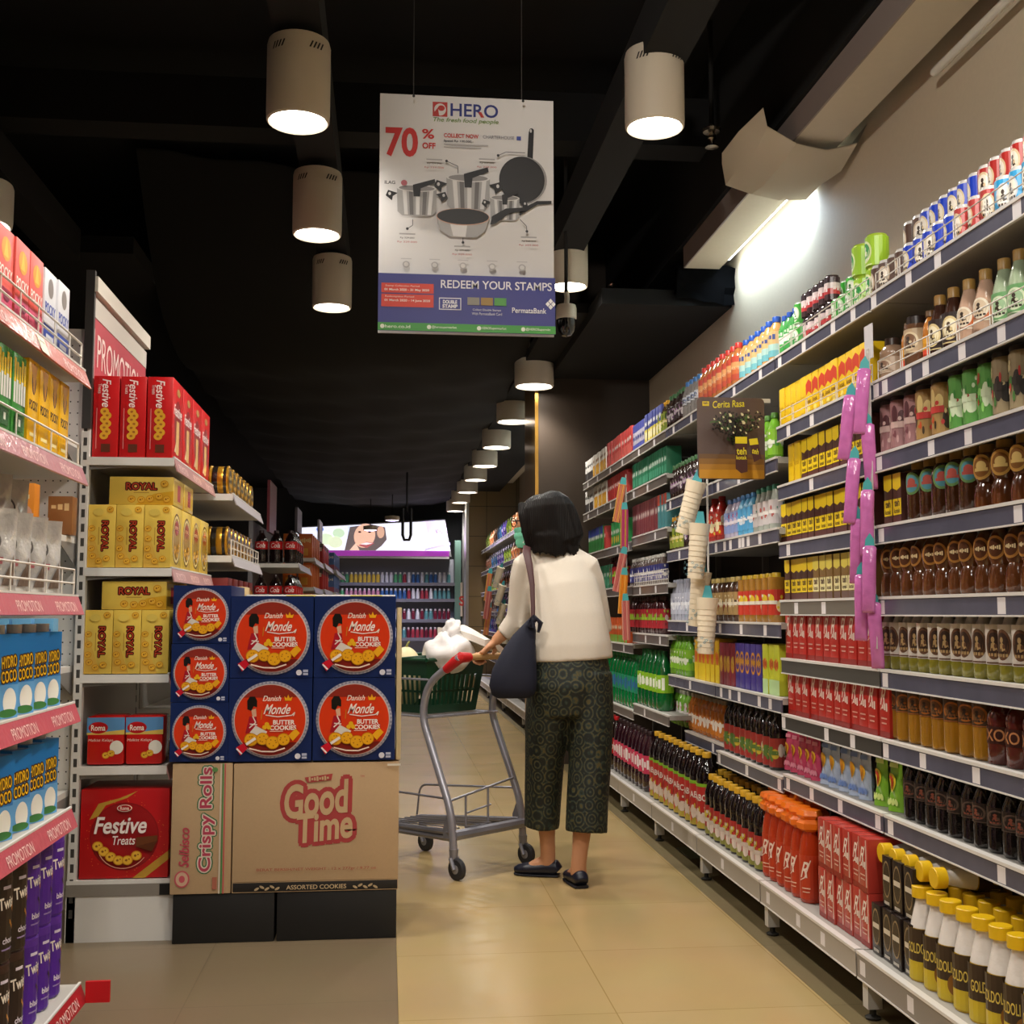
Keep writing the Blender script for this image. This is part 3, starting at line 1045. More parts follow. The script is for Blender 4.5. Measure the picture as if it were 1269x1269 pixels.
for k_, cols in (('honey_round', ('#c89a4a', '#8a5a22', '#e4c67a')), ('honey_blue', ('#6f9a5a', '#5aa0b0', '#c05a50'))):
    o = K[k_]
    d = D(0.35)
    d.ell(0, 0.103, 0.027, 0.031, cols[0])
    d.ell(0, 0.103, 0.021, 0.024, cols[1])
    d.ell(0, 0.106, 0.013, 0.012, cols[2])
    d.rect(-0.017, 0.093, 0.017, 0.101, cols[2])
    d.build('label', o, cyl(0.0352), [0.006 * k - 0.027 for k in range(1, 9)])
K['waist'] = bottle('coffee_bottle', 'bottle', 0.165, 0.031, '#6a3c1c', 'honey', '#4a2c18', 0.5, 0.08)
d = D(0.35)
d.ell(0, 0.108, 0.024, 0.028, '#b9823c')
d.ell(0, 0.108, 0.018, 0.022, '#5a3216')
d.text('coffee', 0, 0.108, 0.008, '#f0dcae', w=0.028, bold=0.01)
d.build('label', K['waist'], cyl(0.032), [0.005 * k - 0.022 for k in range(1, 9)])
K['milk'] = bottle('yoghurt_bottle', 'bottle', 0.168, 0.0275, '#8a8428', 'waist', '#4a3a34', 0.42, 0.06, label=(0.22, 0.78, '#d9d4cc'), art=oval('#6a4a34', '#3a281e', '#b89a6a'), body2=(0.25, '#d8d4ce'))
K['amber'] = bottle('tea_bottle', 'bottle', 0.158, 0.031, '#a8761e', 'pet', '#2b211b', 0.5, 0.08, label=(0.5, 0.86, '#4a3424'), art=oval('#b06a2a', '#6e4a2a'), body2=(0.5, '#8a5a1c'))
K['amber_red'] = bottle('syrup_bottle', 'bottle', 0.16, 0.035, '#5b1f14', 'syrup', '#2a1c18', 0.5, 0.1, label=(0.3, 0.55, '#3a1812'), art=bands([None], 'XO', '#c98a5a', 0.7))
K['black'] = bottle('coffee_bottle', 'bottle', 0.17, 0.03, '#120d0c', 'waist', '#1c1614', 0.5, 0.08, label=(0.35, 0.62, '#241a18'), art=oval('#5a4a42', '#1c1412', '#8a4a3a'))
# yellow and brown tea cartons
def teh(c_low, c_mid, c_top='#f0cf1c', wcol='#f2d21e'):
    def f(d, w_, h):
        d.poly([(-w_ / 2, h * 0.72), (0, h * 0.66), (w_ / 2, h * 0.72), (w_ / 2, h), (-w_ / 2, h)], c_top)
        d.rect(-w_ / 2, h * 0.18, w_ / 2, h * 0.5, c_mid)
        d.text('teh', 0, h * 0.42, h * 0.15, '#4a2a20' if c_mid == '#f0cf1c' or c_mid == '#efe4a8' else wcol, w=w_ * 0.62, bold=0.03)
        d.text('kotak', 0, h * 0.26, h * 0.09, '#4a2a20', w=w_ * 0.7, bold=0.02)
        d.rect(-w_ / 2, 0, w_ / 2, h * 0.16, c_low)
    return f
def teh_red(d, w_, h):
    d.poly([(-w_ / 2, h * 0.5), (0, h * 0.6), (w_ / 2, h * 0.5), (w_ / 2, h * 0.78), (0, h * 0.88), (-w_ / 2, h * 0.78)], '#d8452a')
    d.text('kotak', 0, h * 0.36, h * 0.1, '#7a4a12', w=w_ * 0.75, bold=0.02)
    d.ell(0, h * 0.16, w_ * 0.25, h * 0.07, '#f6e27a')
K['teh_red'] = carton('tea_carton', 'carton', 0.052, 0.07, 0.145, '#efc71a', teh_red)
K['teh_plain'] = carton('tea_carton', 'carton', 0.052, 0.07, 0.145, '#efc71a', box_word('kotak', '#c99a12', 0.5, 0.12))
K['teh_brown'] = carton('tea_carton', 'carton', 0.052, 0.07, 0.142, '#4e2c24', teh('#5b3430', '#f0cf1c'))
K['teh_cream'] = carton('tea_carton', 'carton', 0.052, 0.07, 0.142, '#8a6a3a', teh('#6a5048', '#efe4a8', '#e8d65a'))
def red_script(d, w_, h):
    d.rect(-w_ / 2, 0, w_ / 2, h * 0.1, '#8e1f1a')
    d.text('R', -w_ * 0.02, h * 0.68, h * 0.3, '#f2ddd2', w=w_ * 0.5, bold=0.01, shear=0.35)
    d.text('ose', w_ * 0.06, h * 0.5, h * 0.1, '#f2ddd2', w=w_ * 0.6, shear=0.3)
    d.line([(-w_ * 0.34, h * 0.45), (-w_ * 0.1, h * 0.52), (w_ * 0.3, h * 0.86)], w_ * 0.05, '#f2ddd2')
    d.rect(-w_ * 0.3, h * 0.3, w_ * 0.3, h * 0.325, '#e0a898')
    d.rect(-w_ * 0.25, h * 0.22, w_ * 0.25, h * 0.245, '#e0a898')
K['red_carton'] = carton('coconut_carton', 'carton', 0.066, 0.08, 0.172, '#bf2a20', red_script)
K['red_multi'] = carton('coconut_carton', 'carton', 0.062, 0.2, 0.148, '#b23a30', lambda d, w_, h: (d.rect(w_ * 0.28, 0.004, w_ * 0.4, h - 0.004, '#d8b0a4'), red_script(d, w_ * 0.9, h)), rough=0.25)
# pouches
def sun(c0, c1, c2):
    def f(d, w_, h):
        d.ell(0, h * 0.48, w_ * 0.33, w_ * 0.36, c0)
        d.ell(0, h * 0.48, w_ * 0.24, w_ * 0.27, c1)
        d.ell(0, h * 0.48, w_ * 0.14, w_ * 0.16, c0)
        d.rect(-w_ * 0.34, h * 0.74, w_ * 0.34, h * 0.82, c2)
        for k in range(4):
            d.ell(-w_ * 0.3 + w_ * 0.2 * k, h * 0.16, w_ * 0.1, h * 0.06, c2)
    return f
K['pouch_pink'] = pouch('juice_pouch', 0.062, 0.155, '#c9486c', sun('#e8b52a', '#b0582a', '#e08aa0'), 0.024)
K['pouch_blue'] = pouch('juice_pouch', 0.07, 0.16, '#b4c4de', sun('#e8b02c', '#d8902a', '#6f8cc8'), 0.026)
K['pouch_green'] = pouch('juice_pouch', 0.075, 0.165, '#86bf3a', sun('#e8d23a', '#c8442a', '#d8ec8a'), 0.026)
# base shelf
K['gold_oil'] = bottle('cooking_sauce_bottle', 'bottle', 0.232, 0.036, '#c9a41e', 'cone', '#e2b712', 0.72, 0.11, label=(0.02, 0.56, '#3a2a1e'), seg=20,
                       art=lambda d, r, z0, z1: (d.rect(-PI * r, z0, PI * r, z0 + (z1 - z0) * 0.36, '#c9b02a'), d.text('GOLDOLI', 0, z0 + (z1 - z0) * 0.62, (z1 - z0) * 0.2, '#e0c65a', w=r * 1.7, bold=0.01), d.text('GOLDOLI', r * 2.1, z0 + (z1 - z0) * 0.62, (z1 - z0) * 0.2, '#e0c65a', w=r * 1.7, bold=0.01), d.ell(r * 1.05, z0 + (z1 - z0) * 0.3, r * 0.5, (z1 - z0) * 0.2, '#8a5a1c')),
                       body2=(0.56, '#e6e0da'))
K['coffee_pack'] = carton('coffee_pack', 'pack', 0.055, 0.1, 0.135, '#231a17', lambda d, w_, h: (d.ell(0, h * 0.55, w_ * 0.42, h * 0.36, '#8a7352'), d.ell(0, h * 0.55, w_ * 0.37, h * 0.32, '#2a1e1a'), d.rect(-w_ * 0.36, h * 0.52, w_ * 0.36, h * 0.62, '#cfc4b0'), d.rect(-w_ * 0.3, h * 0.06, w_ * 0.3, h * 0.12, '#b9b2a6')), rough=0.25)
K['syrup_big'] = bottle('syrup_bottle', 'bottle', 0.325, 0.047, '#140a0b', 'syrup', '#d0a02a', 0.42, 0.06, label=(0.02, 0.56, '#b5302c'), seg=20, rough=0.1, coat=0.8,
                        art=lambda d, r, z0, z1: (d.rect(-PI * r, z0, PI * r, z0 + (z1 - z0) * 0.2, '#b9a03c'), blot(['#c8b23e', '#d8453a', '#7c1a1c', '#d9c6b6'], 5, 9)(d, r, z0, z0 + (z1 - z0) * 0.7), d.text('ABC', 0, z0 + (z1 - z0) * 0.74, (z1 - z0) * 0.16, '#e2d2c8', w=r * 1.3, bold=0.02), d.text('ABC', r * 2.1, z0 + (z1 - z0) * 0.74, (z1 - z0) * 0.16, '#e2d2c8', w=r * 1.3, bold=0.02)),
                        collar=(0.56, 0.6, 1.03, '#7fae2a'))
K['syrup_small'] = bottle('syrup_bottle', 'bottle', 0.25, 0.036, '#140a0b', 'syrup', '#d0a02a', 0.52, 0.08, label=(0.03, 0.5, '#a82f2c'), rough=0.1, coat=0.8,
                          art=lambda d, r, z0, z1: (d.rect(-PI * r, z0, PI * r, z0 + (z1 - z0) * 0.25, '#8c8a3e'), blot(['#c8b23e', '#c8453a', '#e0d0c4', '#cfc0b4'], 6, 8)(d, r, z0, z1)))
K['syrup_mid'] = bottle('syrup_bottle', 'bottle', 0.21, 0.034, '#160c0a', 'syrup', '#16100e', 0.42, 0.06, label=(0.05, 0.55, '#a23a34'), rough=0.12, coat=0.7,
                        art=blot(['#c8b23e', '#b02a26', '#e0d6c8', '#d8cabc', '#5c7a3a'], 8, 9))
b_ = MB().lathe([(0, 0), (0.03, 0), (0.034, 0.006), (0.034, 0.16), (0.028, 0.2), (0.02, 0.225), (0.0, 0.225)], M('#b63a18', 0.2, coat=0.5), 18)
o_ = b_.build('syrup_bottle', link=False)
MB().lathe([(0, 0.222), (0.024, 0.222), (0.04, 0.232), (0.042, 0.25), (0.03, 0.262), (0.042, 0.275), (0.036, 0.29), (0, 0.29)], M('#ee7410', 0.3, coat=0.3), 6).build('cap', o_)
d = D(0.35)
d.rect(-PI * 0.0346, 0.012, PI * 0.0346, 0.15, '#bb3a1c')
for q in (-1, 0, 1):
    u = q * 0.0724
    d.text('R', u, 0.105, 0.05, '#f0d8c8', w=0.026, shear=0.3, bold=0.01)
    d.line([(u - 0.022, 0.07), (u - 0.004, 0.08), (u + 0.016, 0.136)], 0.003, '#f0d8c8')
    d.rect(u - 0.014, 0.045, u + 0.014, 0.049, '#e8b8a0')
    d.rect(u - 0.012, 0.034, u + 0.012, 0.037, '#e8b8a0')
d.build('label', o_, cyl(0.0346), ring_slices(0.0346))
K['syrup_orange'] = proto(o_, 'bottle')
for nm, body, lab, lc2, cp, wd_ in (('cola', '#1a0d0c', '#b3171b', '#f2e6e2', '#b3171b', 'Cola'), ('cola_pink', '#2a0f18', '#c63a5a', '#efe3e2', '#2c1a1c', 'Soda'), ('green', '#0c5f2c', '#8cc02c', '#f1f6e4', '#1c6a34', 'NO1'), ('sprite', '#0f7a3e', '#2b8f6a', '#3b6fa8', '#2d8a4a', 'Soda')):
    K['pet_' + nm] = bottle('soda_bottle', 'bottle', 0.308, 0.046, body, 'cola', cp, 0.36, 0.06, label=(0.3, 0.6, lab), art=bands([None], wd_, lc2, 0.5, 0.2), rough=0.1, coat=0.8, seg=18)
# small soft-drink bottles of the middle bays
def small(key, body, cap, lab, cols, h=0.18, r=0.027, shape='pet', seed=1, name='drink_bottle', lz=(0.15, 0.66), seg=12, **kw):
    K[key] = bottle(name, 'bottle', h, r, body, shape, cap, 0.5, 0.09, label=(lz[0], lz[1], lab), art=blot(cols, seed, 6), seg=seg, **kw)
small('ketchup', '#a8231c', '#8e1f1a', '#c43a26', ['#e8c23a', '#e0d6c8', '#f0e0b0'], 0.2, 0.032, seed=2)
small('lilac', '#b9b2c8', '#5a7ab0', '#8f9fd0', ['#5aa4d8', '#d0c2d8', '#b85a8a', '#e8e2ec'], 0.17, 0.03, seed=3)
small('blue_drink', '#5aa6d0', '#3c78b0', '#58a8d8', ['#2f86c4', '#e0e8f0', '#8ac8e6', '#f2f2f2'], 0.17, 0.03, seed=4)
small('white_green', '#b0b8ae', '#3f8a72', '#cfc8c8', ['#b8605a', '#d8d2ce', '#5a8a7a', '#f0ece8'], 0.175, 0.029, seed=5, shape='cone')
small('jar_red', '#a8782c', '#d8b428', '#c23a2a', ['#e0c23a', '#4a7a2e', '#f0d8a0', '#e4dccc'], 0.185, 0.034, seed=6, shape='jar')
small('jar_brown', '#4a3020', '#c9b26a', '#a88a5a', ['#8a3a2a', '#d8c8a0', '#3a2a20', '#e0d6c0'], 0.185, 0.03, seed=7)
small('clear', '#a6a9b8', '#8f94a4', '#b4b8c8', ['#8a90a8', '#dcdfe8', '#e8eaf0'], 0.2, 0.028, seed=8, shape='cone')
small('lime', '#6aa52c', '#4a7a2c', '#84bc34', ['#4f9a3a', '#d8e8b4', '#e8f0d8'], 0.19, 0.029, seed=9)
small('fruit_green', '#7ab83c', '#9a9a8a', '#86c044', ['#e8e0e0', '#d87a8a', '#f2ecec'], 0.18, 0.031, seed=10, lz=(0.1, 0.7))
small('fruit_orange', '#c9762c', '#9a8a7a', '#cf7d2e', ['#e8e0e0', '#d85a4a', '#f2e6d8'], 0.18, 0.031, seed=11, lz=(0.1, 0.7))
small('white_cap', '#6a5a54', '#d8d4ce', '#3a3c78', ['#d8d4d4', '#6a6ab0', '#e8e4e4'], 0.16, 0.026, seed=12)
small('red_dark', '#3c1216', '#3a1a1c', '#b03038', ['#d8c0b8', '#7a1a22', '#9ac03a'], 0.2, 0.032, seed=13)
def pack(key, col, word, wc, h=0.16, wd_=0.055, extra=None, name='drink_carton'):
    K[key] = carton(name, 'carton', wd_, 0.08, h, col, box_word(word, wc, 0.6, 0.14, extra))
pack('yellow_pack', '#dcae22', 'SALE', '#d8622a', 0.19, 0.06, lambda d, w_, h: (d.rect(-w_ / 2, 0, w_ / 2, h * 0.4, '#e8c820'), d.ell(0, h * 0.5, w_ * 0.3, h * 0.1, '#d8622a')))
pack('maroon_pack', '#8a2f3a', 'TEA', '#d8b04a', 0.175, 0.05, lambda d, w_, h: d.ell(0, h * 0.5, w_ * 0.45, h * 0.2, '#c4902a'))
pack('purple_pack', '#43358c', 'GRAPE', '#e0a02a', 0.18, 0.062, lambda d, w_, h: (d.ell(0, h * 0.58, w_ * 0.48, h * 0.24, '#d8942a'), d.ell(0, h * 0.58, w_ * 0.4, h * 0.18, '#5a3a7c')))
pack('lime_pack', '#cfd83a', 'LIME', '#c8502a', 0.185, 0.06, lambda d, w_, h: (d.rect(-w_ / 2, 0, w_ / 2, h * 0.3, '#bfe0a0'), d.ell(0, h * 0.6, w_ * 0.35, h * 0.12, '#e8a02a')))
pack('green_pack', '#2a7a56', 'MINT', '#cfe4d4', 0.155, 0.05, lambda d, w_, h: d.rect(-w_ * 0.4, h * 0.15, w_ * 0.4, h * 0.4, '#4a9a78'))
pack('maroon_box', '#7d3a40', 'CHOCO', '#d8c0bc', 0.185, 0.055)
pack('teal_box', '#4a8a90', 'MILK', '#e0ecec', 0.185, 0.05, lambda d, w_, h: d.rect(-w_ / 2, h * 0.7, w_ / 2, h, '#c8584a'))
pack('red_box', '#b23430', 'TEA', '#f0d8d0', 0.16, 0.055)
pack('navy_green_box', '#2f7a3a', 'MALT', '#e0ecd8', 0.17, 0.06, lambda d, w_, h: d.rect(-w_ / 2, h * 0.6, w_ / 2, h, '#2c3c8a'))
pack('green_box', '#2c8a48', 'MALT', '#e8f0dc', 0.16, 0.06, lambda d, w_, h: d.ell(0, h * 0.3, w_ * 0.3, h * 0.15, '#e0b83a'))
pack('orange_box', '#cf5a24', 'FRUIT', '#f4dcb4', 0.15, 0.06, lambda d, w_, h: d.rect(-w_ / 2, 0, w_ / 2, h * 0.3, '#7aa83a'))


# ------------------------------------------------------------------ rows of goods on the shelves
WID = {}


def width_of(o):
    if o.name_full not in WID:
        xs = [v.co.x for v in o.data.vertices]
        ys = [v.co.y for v in o.data.vertices]
        WID[o.name_full] = (max(xs) - min(xs), min(ys), max(ys))
    return WID[o.name_full]


ROUND = ('can', 'bottle', 'jar')


def row(key, px0, px1, z, desc, where, X=XF, inset=0.018, gap=0.003, dz=0.0, behind=0.0, n=None, jitter=0.006, ymin=None, ymax=None, tilt=0.0):
    """a run of one kind facing the aisle, between two picture columns (far end first)"""
    pr = K[key]
    w_, y0, y1 = width_of(pr)
    x = X + inset + behind - y0
    ya, yb = Yof(px0, x, z), Yof(px1, x, z)
    if ymin is not None:
        yb = ymin
    if ymax is not None:
        ya = ymax
    rd = pr['category'] in ROUND
    gap = 0.0045 if rd else gap
    n = n or max(1, int((ya - yb + gap) / (w_ + gap) + 0.2))
    p = (ya - yb) / n
    p = max(p, w_ + (0.004 if rd else 0.0006))
    for k in range(n):
        y = ya - w_ / 2 - p * k
        f = inset + behind - y0 + random.uniform(0, jitter)
        o = put(pr, (X + f, y, z + dz), 0, '%s %s from far end, %s' % (nth((desc, where)), desc, where), desc + ' on ' + where,
                rot=(tilt, 0, -PI / 2 + (random.uniform(-0.5, 0.9) if pr['category'] == 'can' else random.uniform(0.15, 0.95) if pr['category'] in ROUND else random.uniform(-0.004, 0.004))))
    return ya - p * n


WA = ['top shelf by pink strip', 'second shelf right of pink strip', 'third shelf right of pink strip', 'fourth shelf right of pink strip', 'fifth shelf right of pink strip',
      'sixth shelf right of pink strip', 'seventh shelf right of pink strip', 'eighth shelf right of pink strip', 'base shelf at right edge']
# near bay, top shelf: cans two deep, the rear ones two high
ya = row('can_brown', 1086, 1124, 2.02, 'brown can', WA[0])
ya = row('can_blue', 0, 1190, 2.02, 'blue can', WA[0], ymax=ya)
ya = row('can_red', 0, 1240, 2.02, 'red can', WA[0], ymax=ya)
ya = row('can_cyan', 0, 1300, 2.02, 'light blue can', WA[0], ymax=ya, ymin=2.38)
yb = Yof(1128, XF + 0.1, 2.1)
for lvl in (0, 1):
    y_ = yb
    for key, n, dsc in (('can_brown', 2, 'brown'), ('can_blue', 6, 'blue'), ('can_red', 5, 'red')):
        y_ = row(key, 0, 0, 2.02, ('%s can stacked behind' if lvl else '%s can under the stack behind') % dsc, WA[0], behind=0.056, dz=0.0985 * lvl, ymax=y_, ymin=y_ - 0.053 * n, n=n, jitter=0.002)
# second bay, top shelf
WT = 'top shelf left of pink strip'
row('can_green', 991, 999, 2.02, 'green can', WT, jitter=0.001)
row('can_green', 991, 999, 2.02, 'green can on top', WT, jitter=0.001, dz=0.0825, behind=0.003)
ya = row('can_dark', 1000, 1036, 2.02, 'dark red tea can', WT)
row('can_dark', 1000, 1036, 2.02, 'dark red tea can on top', WT, dz=0.0885, jitter=0.001, behind=0.003)
row('can_green', 1037, 1064, 2.02, 'green can in front', WT, ymax=ya, jitter=0.001)
row('can_green', 1040, 1064, 2.02, 'green can under others', WT, behind=0.06, jitter=0.001)
row('can_green', 1040, 1064, 2.02, 'stacked green can', WT, behind=0.06, dz=0.0825, jitter=0.001)
row('can_lime', 1066, 1088, 2.02, 'lime can', WT, n=2, ymin=3.215)
row('can_lime', 1066, 1088, 2.02, 'stacked lime can', WT, behind=0.003, n=2, dz=0.1025, jitter=0.001, ymin=3.215)
row('tea_blue', 922, 968, 2.02, 'blue-capped tea bottle', 'top shelf above the heart poster')
row('tea_green', 970, 990, 2.02, 'slim green tea bottle', 'top shelf above the heart poster')
row('tea_orange', 872, 919, 2.02, 'red-capped tea bottle', 'top shelf above the heart poster')
row('clear_blue', 852, 870, 2.02, 'clear blue-capped bottle', 'top shelf above the cup sleeves')
row('dark_green', 832, 851, 2.02, 'dark green-capped bottle', 'top shelf above the cup sleeves')
row('dark_yellow', 820, 831, 2.02, 'yellow-capped bottle', 'top shelf above the cup sleeves')
row('cart_blue', 799, 819, 2.02, 'blue and yellow carton', 'top shelf above the green packs')
row('cart_white', 784, 798, 2.02, 'white and blue carton', 'top shelf above the green packs')
row('cart_red', 752, 783, 2.02, 'red carton', 'top shelf above the straw packets')
row('cart_orange', 735, 751, 2.02, 'orange and white carton', 'top shelf against the brown pier')
row('cart_black', 725, 734, 2.02, 'black and white carton', 'top shelf against the brown pier')
# near bay
row('jar_syrup', 1099, 1122, 1.762, 'pinkish tea jar', WA[1], n=1)
row('slim_orange', 1122, 1131, 1.762, 'slim orange bottle', WA[1], n=1)
row('jar_dark', 1131, 1149, 1.762, 'dark lidded jar', WA[1], n=1)
row('slim_orange', 1149, 1159, 1.762, 'slim orange bottle', WA[1], n=1)
ya = row('cap_brown', 1160, 1194, 1.762, 'dark gold-capped bottle', WA[1])
ya = row('cap_clear', 0, 1238, 1.762, 'pale gold-capped bottle', WA[1], ymax=ya)
row('cap_green', 0, 0, 1.762, 'green gold-capped bottle', WA[1], ymax=ya, ymin=2.38)
row('cap_brown', 1160, 1230, 1.762, 'dark gold-capped bottle behind', WA[1], behind=0.07)
ya = row('tumbler_pink', 1099, 1144, 1.551, 'pinkish wafer jar', WA[2])
ya = row('tumbler_gold', 0, 1186, 1.551, 'golden wafer jar', WA[2], ymax=ya)
ya = row('tumbler_green', 0, 1240, 1.551, 'green wafer jar', WA[2], ymax=ya)
row('tumbler_mixed', 0, 0, 1.551, 'multicoloured wafer jar', WA[2], ymax=ya, ymin=2.38)
ya = row('teh_brown', 1096, 1117, 1.347, 'brown tea carton', WA[3])
ya = row('honey_blue', 0, 1212, 1.347, 'round-labelled honey bottle', WA[3], ymax=ya - 0.01)
row('honey_round', 0, 0, 1.347, 'amber waisted bottle', WA[3], ymax=ya, ymin=2.38)
row('honey_blue', 1125, 1230, 1.347, 'rear gold-capped bottle', WA[3], behind=0.075, dz=0.0)
row('waist', 1098, 0, 1.145, 'amber waisted coffee bottle', WA[4], ymin=2.38)
row('milk', 1098, 0, 0.942, 'white and olive bottle', WA[5], ymin=2.38)
ya = row('amber', 1106, 1232, 0.747, 'amber tea bottle', WA[6])
row('amber_red', 0, 0, 0.747, 'dark red bottle', WA[6], ymax=ya, ymin=2.38)
row('black', 1128, 0, 0.54, 'black coffee bottle', WA[7], ymin=2.38)
# second bay
WB = ['top', 'yellow carton shelf beside pink strip', 'brown carton shelf beside pink strip', 'second brown carton shelf by pink strip', 'cream carton shelf beside pink strip',
      'upper red carton shelf by pink strip', 'lower red carton shelf by pink strip', 'pouch shelf under red cartons', 'base shelf']
ya = row('teh_plain', 966, 998, 1.762, 'plain yellow tea carton', WB[1])
row('teh_red', 0, 1076, 1.762, 'yellow and red tea carton', WB[1], ymax=ya)
ya = row('teh_plain', 976, 992, 1.551, 'plain yellow tea carton', WB[2])
row('teh_brown', 0, 1078, 1.551, 'brown and yellow tea carton', WB[2], ymax=ya)
row('teh_brown', 967, 1078, 1.347, 'brown and yellow tea carton', WB[3])
ya = row('teh_brown', 973, 1008, 1.145, 'brown and yellow tea carton', WB[4])
row('teh_cream', 0, 1080, 1.145, 'cream and yellow tea carton', WB[4], ymax=ya)
row('red_carton', 973, 1086, 0.942, 'red coconut carton', WB[5])
row('red_carton', 977, 1088, 0.747, 'red coconut carton', WB[6])
row('red_carton', 1090, 1104, 0.747, 'last red coconut carton', WB[6], n=1)
row('pouch_pink', 975, 1018, 0.54, 'pink pouch', WB[7], inset=0.03)
row('pouch_blue', 1020, 1082, 0.54, 'blue and white pouch', WB[7], inset=0.03)
row('pouch_green', 1087, 1124, 0.54, 'lime green pouch', WB[7], inset=0.03)
# third bay
WC = ['top', 'shelf hidden behind the heart poster', 'shelf under the heart poster', 'jar shelf right of cup sleeves', 'yellow and purple pack shelf', 'red-label bottle shelf']
row('lime', 935, 964, 1.66, 'lime green bottle', WC[1])
row('ketchup', 883, 903, 1.405, 'red sauce bottle', WC[2], n=2)
row('lilac', 904, 920, 1.405, 'lilac drink bottle', WC[2])
row('blue_drink', 921, 938, 1.405, 'sky blue drink bottle', WC[2])
row('white_green', 939, 966, 1.405, 'white and green bottle', WC[2])
row('clear', 836, 862, 1.065, 'clear silver bottle', 'jar shelf left of cup sleeves')
row('jar_brown', 884, 920, 1.065, 'brown bottle', WC[3])
row('jar_red', 921, 968, 1.065, 'yellow-lidded red jar', WC[3])
row('jar_brown', 905, 966, 1.065, 'yellow-lidded jar behind', WC[3], behind=0.08)
row('lime', 835, 858, 0.80, 'lime green bottle', WC[4])
row('yellow_pack', 860, 891, 0.80, 'yellow pack', WC[4])
row('maroon_pack', 892, 909, 0.80, 'maroon pack', WC[4])
row('purple_pack', 910, 944, 0.80, 'purple pack', WC[4])
row('lime_pack', 945, 966, 0.80, 'yellow-green pack', WC[4])
row('fruit_green', 835, 857, 0.525, 'pale green fruit bottle', WC[5], X=1.47)
row('fruit_orange', 858, 902, 0.525, 'orange fruit bottle', WC[5], X=1.47)
row('syrup_mid', 882, 968, 0.525, 'black red-label bottle', WC[5], ymax=4.872, inset=0.014)
row('dark_green', 835, 866, 1.66, 'dark green-capped bottle', 'shelf behind the cup sleeves')
row('dark_yellow', 834, 850, 1.405, 'dark yellow-capped bottle', 'shelf behind the cup sleeves')
row('dark_green', 852, 866, 1.405, 'dark green-capped bottle', 'lower shelf behind cup sleeves')
# far bays
WE = 'bay beyond the cup sleeves'
row('green_pack', 783, 825, 1.80, 'green mint pack', WE)
row('maroon_box', 783, 814, 1.53, 'maroon box', WE)
row('teal_box', 815, 826, 1.53, 'teal and red box', WE)
row('white_cap', 785, 824, 1.252, 'white-capped bottle', WE)
row('red_dark', 785, 826, 0.99, 'dark red bottle', WE)
row('pet_green', 782, 826, 0.595, 'big green soda bottle', WE, X=1.385, inset=0.008, ymax=6.545)
row('red_box', 752, 776, 1.80, 'red box', 'second shelf near the pier')
row('cart_orange', 736, 751, 1.80, 'orange and white carton', 'second shelf near the pier')
row('cart_black', 725, 735, 1.80, 'black and white carton', 'second shelf near the pier')
row('green_box', 757, 776, 1.51, 'green malt box', 'third shelf near the pier')
row('red_box', 748, 756, 1.51, 'red box', 'third shelf near the pier', n=1)
row('navy_green_box', 729, 747, 1.51, 'navy and green box', 'third shelf near the pier')
row('green_pack', 737, 757, 1.255, 'green mint pack', 'fourth shelf near the pier')
row('red_dark', 758, 776, 1.255, 'dark red bottle', 'fourth shelf near the pier')
row('orange_box', 740, 776, 0.923, 'orange fruit box', 'fifth shelf near the pier')
row('pet_sprite', 755, 780, 0.552, 'big clear green bottle', 'low shelf beside the trousers', X=1.385, inset=0.014, ymin=6.575)
# base shelf
WZ = 'base shelf'
row('pet_cola', 747, 767, 0.175, 'big red-label cola bottle', WZ, X=1.31)
row('pet_cola_pink', 768, 809, 0.175, 'big pink-label soda bottle', WZ, X=1.31)
row('syrup_big', 813, 880, 0.175, 'tall yellow-capped syrup bottle', WZ, X=1.31)
row('syrup_small', 880, 951, 0.175, 'short yellow-capped syrup bottle', WZ, X=1.31)
row('syrup_small', 893, 965, 0.175, 'rear yellow-capped syrup bottle', WZ, X=1.31, behind=0.085)
row('syrup_orange', 953, 1010, 0.175, 'orange-capped syrup bottle', WZ, X=1.31, jitter=0.003)
row('syrup_orange', 963, 1020, 0.175, 'rear orange-capped syrup bottle', WZ, X=1.31, behind=0.09, jitter=0.003)
row('red_multi', 1014, 1076, 0.175, 'red coconut pack', WZ, X=1.31, jitter=0.012)
row('red_multi', 1014, 1076, 0.175, 'upper red coconut pack', WZ, X=1.31, dz=0.1485, jitter=0.012)
row('coffee_pack', 1080, 1133, 0.175, 'black coffee pack', WZ, X=1.31)
row('coffee_pack', 1094, 1136, 0.175, 'stacked black coffee pack', WZ, X=1.31, behind=0.012, dz=0.1355)
ya = row('gold_oil', 1138, 0, 0.175, 'yellow-capped sauce bottle', WZ, X=1.31, ymin=2.2, jitter=0.003)
row('gold_oil', 1165, 0, 0.175, 'second-row yellow-capped sauce bottle', WZ, X=1.31, behind=0.085, ymin=2.2, jitter=0.003)
row('gold_oil', 1180, 0, 0.175, 'third-row yellow-capped sauce bottle', WZ, X=1.31, behind=0.17, ymin=2.2, jitter=0.003)
yy = Yof(1155, XBASE + 0.2, 0.42)
for k in range(5):
    o = put(K['gold_oil'], (XBASE + 0.285, yy - 0.078 * k, 0.175 + 0.232 + 0.037), 0, '%s sauce bottle from far end lying on the yellow caps' % ORD[k], 'sauce bottles lying on the others', rot=(PI / 2, 0, -PI / 2))

# ================================================================== the gondolas on the left
promo = M('#b8505f', 0.35, coat=0.3)
promo_hot = M('#b8452e', 0.35, coat=0.3)
white_steel = M('#d9d7d2', 0.4)
grey_steel = M('#8c8a87', 0.45, 0.3)


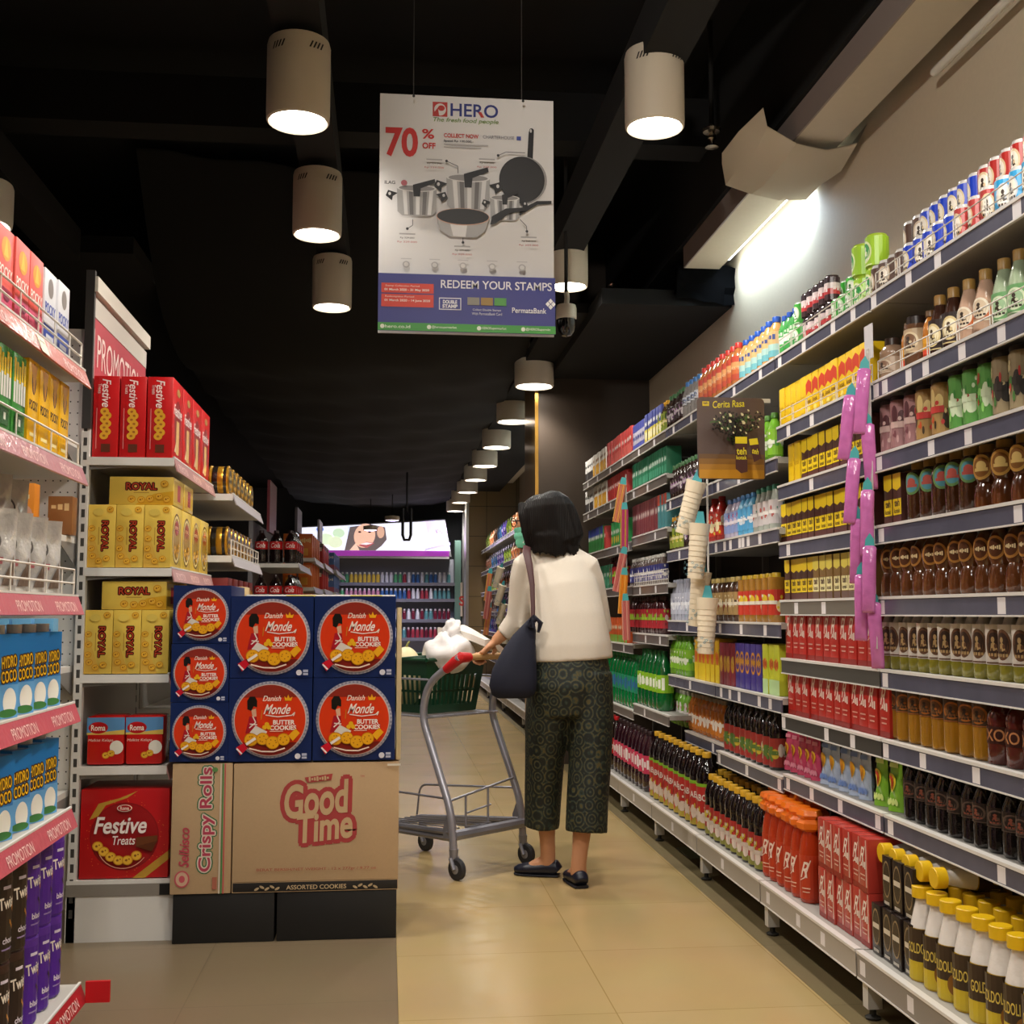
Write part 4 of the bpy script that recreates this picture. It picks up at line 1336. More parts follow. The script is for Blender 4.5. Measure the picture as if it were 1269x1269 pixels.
def pegboard(name, parent, o_, U, V, wd, ht, th_=0.012, pitch=0.025, r=0.003):
    f = plane(o_, U, V)
    b = MB()
    b.prism([(0, 0), (wd, 0), (wd, ht), (0, ht)], -th_, 0, white_steel, f)
    ob = b.build(name, parent, smooth=False)
    d = D(0.8, 0.0004)
    for i in range(int(wd / pitch)):
        for j in range(int(ht / (pitch * 1.6))):
            if True:
                cx, cy = (i + 0.5) * pitch, (j + 0.5) * pitch * 1.6
                d.sh.append(([(cx + r * math.cos(q), cy + r * math.sin(q)) for q in (0, 1.05, 2.1, 3.14, 4.2, 5.25)], [(0, 1, 2, 3, 4, 5)], '#34322f'))
    s_ = d.sh
    d.sh = [([p for sh in s_ for p in sh[0]], [tuple(6 * k + q for q in range(6)) for k in range(len(s_))], '#34322f')]
    d.build('peg_hole', ob, f)
    return ob


def slotted_upright(parent, x0, y0, x1, y1, z1, face_y=True):
    b = MB().box(x0, y0, 0, x1, y1, z1, white_steel)
    o = b.build('upright', parent, smooth=False)
    d = D(0.7, 0.0004)
    s_ = []
    n = int((z1 - 0.1) / 0.05)
    for k in range(n):
        z = 0.08 + 0.05 * k
        s_ += [((x0 + x1) / 2 - 0.006, z), ((x0 + x1) / 2 + 0.006, z), ((x0 + x1) / 2 + 0.006, z + 0.028), ((x0 + x1) / 2 - 0.006, z + 0.028)]
    d.add(s_, [tuple(4 * k + q for q in range(4)) for k in range(n)], '#3a3835')
    d.build('slot', o, plane((0, y0, 0), (1, 0, 0), (0, 0, 1)))


def promo_shelf(parent, y0, y1, z, xf, xb, mat=None, words=True, lip=0.045, slant=0.018, bracket=True, fence=0, name='shelf', end_white=True, tagat=()):
    """shelf facing the aisle at larger x, with a slanting PROMOTION strip"""
    b = MB().box(xb, y0, z - 0.028, xf, y1, z, M('#b7b3ab', 0.5))
    b.box(xb, y0 - 0.001, z - 0.027, xf + 0.001, y0 + 0.002, z + 0.001, white_steel)
    o = b.build(name, parent, smooth=False)
    r = MB()
    m = mat or promo
    r.prism([(xf, z + 0.004), (xf + slant, z - lip), (xf + slant - 0.004, z - lip - 0.002), (xf - 0.004, z + 0.002)], y0, y1, m, lambda a, b_, h: (a, h, b_))
    r.box(xf - 0.004, y0, z + 0.001, xf + 0.002, y1, z + 0.006, white_steel)
    r.build('promotion_strip', o, smooth=False)
    if words:
        d = D(0.4, 0.0004)
        n = max(1, round((y1 - y0) / 0.34))
        for k in range(n):
            d.text('PROMOTION', (y1 - y0) * (k + 0.5) / n, lip * 0.45, lip * 0.58, '#ecc9c4', w=(y1 - y0) / n * 0.6, bold=0.0)
        L = math.hypot(slant, lip)
        for t in tagat:
            d.rect(t - 0.03, 0.0, t + 0.03, lip, '#d6cda6')
            d.rect(t - 0.02, lip * 0.6, t + 0.02, lip * 0.72, '#77725e')
        d.build('lettering', o, plane((xf + slant + 0.0005, y0, z - lip), (0, 1, 0), (-slant / L, 0, lip / L)))
    if bracket:
        g = MB()
        for yy in (y0 + 0.012, y1 - 0.012):
            g.prism([(xb, z - 0.03), (xb + 0.17, z - 0.03), (xb + 0.03, z - 0.04), (xb, z - 0.043)], yy - 0.002, yy + 0.002, grey_steel, lambda a, b_, h: (a, h, b_))
        g.build('bracket', o, smooth=False)
    if fence:
        f = MB()
        xx = xf - 0.006
        for h in ((0.035, 0.07) if fence == 1 else (0.06,)):
            f.loft([(xx, y0 + 0.03, z), (xx, y0 + 0.03, z + h), (xx, y1 - 0.02, z + h), (xx, y1 - 0.02, z)], 0.0028, wire, 6)
        for k in range(1, 9):
            y = y0 + (y1 - y0) * k / 9
            f.loft([(xx, y, z), (xx, y, z + (0.07 if fence == 1 else 0.06))], 0.002, wire, 5)
        f.build('wire_guard', o)
    return o


# ---- near gondola at the left edge
N0, N1, NX, NB = 1.95, 3.15, -0.80, -1.22
o = empty('gondola_shelving', (0, 0, 0))
pegboard('back_panel', o, (NB, N0, 0.05), (0, 1, 0), (0, 0, 1), N1 - N0, 1.93)
slotted_upright(o, NB - 0.03, N1 - 0.03, NB + 0.002, N1, 2.0)
for z, m, fe in ((1.735, promo_hot, 1), (1.478, M('#c58a92', 0.3, coat=0.4), 2), (1.142, None, 1), (0.868, None, 0), (0.602, None, 0)):
    promo_shelf(o, N0, N1, z, NX, NB, m, fence=fe, tagat=(0.78,) if z > 1.7 else ())
promo_shelf(o, N0, N1 + 0.17, 0.115, NX - 0.005, NB, M('#a8232c', 0.35), bracket=False, name='base_shelf')
MB().box(NB, N0, 0, NX - 0.06, N1 + 0.15, 0.085, white_steel).build('plinth', o, smooth=False)
b = MB().box(NX + 0.012, N1 + 0.155, 0.07, NX + 0.075, N1 + 0.165, 0.125, M('#c4161e', 0.4))
b.build('shelf_flag', o, smooth=False)
tag(o, 'white gondola shelving at the left edge with pink promotion strips', 'shelving')


def lrow(key, y0, y1, n, z, desc, where, X=NX, inset=0.012, dz=0.0, behind=0.0, jit=0.004, rz=PI / 2, rot=None):
    pr = K[key]
    w_, ya, yb = width_of(pr)
    for k in range(n):
        y = y0 + (y1 - y0) * (k + 0.5) / n
        put(pr, (X - inset - behind + ya - random.uniform(0, jit), y, z + dz), 0, '%s %s from far end, %s' % (ORD[n - 1 - k], desc, where), desc + ' on ' + where, rot=rot or (0, 0, rz + random.uniform(-0.006, 0.006)))


def pocky_pink(d, w_, h):
    d.rect(-w_ / 2, 0, w_ / 2, h * 0.3, '#d9567a')
    d.ell(0, h * 0.75, w_ * 0.3, h * 0.14, '#e9a53a')
    d.poly([(-w_ * 0.15, h * 0.66), (0, h * 0.9), (w_ * 0.15, h * 0.66)], '#f4c64a')
    d.text('POCKY', 0, h * 0.47, h * 0.14, '#fbeee6', w=w_ * 0.86, bold=0.02)
    d.ell(w_ * 0.1, h * 0.2, w_ * 0.2, h * 0.05, '#7a2c4a')
def pocky_white(d, w_, h):
    d.rect(-w_ / 2, 0, w_ / 2, h * 0.28, '#2c48a6')
    d.ell(0, h * 0.78, w_ * 0.22, h * 0.13, '#8a8280')
    d.text('POCKY', 0, h * 0.5, h * 0.14, '#2c48b0', w=w_ * 0.86, bold=0.02)
    d.rect(-w_ * 0.3, h * 0.1, w_ * 0.3, h * 0.16, '#e4e6f0')
def pocky_yellow(d, w_, h):
    d.ell(0, h * 0.78, w_ * 0.2, h * 0.18, '#6b3c18')
    d.poly([(-w_ * 0.3, h * 0.95), (0, h * 0.6), (w_ * 0.3, h * 0.95)], '#c98a1c')
    d.text('POCKY', 0, h * 0.48, h * 0.11, '#4a2a14', w=w_ * 0.8, bold=0.02)
    d.rect(-w_ * 0.3, h * 0.12, w_ * 0.3, h * 0.16, '#fbe9a0')
def stick_green(d, w_, h):
    for k in range(5):
        u = (-0.34 + 0.17 * k) * w_
        d.rect(u - w_ * 0.07, h * 0.42, u + w_ * 0.07, h * 0.7, '#e2e4da')
        d.rect(u - w_ * 0.07, h * (0.66 + 0.03 * (k % 2)), u + w_ * 0.07, h * (0.94 - 0.04 * (k % 3)), '#e9c41e')
    d.rect(-w_ * 0.3, h * 0.1, w_ * 0.3, h * 0.3, '#1f5c26')
    d.rect(-w_ * 0.05, h * 0.16, w_ * 0.1, h * 0.24, '#e2e4da')
K['pocky_pink'] = carton('biscuit_box', 'box', 0.1, 0.045, 0.185, '#e8625a', pocky_pink)
K['pocky_white'] = carton('biscuit_box', 'box', 0.1, 0.045, 0.185, '#dcdde4', pocky_white)
K['pocky_yellow'] = carton('biscuit_box', 'box', 0.08, 0.035, 0.2, '#f0b91a', pocky_yellow, rough=0.25)
K['stick_green'] = carton('biscuit_pack', 'pack', 0.095, 0.035, 0.19, '#3b8f3c', stick_green, rough=0.25)
def silver(d, w_, h):
    d.ell(-w_ * 0.1, h * 0.62, w_ * 0.16, h * 0.12, '#55504e')
    d.ell(-w_ * 0.1, h * 0.62, w_ * 0.11, h * 0.08, '#e2dedc')
    d.rect(-w_ * 0.3, h * 0.34, w_ * 0.1, h * 0.42, '#b0616a')
    d.poly([(w_ * 0.1, h * 0.1), (w_ * 0.4, h * 0.1), (w_ * 0.36, h * 0.46)], '#6b5a4e')
silver_foil = M('#d2d0ce', 0.2, 0.35, 0.4, noise=0.35, nscale=22)
K['silver_bag'] = pouch('snack_bag', 0.115, 0.19, silver_foil, silver, 0.03)
def hydro(d, w_, h):
    d.rect(-w_ / 2, h * 0.6, w_ / 2, h, '#1878c4')
    d.rect(-w_ / 2, 0, w_ / 2, h * 0.4, '#62a4dc')
    d.ell(w_ * 0.08, h * 0.2, w_ * 0.32, h * 0.16, '#f1efe6')
    d.ell(0, h * 0.06, w_ * 0.45, h * 0.05, '#3c7a3c')
    for t, y in (('HYDRO', 0.67), ('COCO', 0.5)):
        d.text(t, 0, h * y, h * 0.14, '#f2c21c', w=w_ * 0.74, bold=0.02, rot=0.12, edge=((w_ * 0.045, '#4a2a12'),))
K['hydro'] = carton('coconut_water_carton', 'carton', 0.068, 0.068, 0.185, '#2a7fca', hydro, lambda d, w_, h: hydro(d, w_, h), cap=(0.017, 0.02, '#ece9e4'), side_right=False)
def twist(body, acc):
    def f(d, r, z0, z1):
        h = z1 - z0
        for u in (-1.9 * r, 0, 1.9 * r):
            d.text('Twister', u, z0 + h * 0.72, h * 0.15, '#f0e6d6', w=r * 1.7, bold=0.02, rot=0.1)
            d.poly([(u + r * 0.1, z0 + h * 0.62), (u + r * 0.7, z0 + h * 0.5), (u + r * 0.8, z0 + h * 0.92), (u + r * 0.5, z0 + h * 0.84)], '#d98a1c')
            d.rect(u - r * 0.6, z0 + h * 0.88, u - r * 0.05, z0 + h * 0.92, '#d8cfe0')
            d.poly([(u - r * 0.1, z0 + h * 0.5), (u + r * 0.6, z0 + h * 0.36), (u + r * 0.6, z0 + h * 0.31), (u - r * 0.1, z0 + h * 0.45)], acc)
            d.text('black' if body == '#4c1c8e' else 'choco', u - r * 0.1, z0 + h * 0.25, h * 0.08, '#e6dcea', w=r * 0.9, bold=0.02)
            d.rect(u - r * 0.6, z0 + h * 0.13, u + r * 0.5, z0 + h * 0.15, '#9a86b8')
    return f
for nm, c, a, lid in (('purple', '#4c1c8e', '#2a1c22', '#5a2a9c'), ('brown', '#2b1d16', '#c98a3a', '#3a221c')):
    K['twist_' + nm] = bottle('wafer_canister', 'canister', 0.205, 0.043, c, 'jar', lid, 1.0, 0.1, label=(0.03, 0.9, c), art=twist(c, a), seg=24, rough=0.25)
WL = 'top shelf at left edge'
lrow('pocky_pink', 2.28, 2.8, 5, 1.735, 'pink biscuit box', WL)
lrow('pocky_white', 2.82, 3.03, 2, 1.735, 'white and blue biscuit box', WL)
WL = 'second shelf at left edge'
lrow('stick_green', 2.3, 2.7, 4, 1.478, 'green and yellow stick pack', WL)
lrow('pocky_yellow', 2.71, 3.07, 4, 1.478, 'yellow biscuit box', WL)
WL = 'third shelf at left edge'
lrow('silver_bag', 2.25, 3.1, 7, 1.142, 'lower silver snack bag', WL, inset=0.035, rz=PI / 2 - 0.75)
lrow('silver_bag', 2.3, 3.12, 6, 1.142, 'upper silver snack bag', WL, inset=0.12, dz=0.105, rz=PI / 2 - 0.7)
for z, wl in ((0.868, 'fourth shelf at left edge'), (0.602, 'fifth shelf at left edge')):
    lrow('hydro', 2.3, 3.12, 7, z, 'blue coconut water carton', wl, jit=0.004, inset=0.03, rz=PI / 2 - 0.36)
for z, wl in ((0.115, 'bottom'), (0.3205, 'upper')):
    lrow('twist_purple', 2.97, 3.28, 3, z, '%s purple canister' % wl, 'base shelf at left edge', inset=0.03, jit=0.002, X=NX - 0.005, rz=PI / 2 - 0.08)
    lrow('twist_brown', 2.34, 2.96, 6, z, '%s brown canister' % wl, 'base shelf at left edge', inset=0.03 - (0.0 if z < 0.2 else 0.0), jit=0.002, X=NX - 0.005, rz=PI / 2 - 0.08)

# ---- second gondola: its end shelves face the camera, its bays face the aisle
GY, GX, GB = 4.16, -0.746, -1.04
o = empty('gondola_shelving', (0, 0, 0))
pegboard('end_panel', o, (-1.9, GY + 0.04, 0.1), (1, 0, 0), (0, 0, 1), 0.84, 2.0)
slotted_upright(o, -1.062, GY, -1.034, GY + 0.03, 2.1)
MB().box(-1.055, GY + 0.03, 0.1, -1.042, GY + 0.92, 1.88, M('#8f8c86', 0.5)).build('back_panel', o, smooth=False)
for z, d_, in ((1.64, 0.0), (1.255, 0.0), (0.89, 0.0), (0.58, 0.0)):
    promo_shelf(o, GY, GY + 0.92, z, GX, GB, M('#b98a88', 0.35, coat=0.3), slant=0.013)
bs = MB().box(-1.065, GY, 0.0, GX + 0.035, GY + 0.92, 0.15, white_steel).box(-1.065, GY - 0.003, 0.15, GX + 0.035, GY + 0.92, 0.19, M('#9a958d', 0.35, 0.4)).box(-1.065, GY - 0.002, 0.19, GX + 0.035, GY + 0.92, 0.203, white_steel)
bs.box(GX - 0.012, GY - 0.006, 0.152, GX + 0.03, GY, 0.188, M('#111111', 0.5))
bs.build('base_shelf', o, smooth=False)
sh = []
for z, xa, xb_ in ((1.36, -1.42, -1.075), (1.69, -1.42, -1.075), (0.92, -1.42, -1.075), (0.5, -1.42, -1.075)):
    b = MB().box(xa, GY - 0.24, z - 0.02, xb_, GY + 0.03, z, white_steel).box(xa, GY - 0.245, z - 0.05, xb_, GY - 0.24, z - 0.004, M('#35343a', 0.4))
    b.prism([(GY + 0.03, z - 0.02), (GY - 0.2, z - 0.02), (GY + 0.03, z - 0.1)], xb_ - 0.004, xb_, grey_steel, lambda a, b_2, h: (h, a, b_2))
    b.build('end_shelf', o, smooth=False)
sg = MB().box(-1.06, GY - 0.01, 1.74, -1.03, GY + 0.01, 2.3, M('#3a3735', 0.5, 0.4)).box(-1.045, GY + 0.01, 1.9, -1.035, GY + 0.9, 2.2, M('#a83440', 0.45))
sg.box(-1.05, GY + 0.01, 2.14, -1.033, GY + 0.9, 2.21, M('#b7b2a8', 0.5)).box(-1.06, GY - 0.005, 2.225, -1.02, GY + 0.91, 2.28, M('#c9c3b6', 0.5))
sgo = sg.build('promotion_sign', o, smooth=False)
d = D(0.4, 0.0006)
d.text('PROMOTION', 0.43, 0.13, 0.12, '#ddc9c2', w=0.74)
d.build('lettering', sgo, plane((-1.0345, GY + 0.01, 1.9), (0, 1, 0), (0, 0, 1)))
tag(o, 'white gondola shelving of red and golden biscuit boxes under a promotion sign', 'shelving')

def festive_narrow(d, w_, h):
    d.text('Festive', 0, h * 0.78, w_ * 0.34, '#f2e4e0', w=h * 0.34, bold=0.015, shear=0.2, rot=-PI / 2)
    d.text('Treats', -w_ * 0.26, h * 0.84, w_ * 0.13, '#f2e4e0', w=h * 0.12, rot=-PI / 2)
    for k in range(7):
        d.ell((0.05 if k % 2 else -0.05) * w_, h * (0.56 - 0.05 * k), w_ * 0.17, w_ * 0.15, '#dba52c', 14)
        d.ell((0.05 if k % 2 else -0.05) * w_, h * (0.56 - 0.05 * k), w_ * 0.06, w_ * 0.05, '#a8641c', 8)
    d.rect(-w_ * 0.15, h * 0.06, w_ * 0.2, h * 0.16, '#5e2a16')
    d.rect(-w_ * 0.36, h * 0.1, -w_ * 0.33, h * 0.6, '#d88a88')
def festive_side(d, w_, h):
    d.ell(0, h * 0.46, w_ * 0.33, h * 0.3, '#8c1418')
    d.text('Festive', 0, h * 0.62, h * 0.14, '#f2e4e0', w=w_ * 0.75, bold=0.015, shear=0.25)
    d.poly([(-w_ * 0.3, h * 0.1), (0, h * 0.34), (w_ * 0.1, h * 0.1)], '#e2c6a2')
    d.rect(-w_ * 0.14, h * 0.08, w_ * 0.12, h * 0.5, '#d9b06a')
    d.ell(0, h * 0.86, w_ * 0.16, h * 0.05, '#b98a4a')
K['festive'] = carton('biscuit_box', 'box', 0.088, 0.205, 0.287, '#c21519', festive_narrow, festive_side, rough=0.3)
def put_cam(key, x, y, z, label, group=None, rz=0.0, rot=None):
    return put(K[key], (x, y, z), rz, label, group, rot=rot)
for k, px in enumerate((-0.985, -0.893, -0.801)):
    put_cam('festive', px + 0.0, GY + 0.015, 1.642, '%s red biscuit box from the upright, above the golden boxes' % ORD[k], 'red biscuit boxes standing in the end bay')
for k in range(3):
    put_cam('festive', -0.801, GY + 0.23 + 0.215 * k, 1.642, '%s red biscuit box behind the front right one' % ORD[k], 'red biscuit boxes standing in the end bay')


def cookies(d, pts, r):
    for i, (u, v) in enumerate(pts):
        d.ell(u, v, r, r * 0.9, '#c98a1e', 14)
        d.ell(u, v, r * 0.82, r * 0.74, '#e2b03a', 14)
        d.ell(u - r * 0.2, v, r * 0.24, r * 0.22, '#8a5212', 8)
        d.ell(u + r * 0.3, v + r * 0.2, r * 0.15, r * 0.14, '#8a5212', 8)
def royal_front(d, w_, h):
    d.poly([(-w_ * 0.5, h * 0.0), (w_ * 0.1, 0), (-w_ * 0.3, h * 0.5), (-w_ * 0.5, h * 0.62)], '#d6ab48')
    d.text('ROYAL', w_ * 0.12, h * 0.5, w_ * 0.24, '#a83a1e', w=h * 0.48, bold=0.02, rot=-PI / 2, edge=((w_ * 0.035, '#3a1010'),))
    d.rect(-w_ * 0.12, h * 0.36, -w_ * 0.09, h * 0.64, '#b08a3a')
    cookies(d, [(-w_ * 0.36, h * 0.62), (-w_ * 0.34, h * 0.46), (-w_ * 0.36, h * 0.3), (-w_ * 0.3, h * 0.18), (-w_ * 0.08, h * 0.1), (w_ * 0.2, h * 0.14), (w_ * 0.3, h * 0.92)], w_ * 0.13)
    d.ell(-w_ * 0.12, h * 0.88, w_ * 0.2, w_ * 0.14, '#dcc15a', 16)
def royal_side(d, w_, h):
    d.ell(0, h * 0.48, w_ * 0.42, h * 0.42, '#8a6a1e')
    d.ell(0, h * 0.48, w_ * 0.38, h * 0.385, '#e6d08a')
    d.ell(0, h * 0.48, w_ * 0.33, h * 0.34, M('#c9a038', 0.25, 0.4))
    d.ell(0, h * 0.66, w_ * 0.2, h * 0.12, '#a83a1e')
    d.text('ROYAL', 0, h * 0.66, h * 0.06, '#f2e4b0', w=w_ * 0.34)
    cookies(d, [(-w_ * 0.16, h * 0.3), (w_ * 0.04, h * 0.25), (w_ * 0.18, h * 0.34)], w_ * 0.09)
def royal_lying(d, w_, h):
    d.poly([(-w_ * 0.1, 0), (w_ * 0.5, 0), (w_ * 0.5, h * 0.5), (w_ * 0.2, h * 0.4)], '#d8a62c')
    d.text('ROYAL', 0, h * 0.66, h * 0.25, '#a83a1e', w=w_ * 0.48, bold=0.02, edge=((h * 0.035, '#3a1010'),))
    d.rect(-w_ * 0.12, h * 0.42, w_ * 0.12, h * 0.45, '#b08a3a')
    cookies(d, [(-w_ * 0.15, h * 0.2), (0, h * 0.18), (w_ * 0.14, h * 0.22), (w_ * 0.28, h * 0.3), (w_ * 0.4, h * 0.2), (w_ * 0.36, h * 0.75)], h * 0.14)
gold_card = '#dcbc52'
K['royal'] = carton('biscuit_box', 'box', 0.093, 0.2, 0.218, gold_card, royal_front, royal_side, rough=0.25)
K['royal_lying'] = carton('biscuit_box', 'box', 0.218, 0.2, 0.098, gold_card, royal_lying, lambda d, w_, h: (d.rect(-w_ * 0.42, h * 0.12, w_ * 0.42, h * 0.9, '#c9a038'), d.rect(-w_ * 0.1, h * 0.2, w_ * 0.2, h * 0.8, '#a83a3a')), rough=0.25)
for zi, (z, xs, xl) in enumerate(((1.257, (-0.986, -0.8915, -0.797), -0.858), (0.892, (-0.986, -0.8915, -0.797), -0.873))):
    lvl = ('on the upper shelf', 'on the lower shelf')[zi]
    for k, x in enumerate(xs):
        put_cam('royal', x, GY + 0.01, z, '%s standing golden biscuit box from the upright, %s' % (ORD[k], lvl), 'golden biscuit boxes')
    put_cam('royal_lying', xl, GY + 0.02, z + 0.2195, 'golden biscuit box lying across the three %s' % lvl, 'golden biscuit boxes')
    for k in range(3):
        put_cam('royal', xs[2], GY + 0.22 + 0.215 * k, z, '%s golden biscuit box behind the front row %s' % (ORD[k], lvl), 'golden biscuit boxes')
    put_cam('royal_lying', xl, GY + 0.235, z + 0.2195, 'golden biscuit box lying behind another %s' % lvl, 'golden biscuit boxes')
def roma(d, w_, h):
    d.rect(-w_ / 2, h * 0.62, w_ / 2, h * 0.97, '#5b8fc0')
    d.poly([(-w_ / 2, h * 0.62), (w_ / 2, h * 0.62), (w_ / 2, h * 0.72), (0, h * 0.68), (-w_ / 2, h * 0.66)], '#d8b85a')
    d.ell(-w_ * 0.2, h * 0.76, w_ * 0.26, h * 0.12, '#b3161a')
    d.text('Roma', -w_ * 0.2, h * 0.76, h * 0.12, '#f2e4d6', w=w_ * 0.38, bold=0.02)
    d.text('Malkist Kelapa', -w_ * 0.12, h * 0.5, h * 0.07, '#f0d6c6', w=w_ * 0.66, shear=0.2)
    d.ell(w_ * 0.3, h * 0.36, w_ * 0.18, h * 0.14, '#ece6d8')
    cookies(d, [(w_ * 0.02, h * 0.2), (w_ * 0.16, h * 0.24)], w_ * 0.1)
K['roma'] = carton('biscuit_tin', 'tin', 0.125, 0.12, 0.166, '#bf1a18', roma, bev=0.012, rough=0.25)
put_cam('roma', -0.955, GY + 0.02, 0.582, 'red biscuit tin beside the upright, above the festive box', 'red biscuit tins')
put_cam('roma', -0.826, GY + 0.02, 0.582, 'red biscuit tin nearest the stacked blue boxes', 'red biscuit tins')
for k, x in enumerate((-0.95, -0.85)):
    put(K['royal_lying'], (x + 0.03, GY + 0.3, 0.582 + 0.12 * 0 ), 0, '%s small golden box in the dark behind the red tins' % ORD[k], rot=(0, 0, 0), scale=0.45)
def festive_big(d, w_, h):
    d.ell(0, h * 0.47, w_ * 0.39, h * 0.38, '#8e1116', 36)
    d.ell(0, h * 0.47, w_ * 0.375, h * 0.365, '#9c1418', 36)
    d.poly([(-w_ * 0.4, h * 0.66), (-w_ * 0.3, h * 0.84), (-w_ * 0.06, h * 0.9), (w_ * 0.14, h * 0.98), (w_ * 0.02, h * 0.9), (-w_ * 0.22, h * 0.82), (-w_ * 0.3, h * 0.7)], '#c29a3a')
    d.poly([(w_ * 0.1, 0), (w_ * 0.24, 0), (w_ * 0.5, h * 0.2), (w_ * 0.5, h * 0.3)], '#b98f36')
    rn = random.Random(4)
    for k in range(46):
        a, q = rn.uniform(0, 2 * PI), rn.uniform(0.4, 0.5)
        d.ell(w_ * q * math.cos(a) * 0.98, h * 0.47 + h * q * math.sin(a) * 0.95, w_ * 0.005, w_ * 0.005, '#e0803a', 6)
    d.ell(0, h * 0.79, w_ * 0.085, h * 0.04, '#e8d6c8')
    d.ell(0, h * 0.79, w_ * 0.075, h * 0.033, '#b01318')
    d.text('Roma', 0, h * 0.79, h * 0.04, '#f2e4d6', w=w_ * 0.1, bold=0.02)
    d.text('Festive', -w_ * 0.03, h * 0.6, h * 0.19, '#f6ece6', w=w_ * 0.58, bold=0.02, shear=0.2)
    d.text('Treats', w_ * 0.0, h * 0.43, h * 0.1, '#f6ece6', w=w_ * 0.26, bold=0.01, shear=0.15)
    d.poly([(w_ * 0.14, h * 0.36), (w_ * 0.38, h * 0.42), (w_ * 0.38, h * 0.48), (w_ * 0.14, h * 0.46)], '#6b3a1c')
    d.poly([(w_ * 0.14, h * 0.36), (w_ * 0.32, h * 0.3), (w_ * 0.38, h * 0.42)], '#5a2c14')
    cookies(d, [(-w_ * 0.29, h * 0.37), (-w_ * 0.22, h * 0.31), (-w_ * 0.14, h * 0.25), (-w_ * 0.05, h * 0.21), (w_ * 0.05, h * 0.21), (w_ * 0.15, h * 0.26)], w_ * 0.062)
    d.line([(w_ * 0.3 * math.cos(a), h * 0.42 + h * 0.3 * math.sin(a)) for a in [PI + 0.5 + k * 0.2 for k in range(11)]], h * 0.008, '#d8a08a')
K['festive_big'] = carton('biscuit_box', 'box', 0.293, 0.22, 0.297, '#b9151a', festive_big, lambda d, w_, h: d.rect(-w_ / 2, h * 0.2, w_ / 2, h * 0.3, '#c29a3a'), rough=0.3)
put_cam('festive_big', -0.881, GY + 0.01, 0.205, 'large red square biscuit box with a gold ribbon on the white base')
# small things on the end shelves behind the near gondola
def simple(key, w_, d_, h, col, word, wc, extra=None, name='snack_box'):
    K[key] = carton(name, 'box', w_, d_, h, col, box_word(word, wc, 0.72, 0.14, extra))
simple('extra_milk', 0.135, 0.06, 0.16, '#d98ab0', 'EXTRA MILK', '#3a4a9a', lambda d, w_, h: d.poly([(-w_ * 0.4, h * 0.42), (w_ * 0.4, h * 0.56), (w_ * 0.4, h * 0.34)], '#4a6aa8'))
simple('brown_snack', 0.08, 0.06, 0.13, '#8a5a30', 'SOY', '#e0c08a')
simple('fruit_box', 0.128, 0.06, 0.16, '#e08a2a', 'CRISP', '#f4dca8', lambda d, w_, h: (d.ell(w_ * 0.2, h * 0.35, w_ * 0.26, h * 0.22, '#d8a088'), d.ell(-w_ * 0.2, h * 0.3, w_ * 0.2, h * 0.15, '#e8d01e'), d.rect(-w_ / 2, 0, w_ / 2, h * 0.14, '#4a9a2c')))
simple('blue_box', 0.06, 0.06, 0.16, '#6fb0dc', 'MILK', '#2c5aa0')
simple('yellow_box', 0.06, 0.05, 0.13, '#d8b82a', 'EXTRA', '#5a3a1a', lambda d, w_, h: d.rect(-w_ / 2, 0, w_ / 2, h * 0.3, '#3f7a34'))
for k, x in enumerate((-1.345, -1.2)):
    put_cam('extra_milk', x, GY - 0.2, 1.692, ['pink milk biscuit box farther left on the end shelf', 'pink milk biscuit box beside the brown box on the end shelf'][k], 'pink milk boxes')
put_cam('brown_snack', -1.115, GY - 0.2, 1.692, 'small brown box beside the pink milk box')
put_cam('brown_snack', -1.098, GY - 0.1, 1.362, 'small brown box behind the orange fruit boxes')
for k, x in enumerate((-1.345, -1.21)):
    put_cam('fruit_box', x, GY - 0.225, 1.362, ['orange and green fruit box farther left on the end shelf', 'orange and green fruit box nearer the upright'][k], 'orange fruit boxes')
for z, kk, dd in ((0.922, 'blue_box', 'blue milk box'), (0.502, 'yellow_box', 'yellow and green packet')):
    for k in range(4):
        put_cam(kk, -1.11 - 0.07 * k, GY - 0.2, z, '%s %s from the upright on the end shelf' % (ORD[k], dd), dd + 'es on the end shelf')
K['yellow_low'] = K['yellow_box']

# ---- third run: tins, then the far gondola of soda, orange and red packs
o = empty('gondola_shelving', (0, 0, 0))
Y2, X2 = GY + 0.94, -0.665
MB().box(-1.05, Y2, 0.05, -1.03, Y2 + 1.1, 1.98, M('#8f8c86', 0.5)).build('back_panel', o, smooth=False)
slotted_upright(o, -1.06, Y2 - 0.01, -1.035, Y2 + 0.02, 2.0)
for z in (1.61, 1.345, 1.05, 0.7):
    promo_shelf(o, Y2, Y2 + 1.1, z, X2, GB, M('#a8a2a6', 0.35), words=False, fence=1 if z in (1.345,) else 0)
MB().box(-1.05, Y2, 0, X2, Y2 + 1.1, 0.2, white_steel).build('base_shelf', o, smooth=False)
tag(o, 'white gondola shelving of black and gold biscuit tins', 'shelving')
black_tin = M('#14100d', 0.25, coat=0.5)
gold = M('#c9942c', 0.25, 0.7)
b = MB().lathe([(0, 0), (0.062, 0), (0.062, 0.068), (0, 0.068)], black_tin, 26, (0, 0, 0), 'x')
to = b.build('biscuit_tin', link=False)
MB().lathe([(0.0625, 0.02), (0.0632, 0.022), (0.0632, 0.042), (0.0625, 0.044)], gold, 26, (0, 0, 0), 'x').build('gold_band', to)
MB().lathe([(0.04, 0.0685), (0.062, 0.068), (0.066, 0.064), (0.066, 0.058), (0.0622, 0.056)], gold, 26, (0, 0, 0), 'x').build('rim', to)
d = D(0.3)
d.ell(0, 0, 0.056, 0.056, '#2a1c10')
d.ell(0, 0, 0.05, 0.05, '#c9942c')
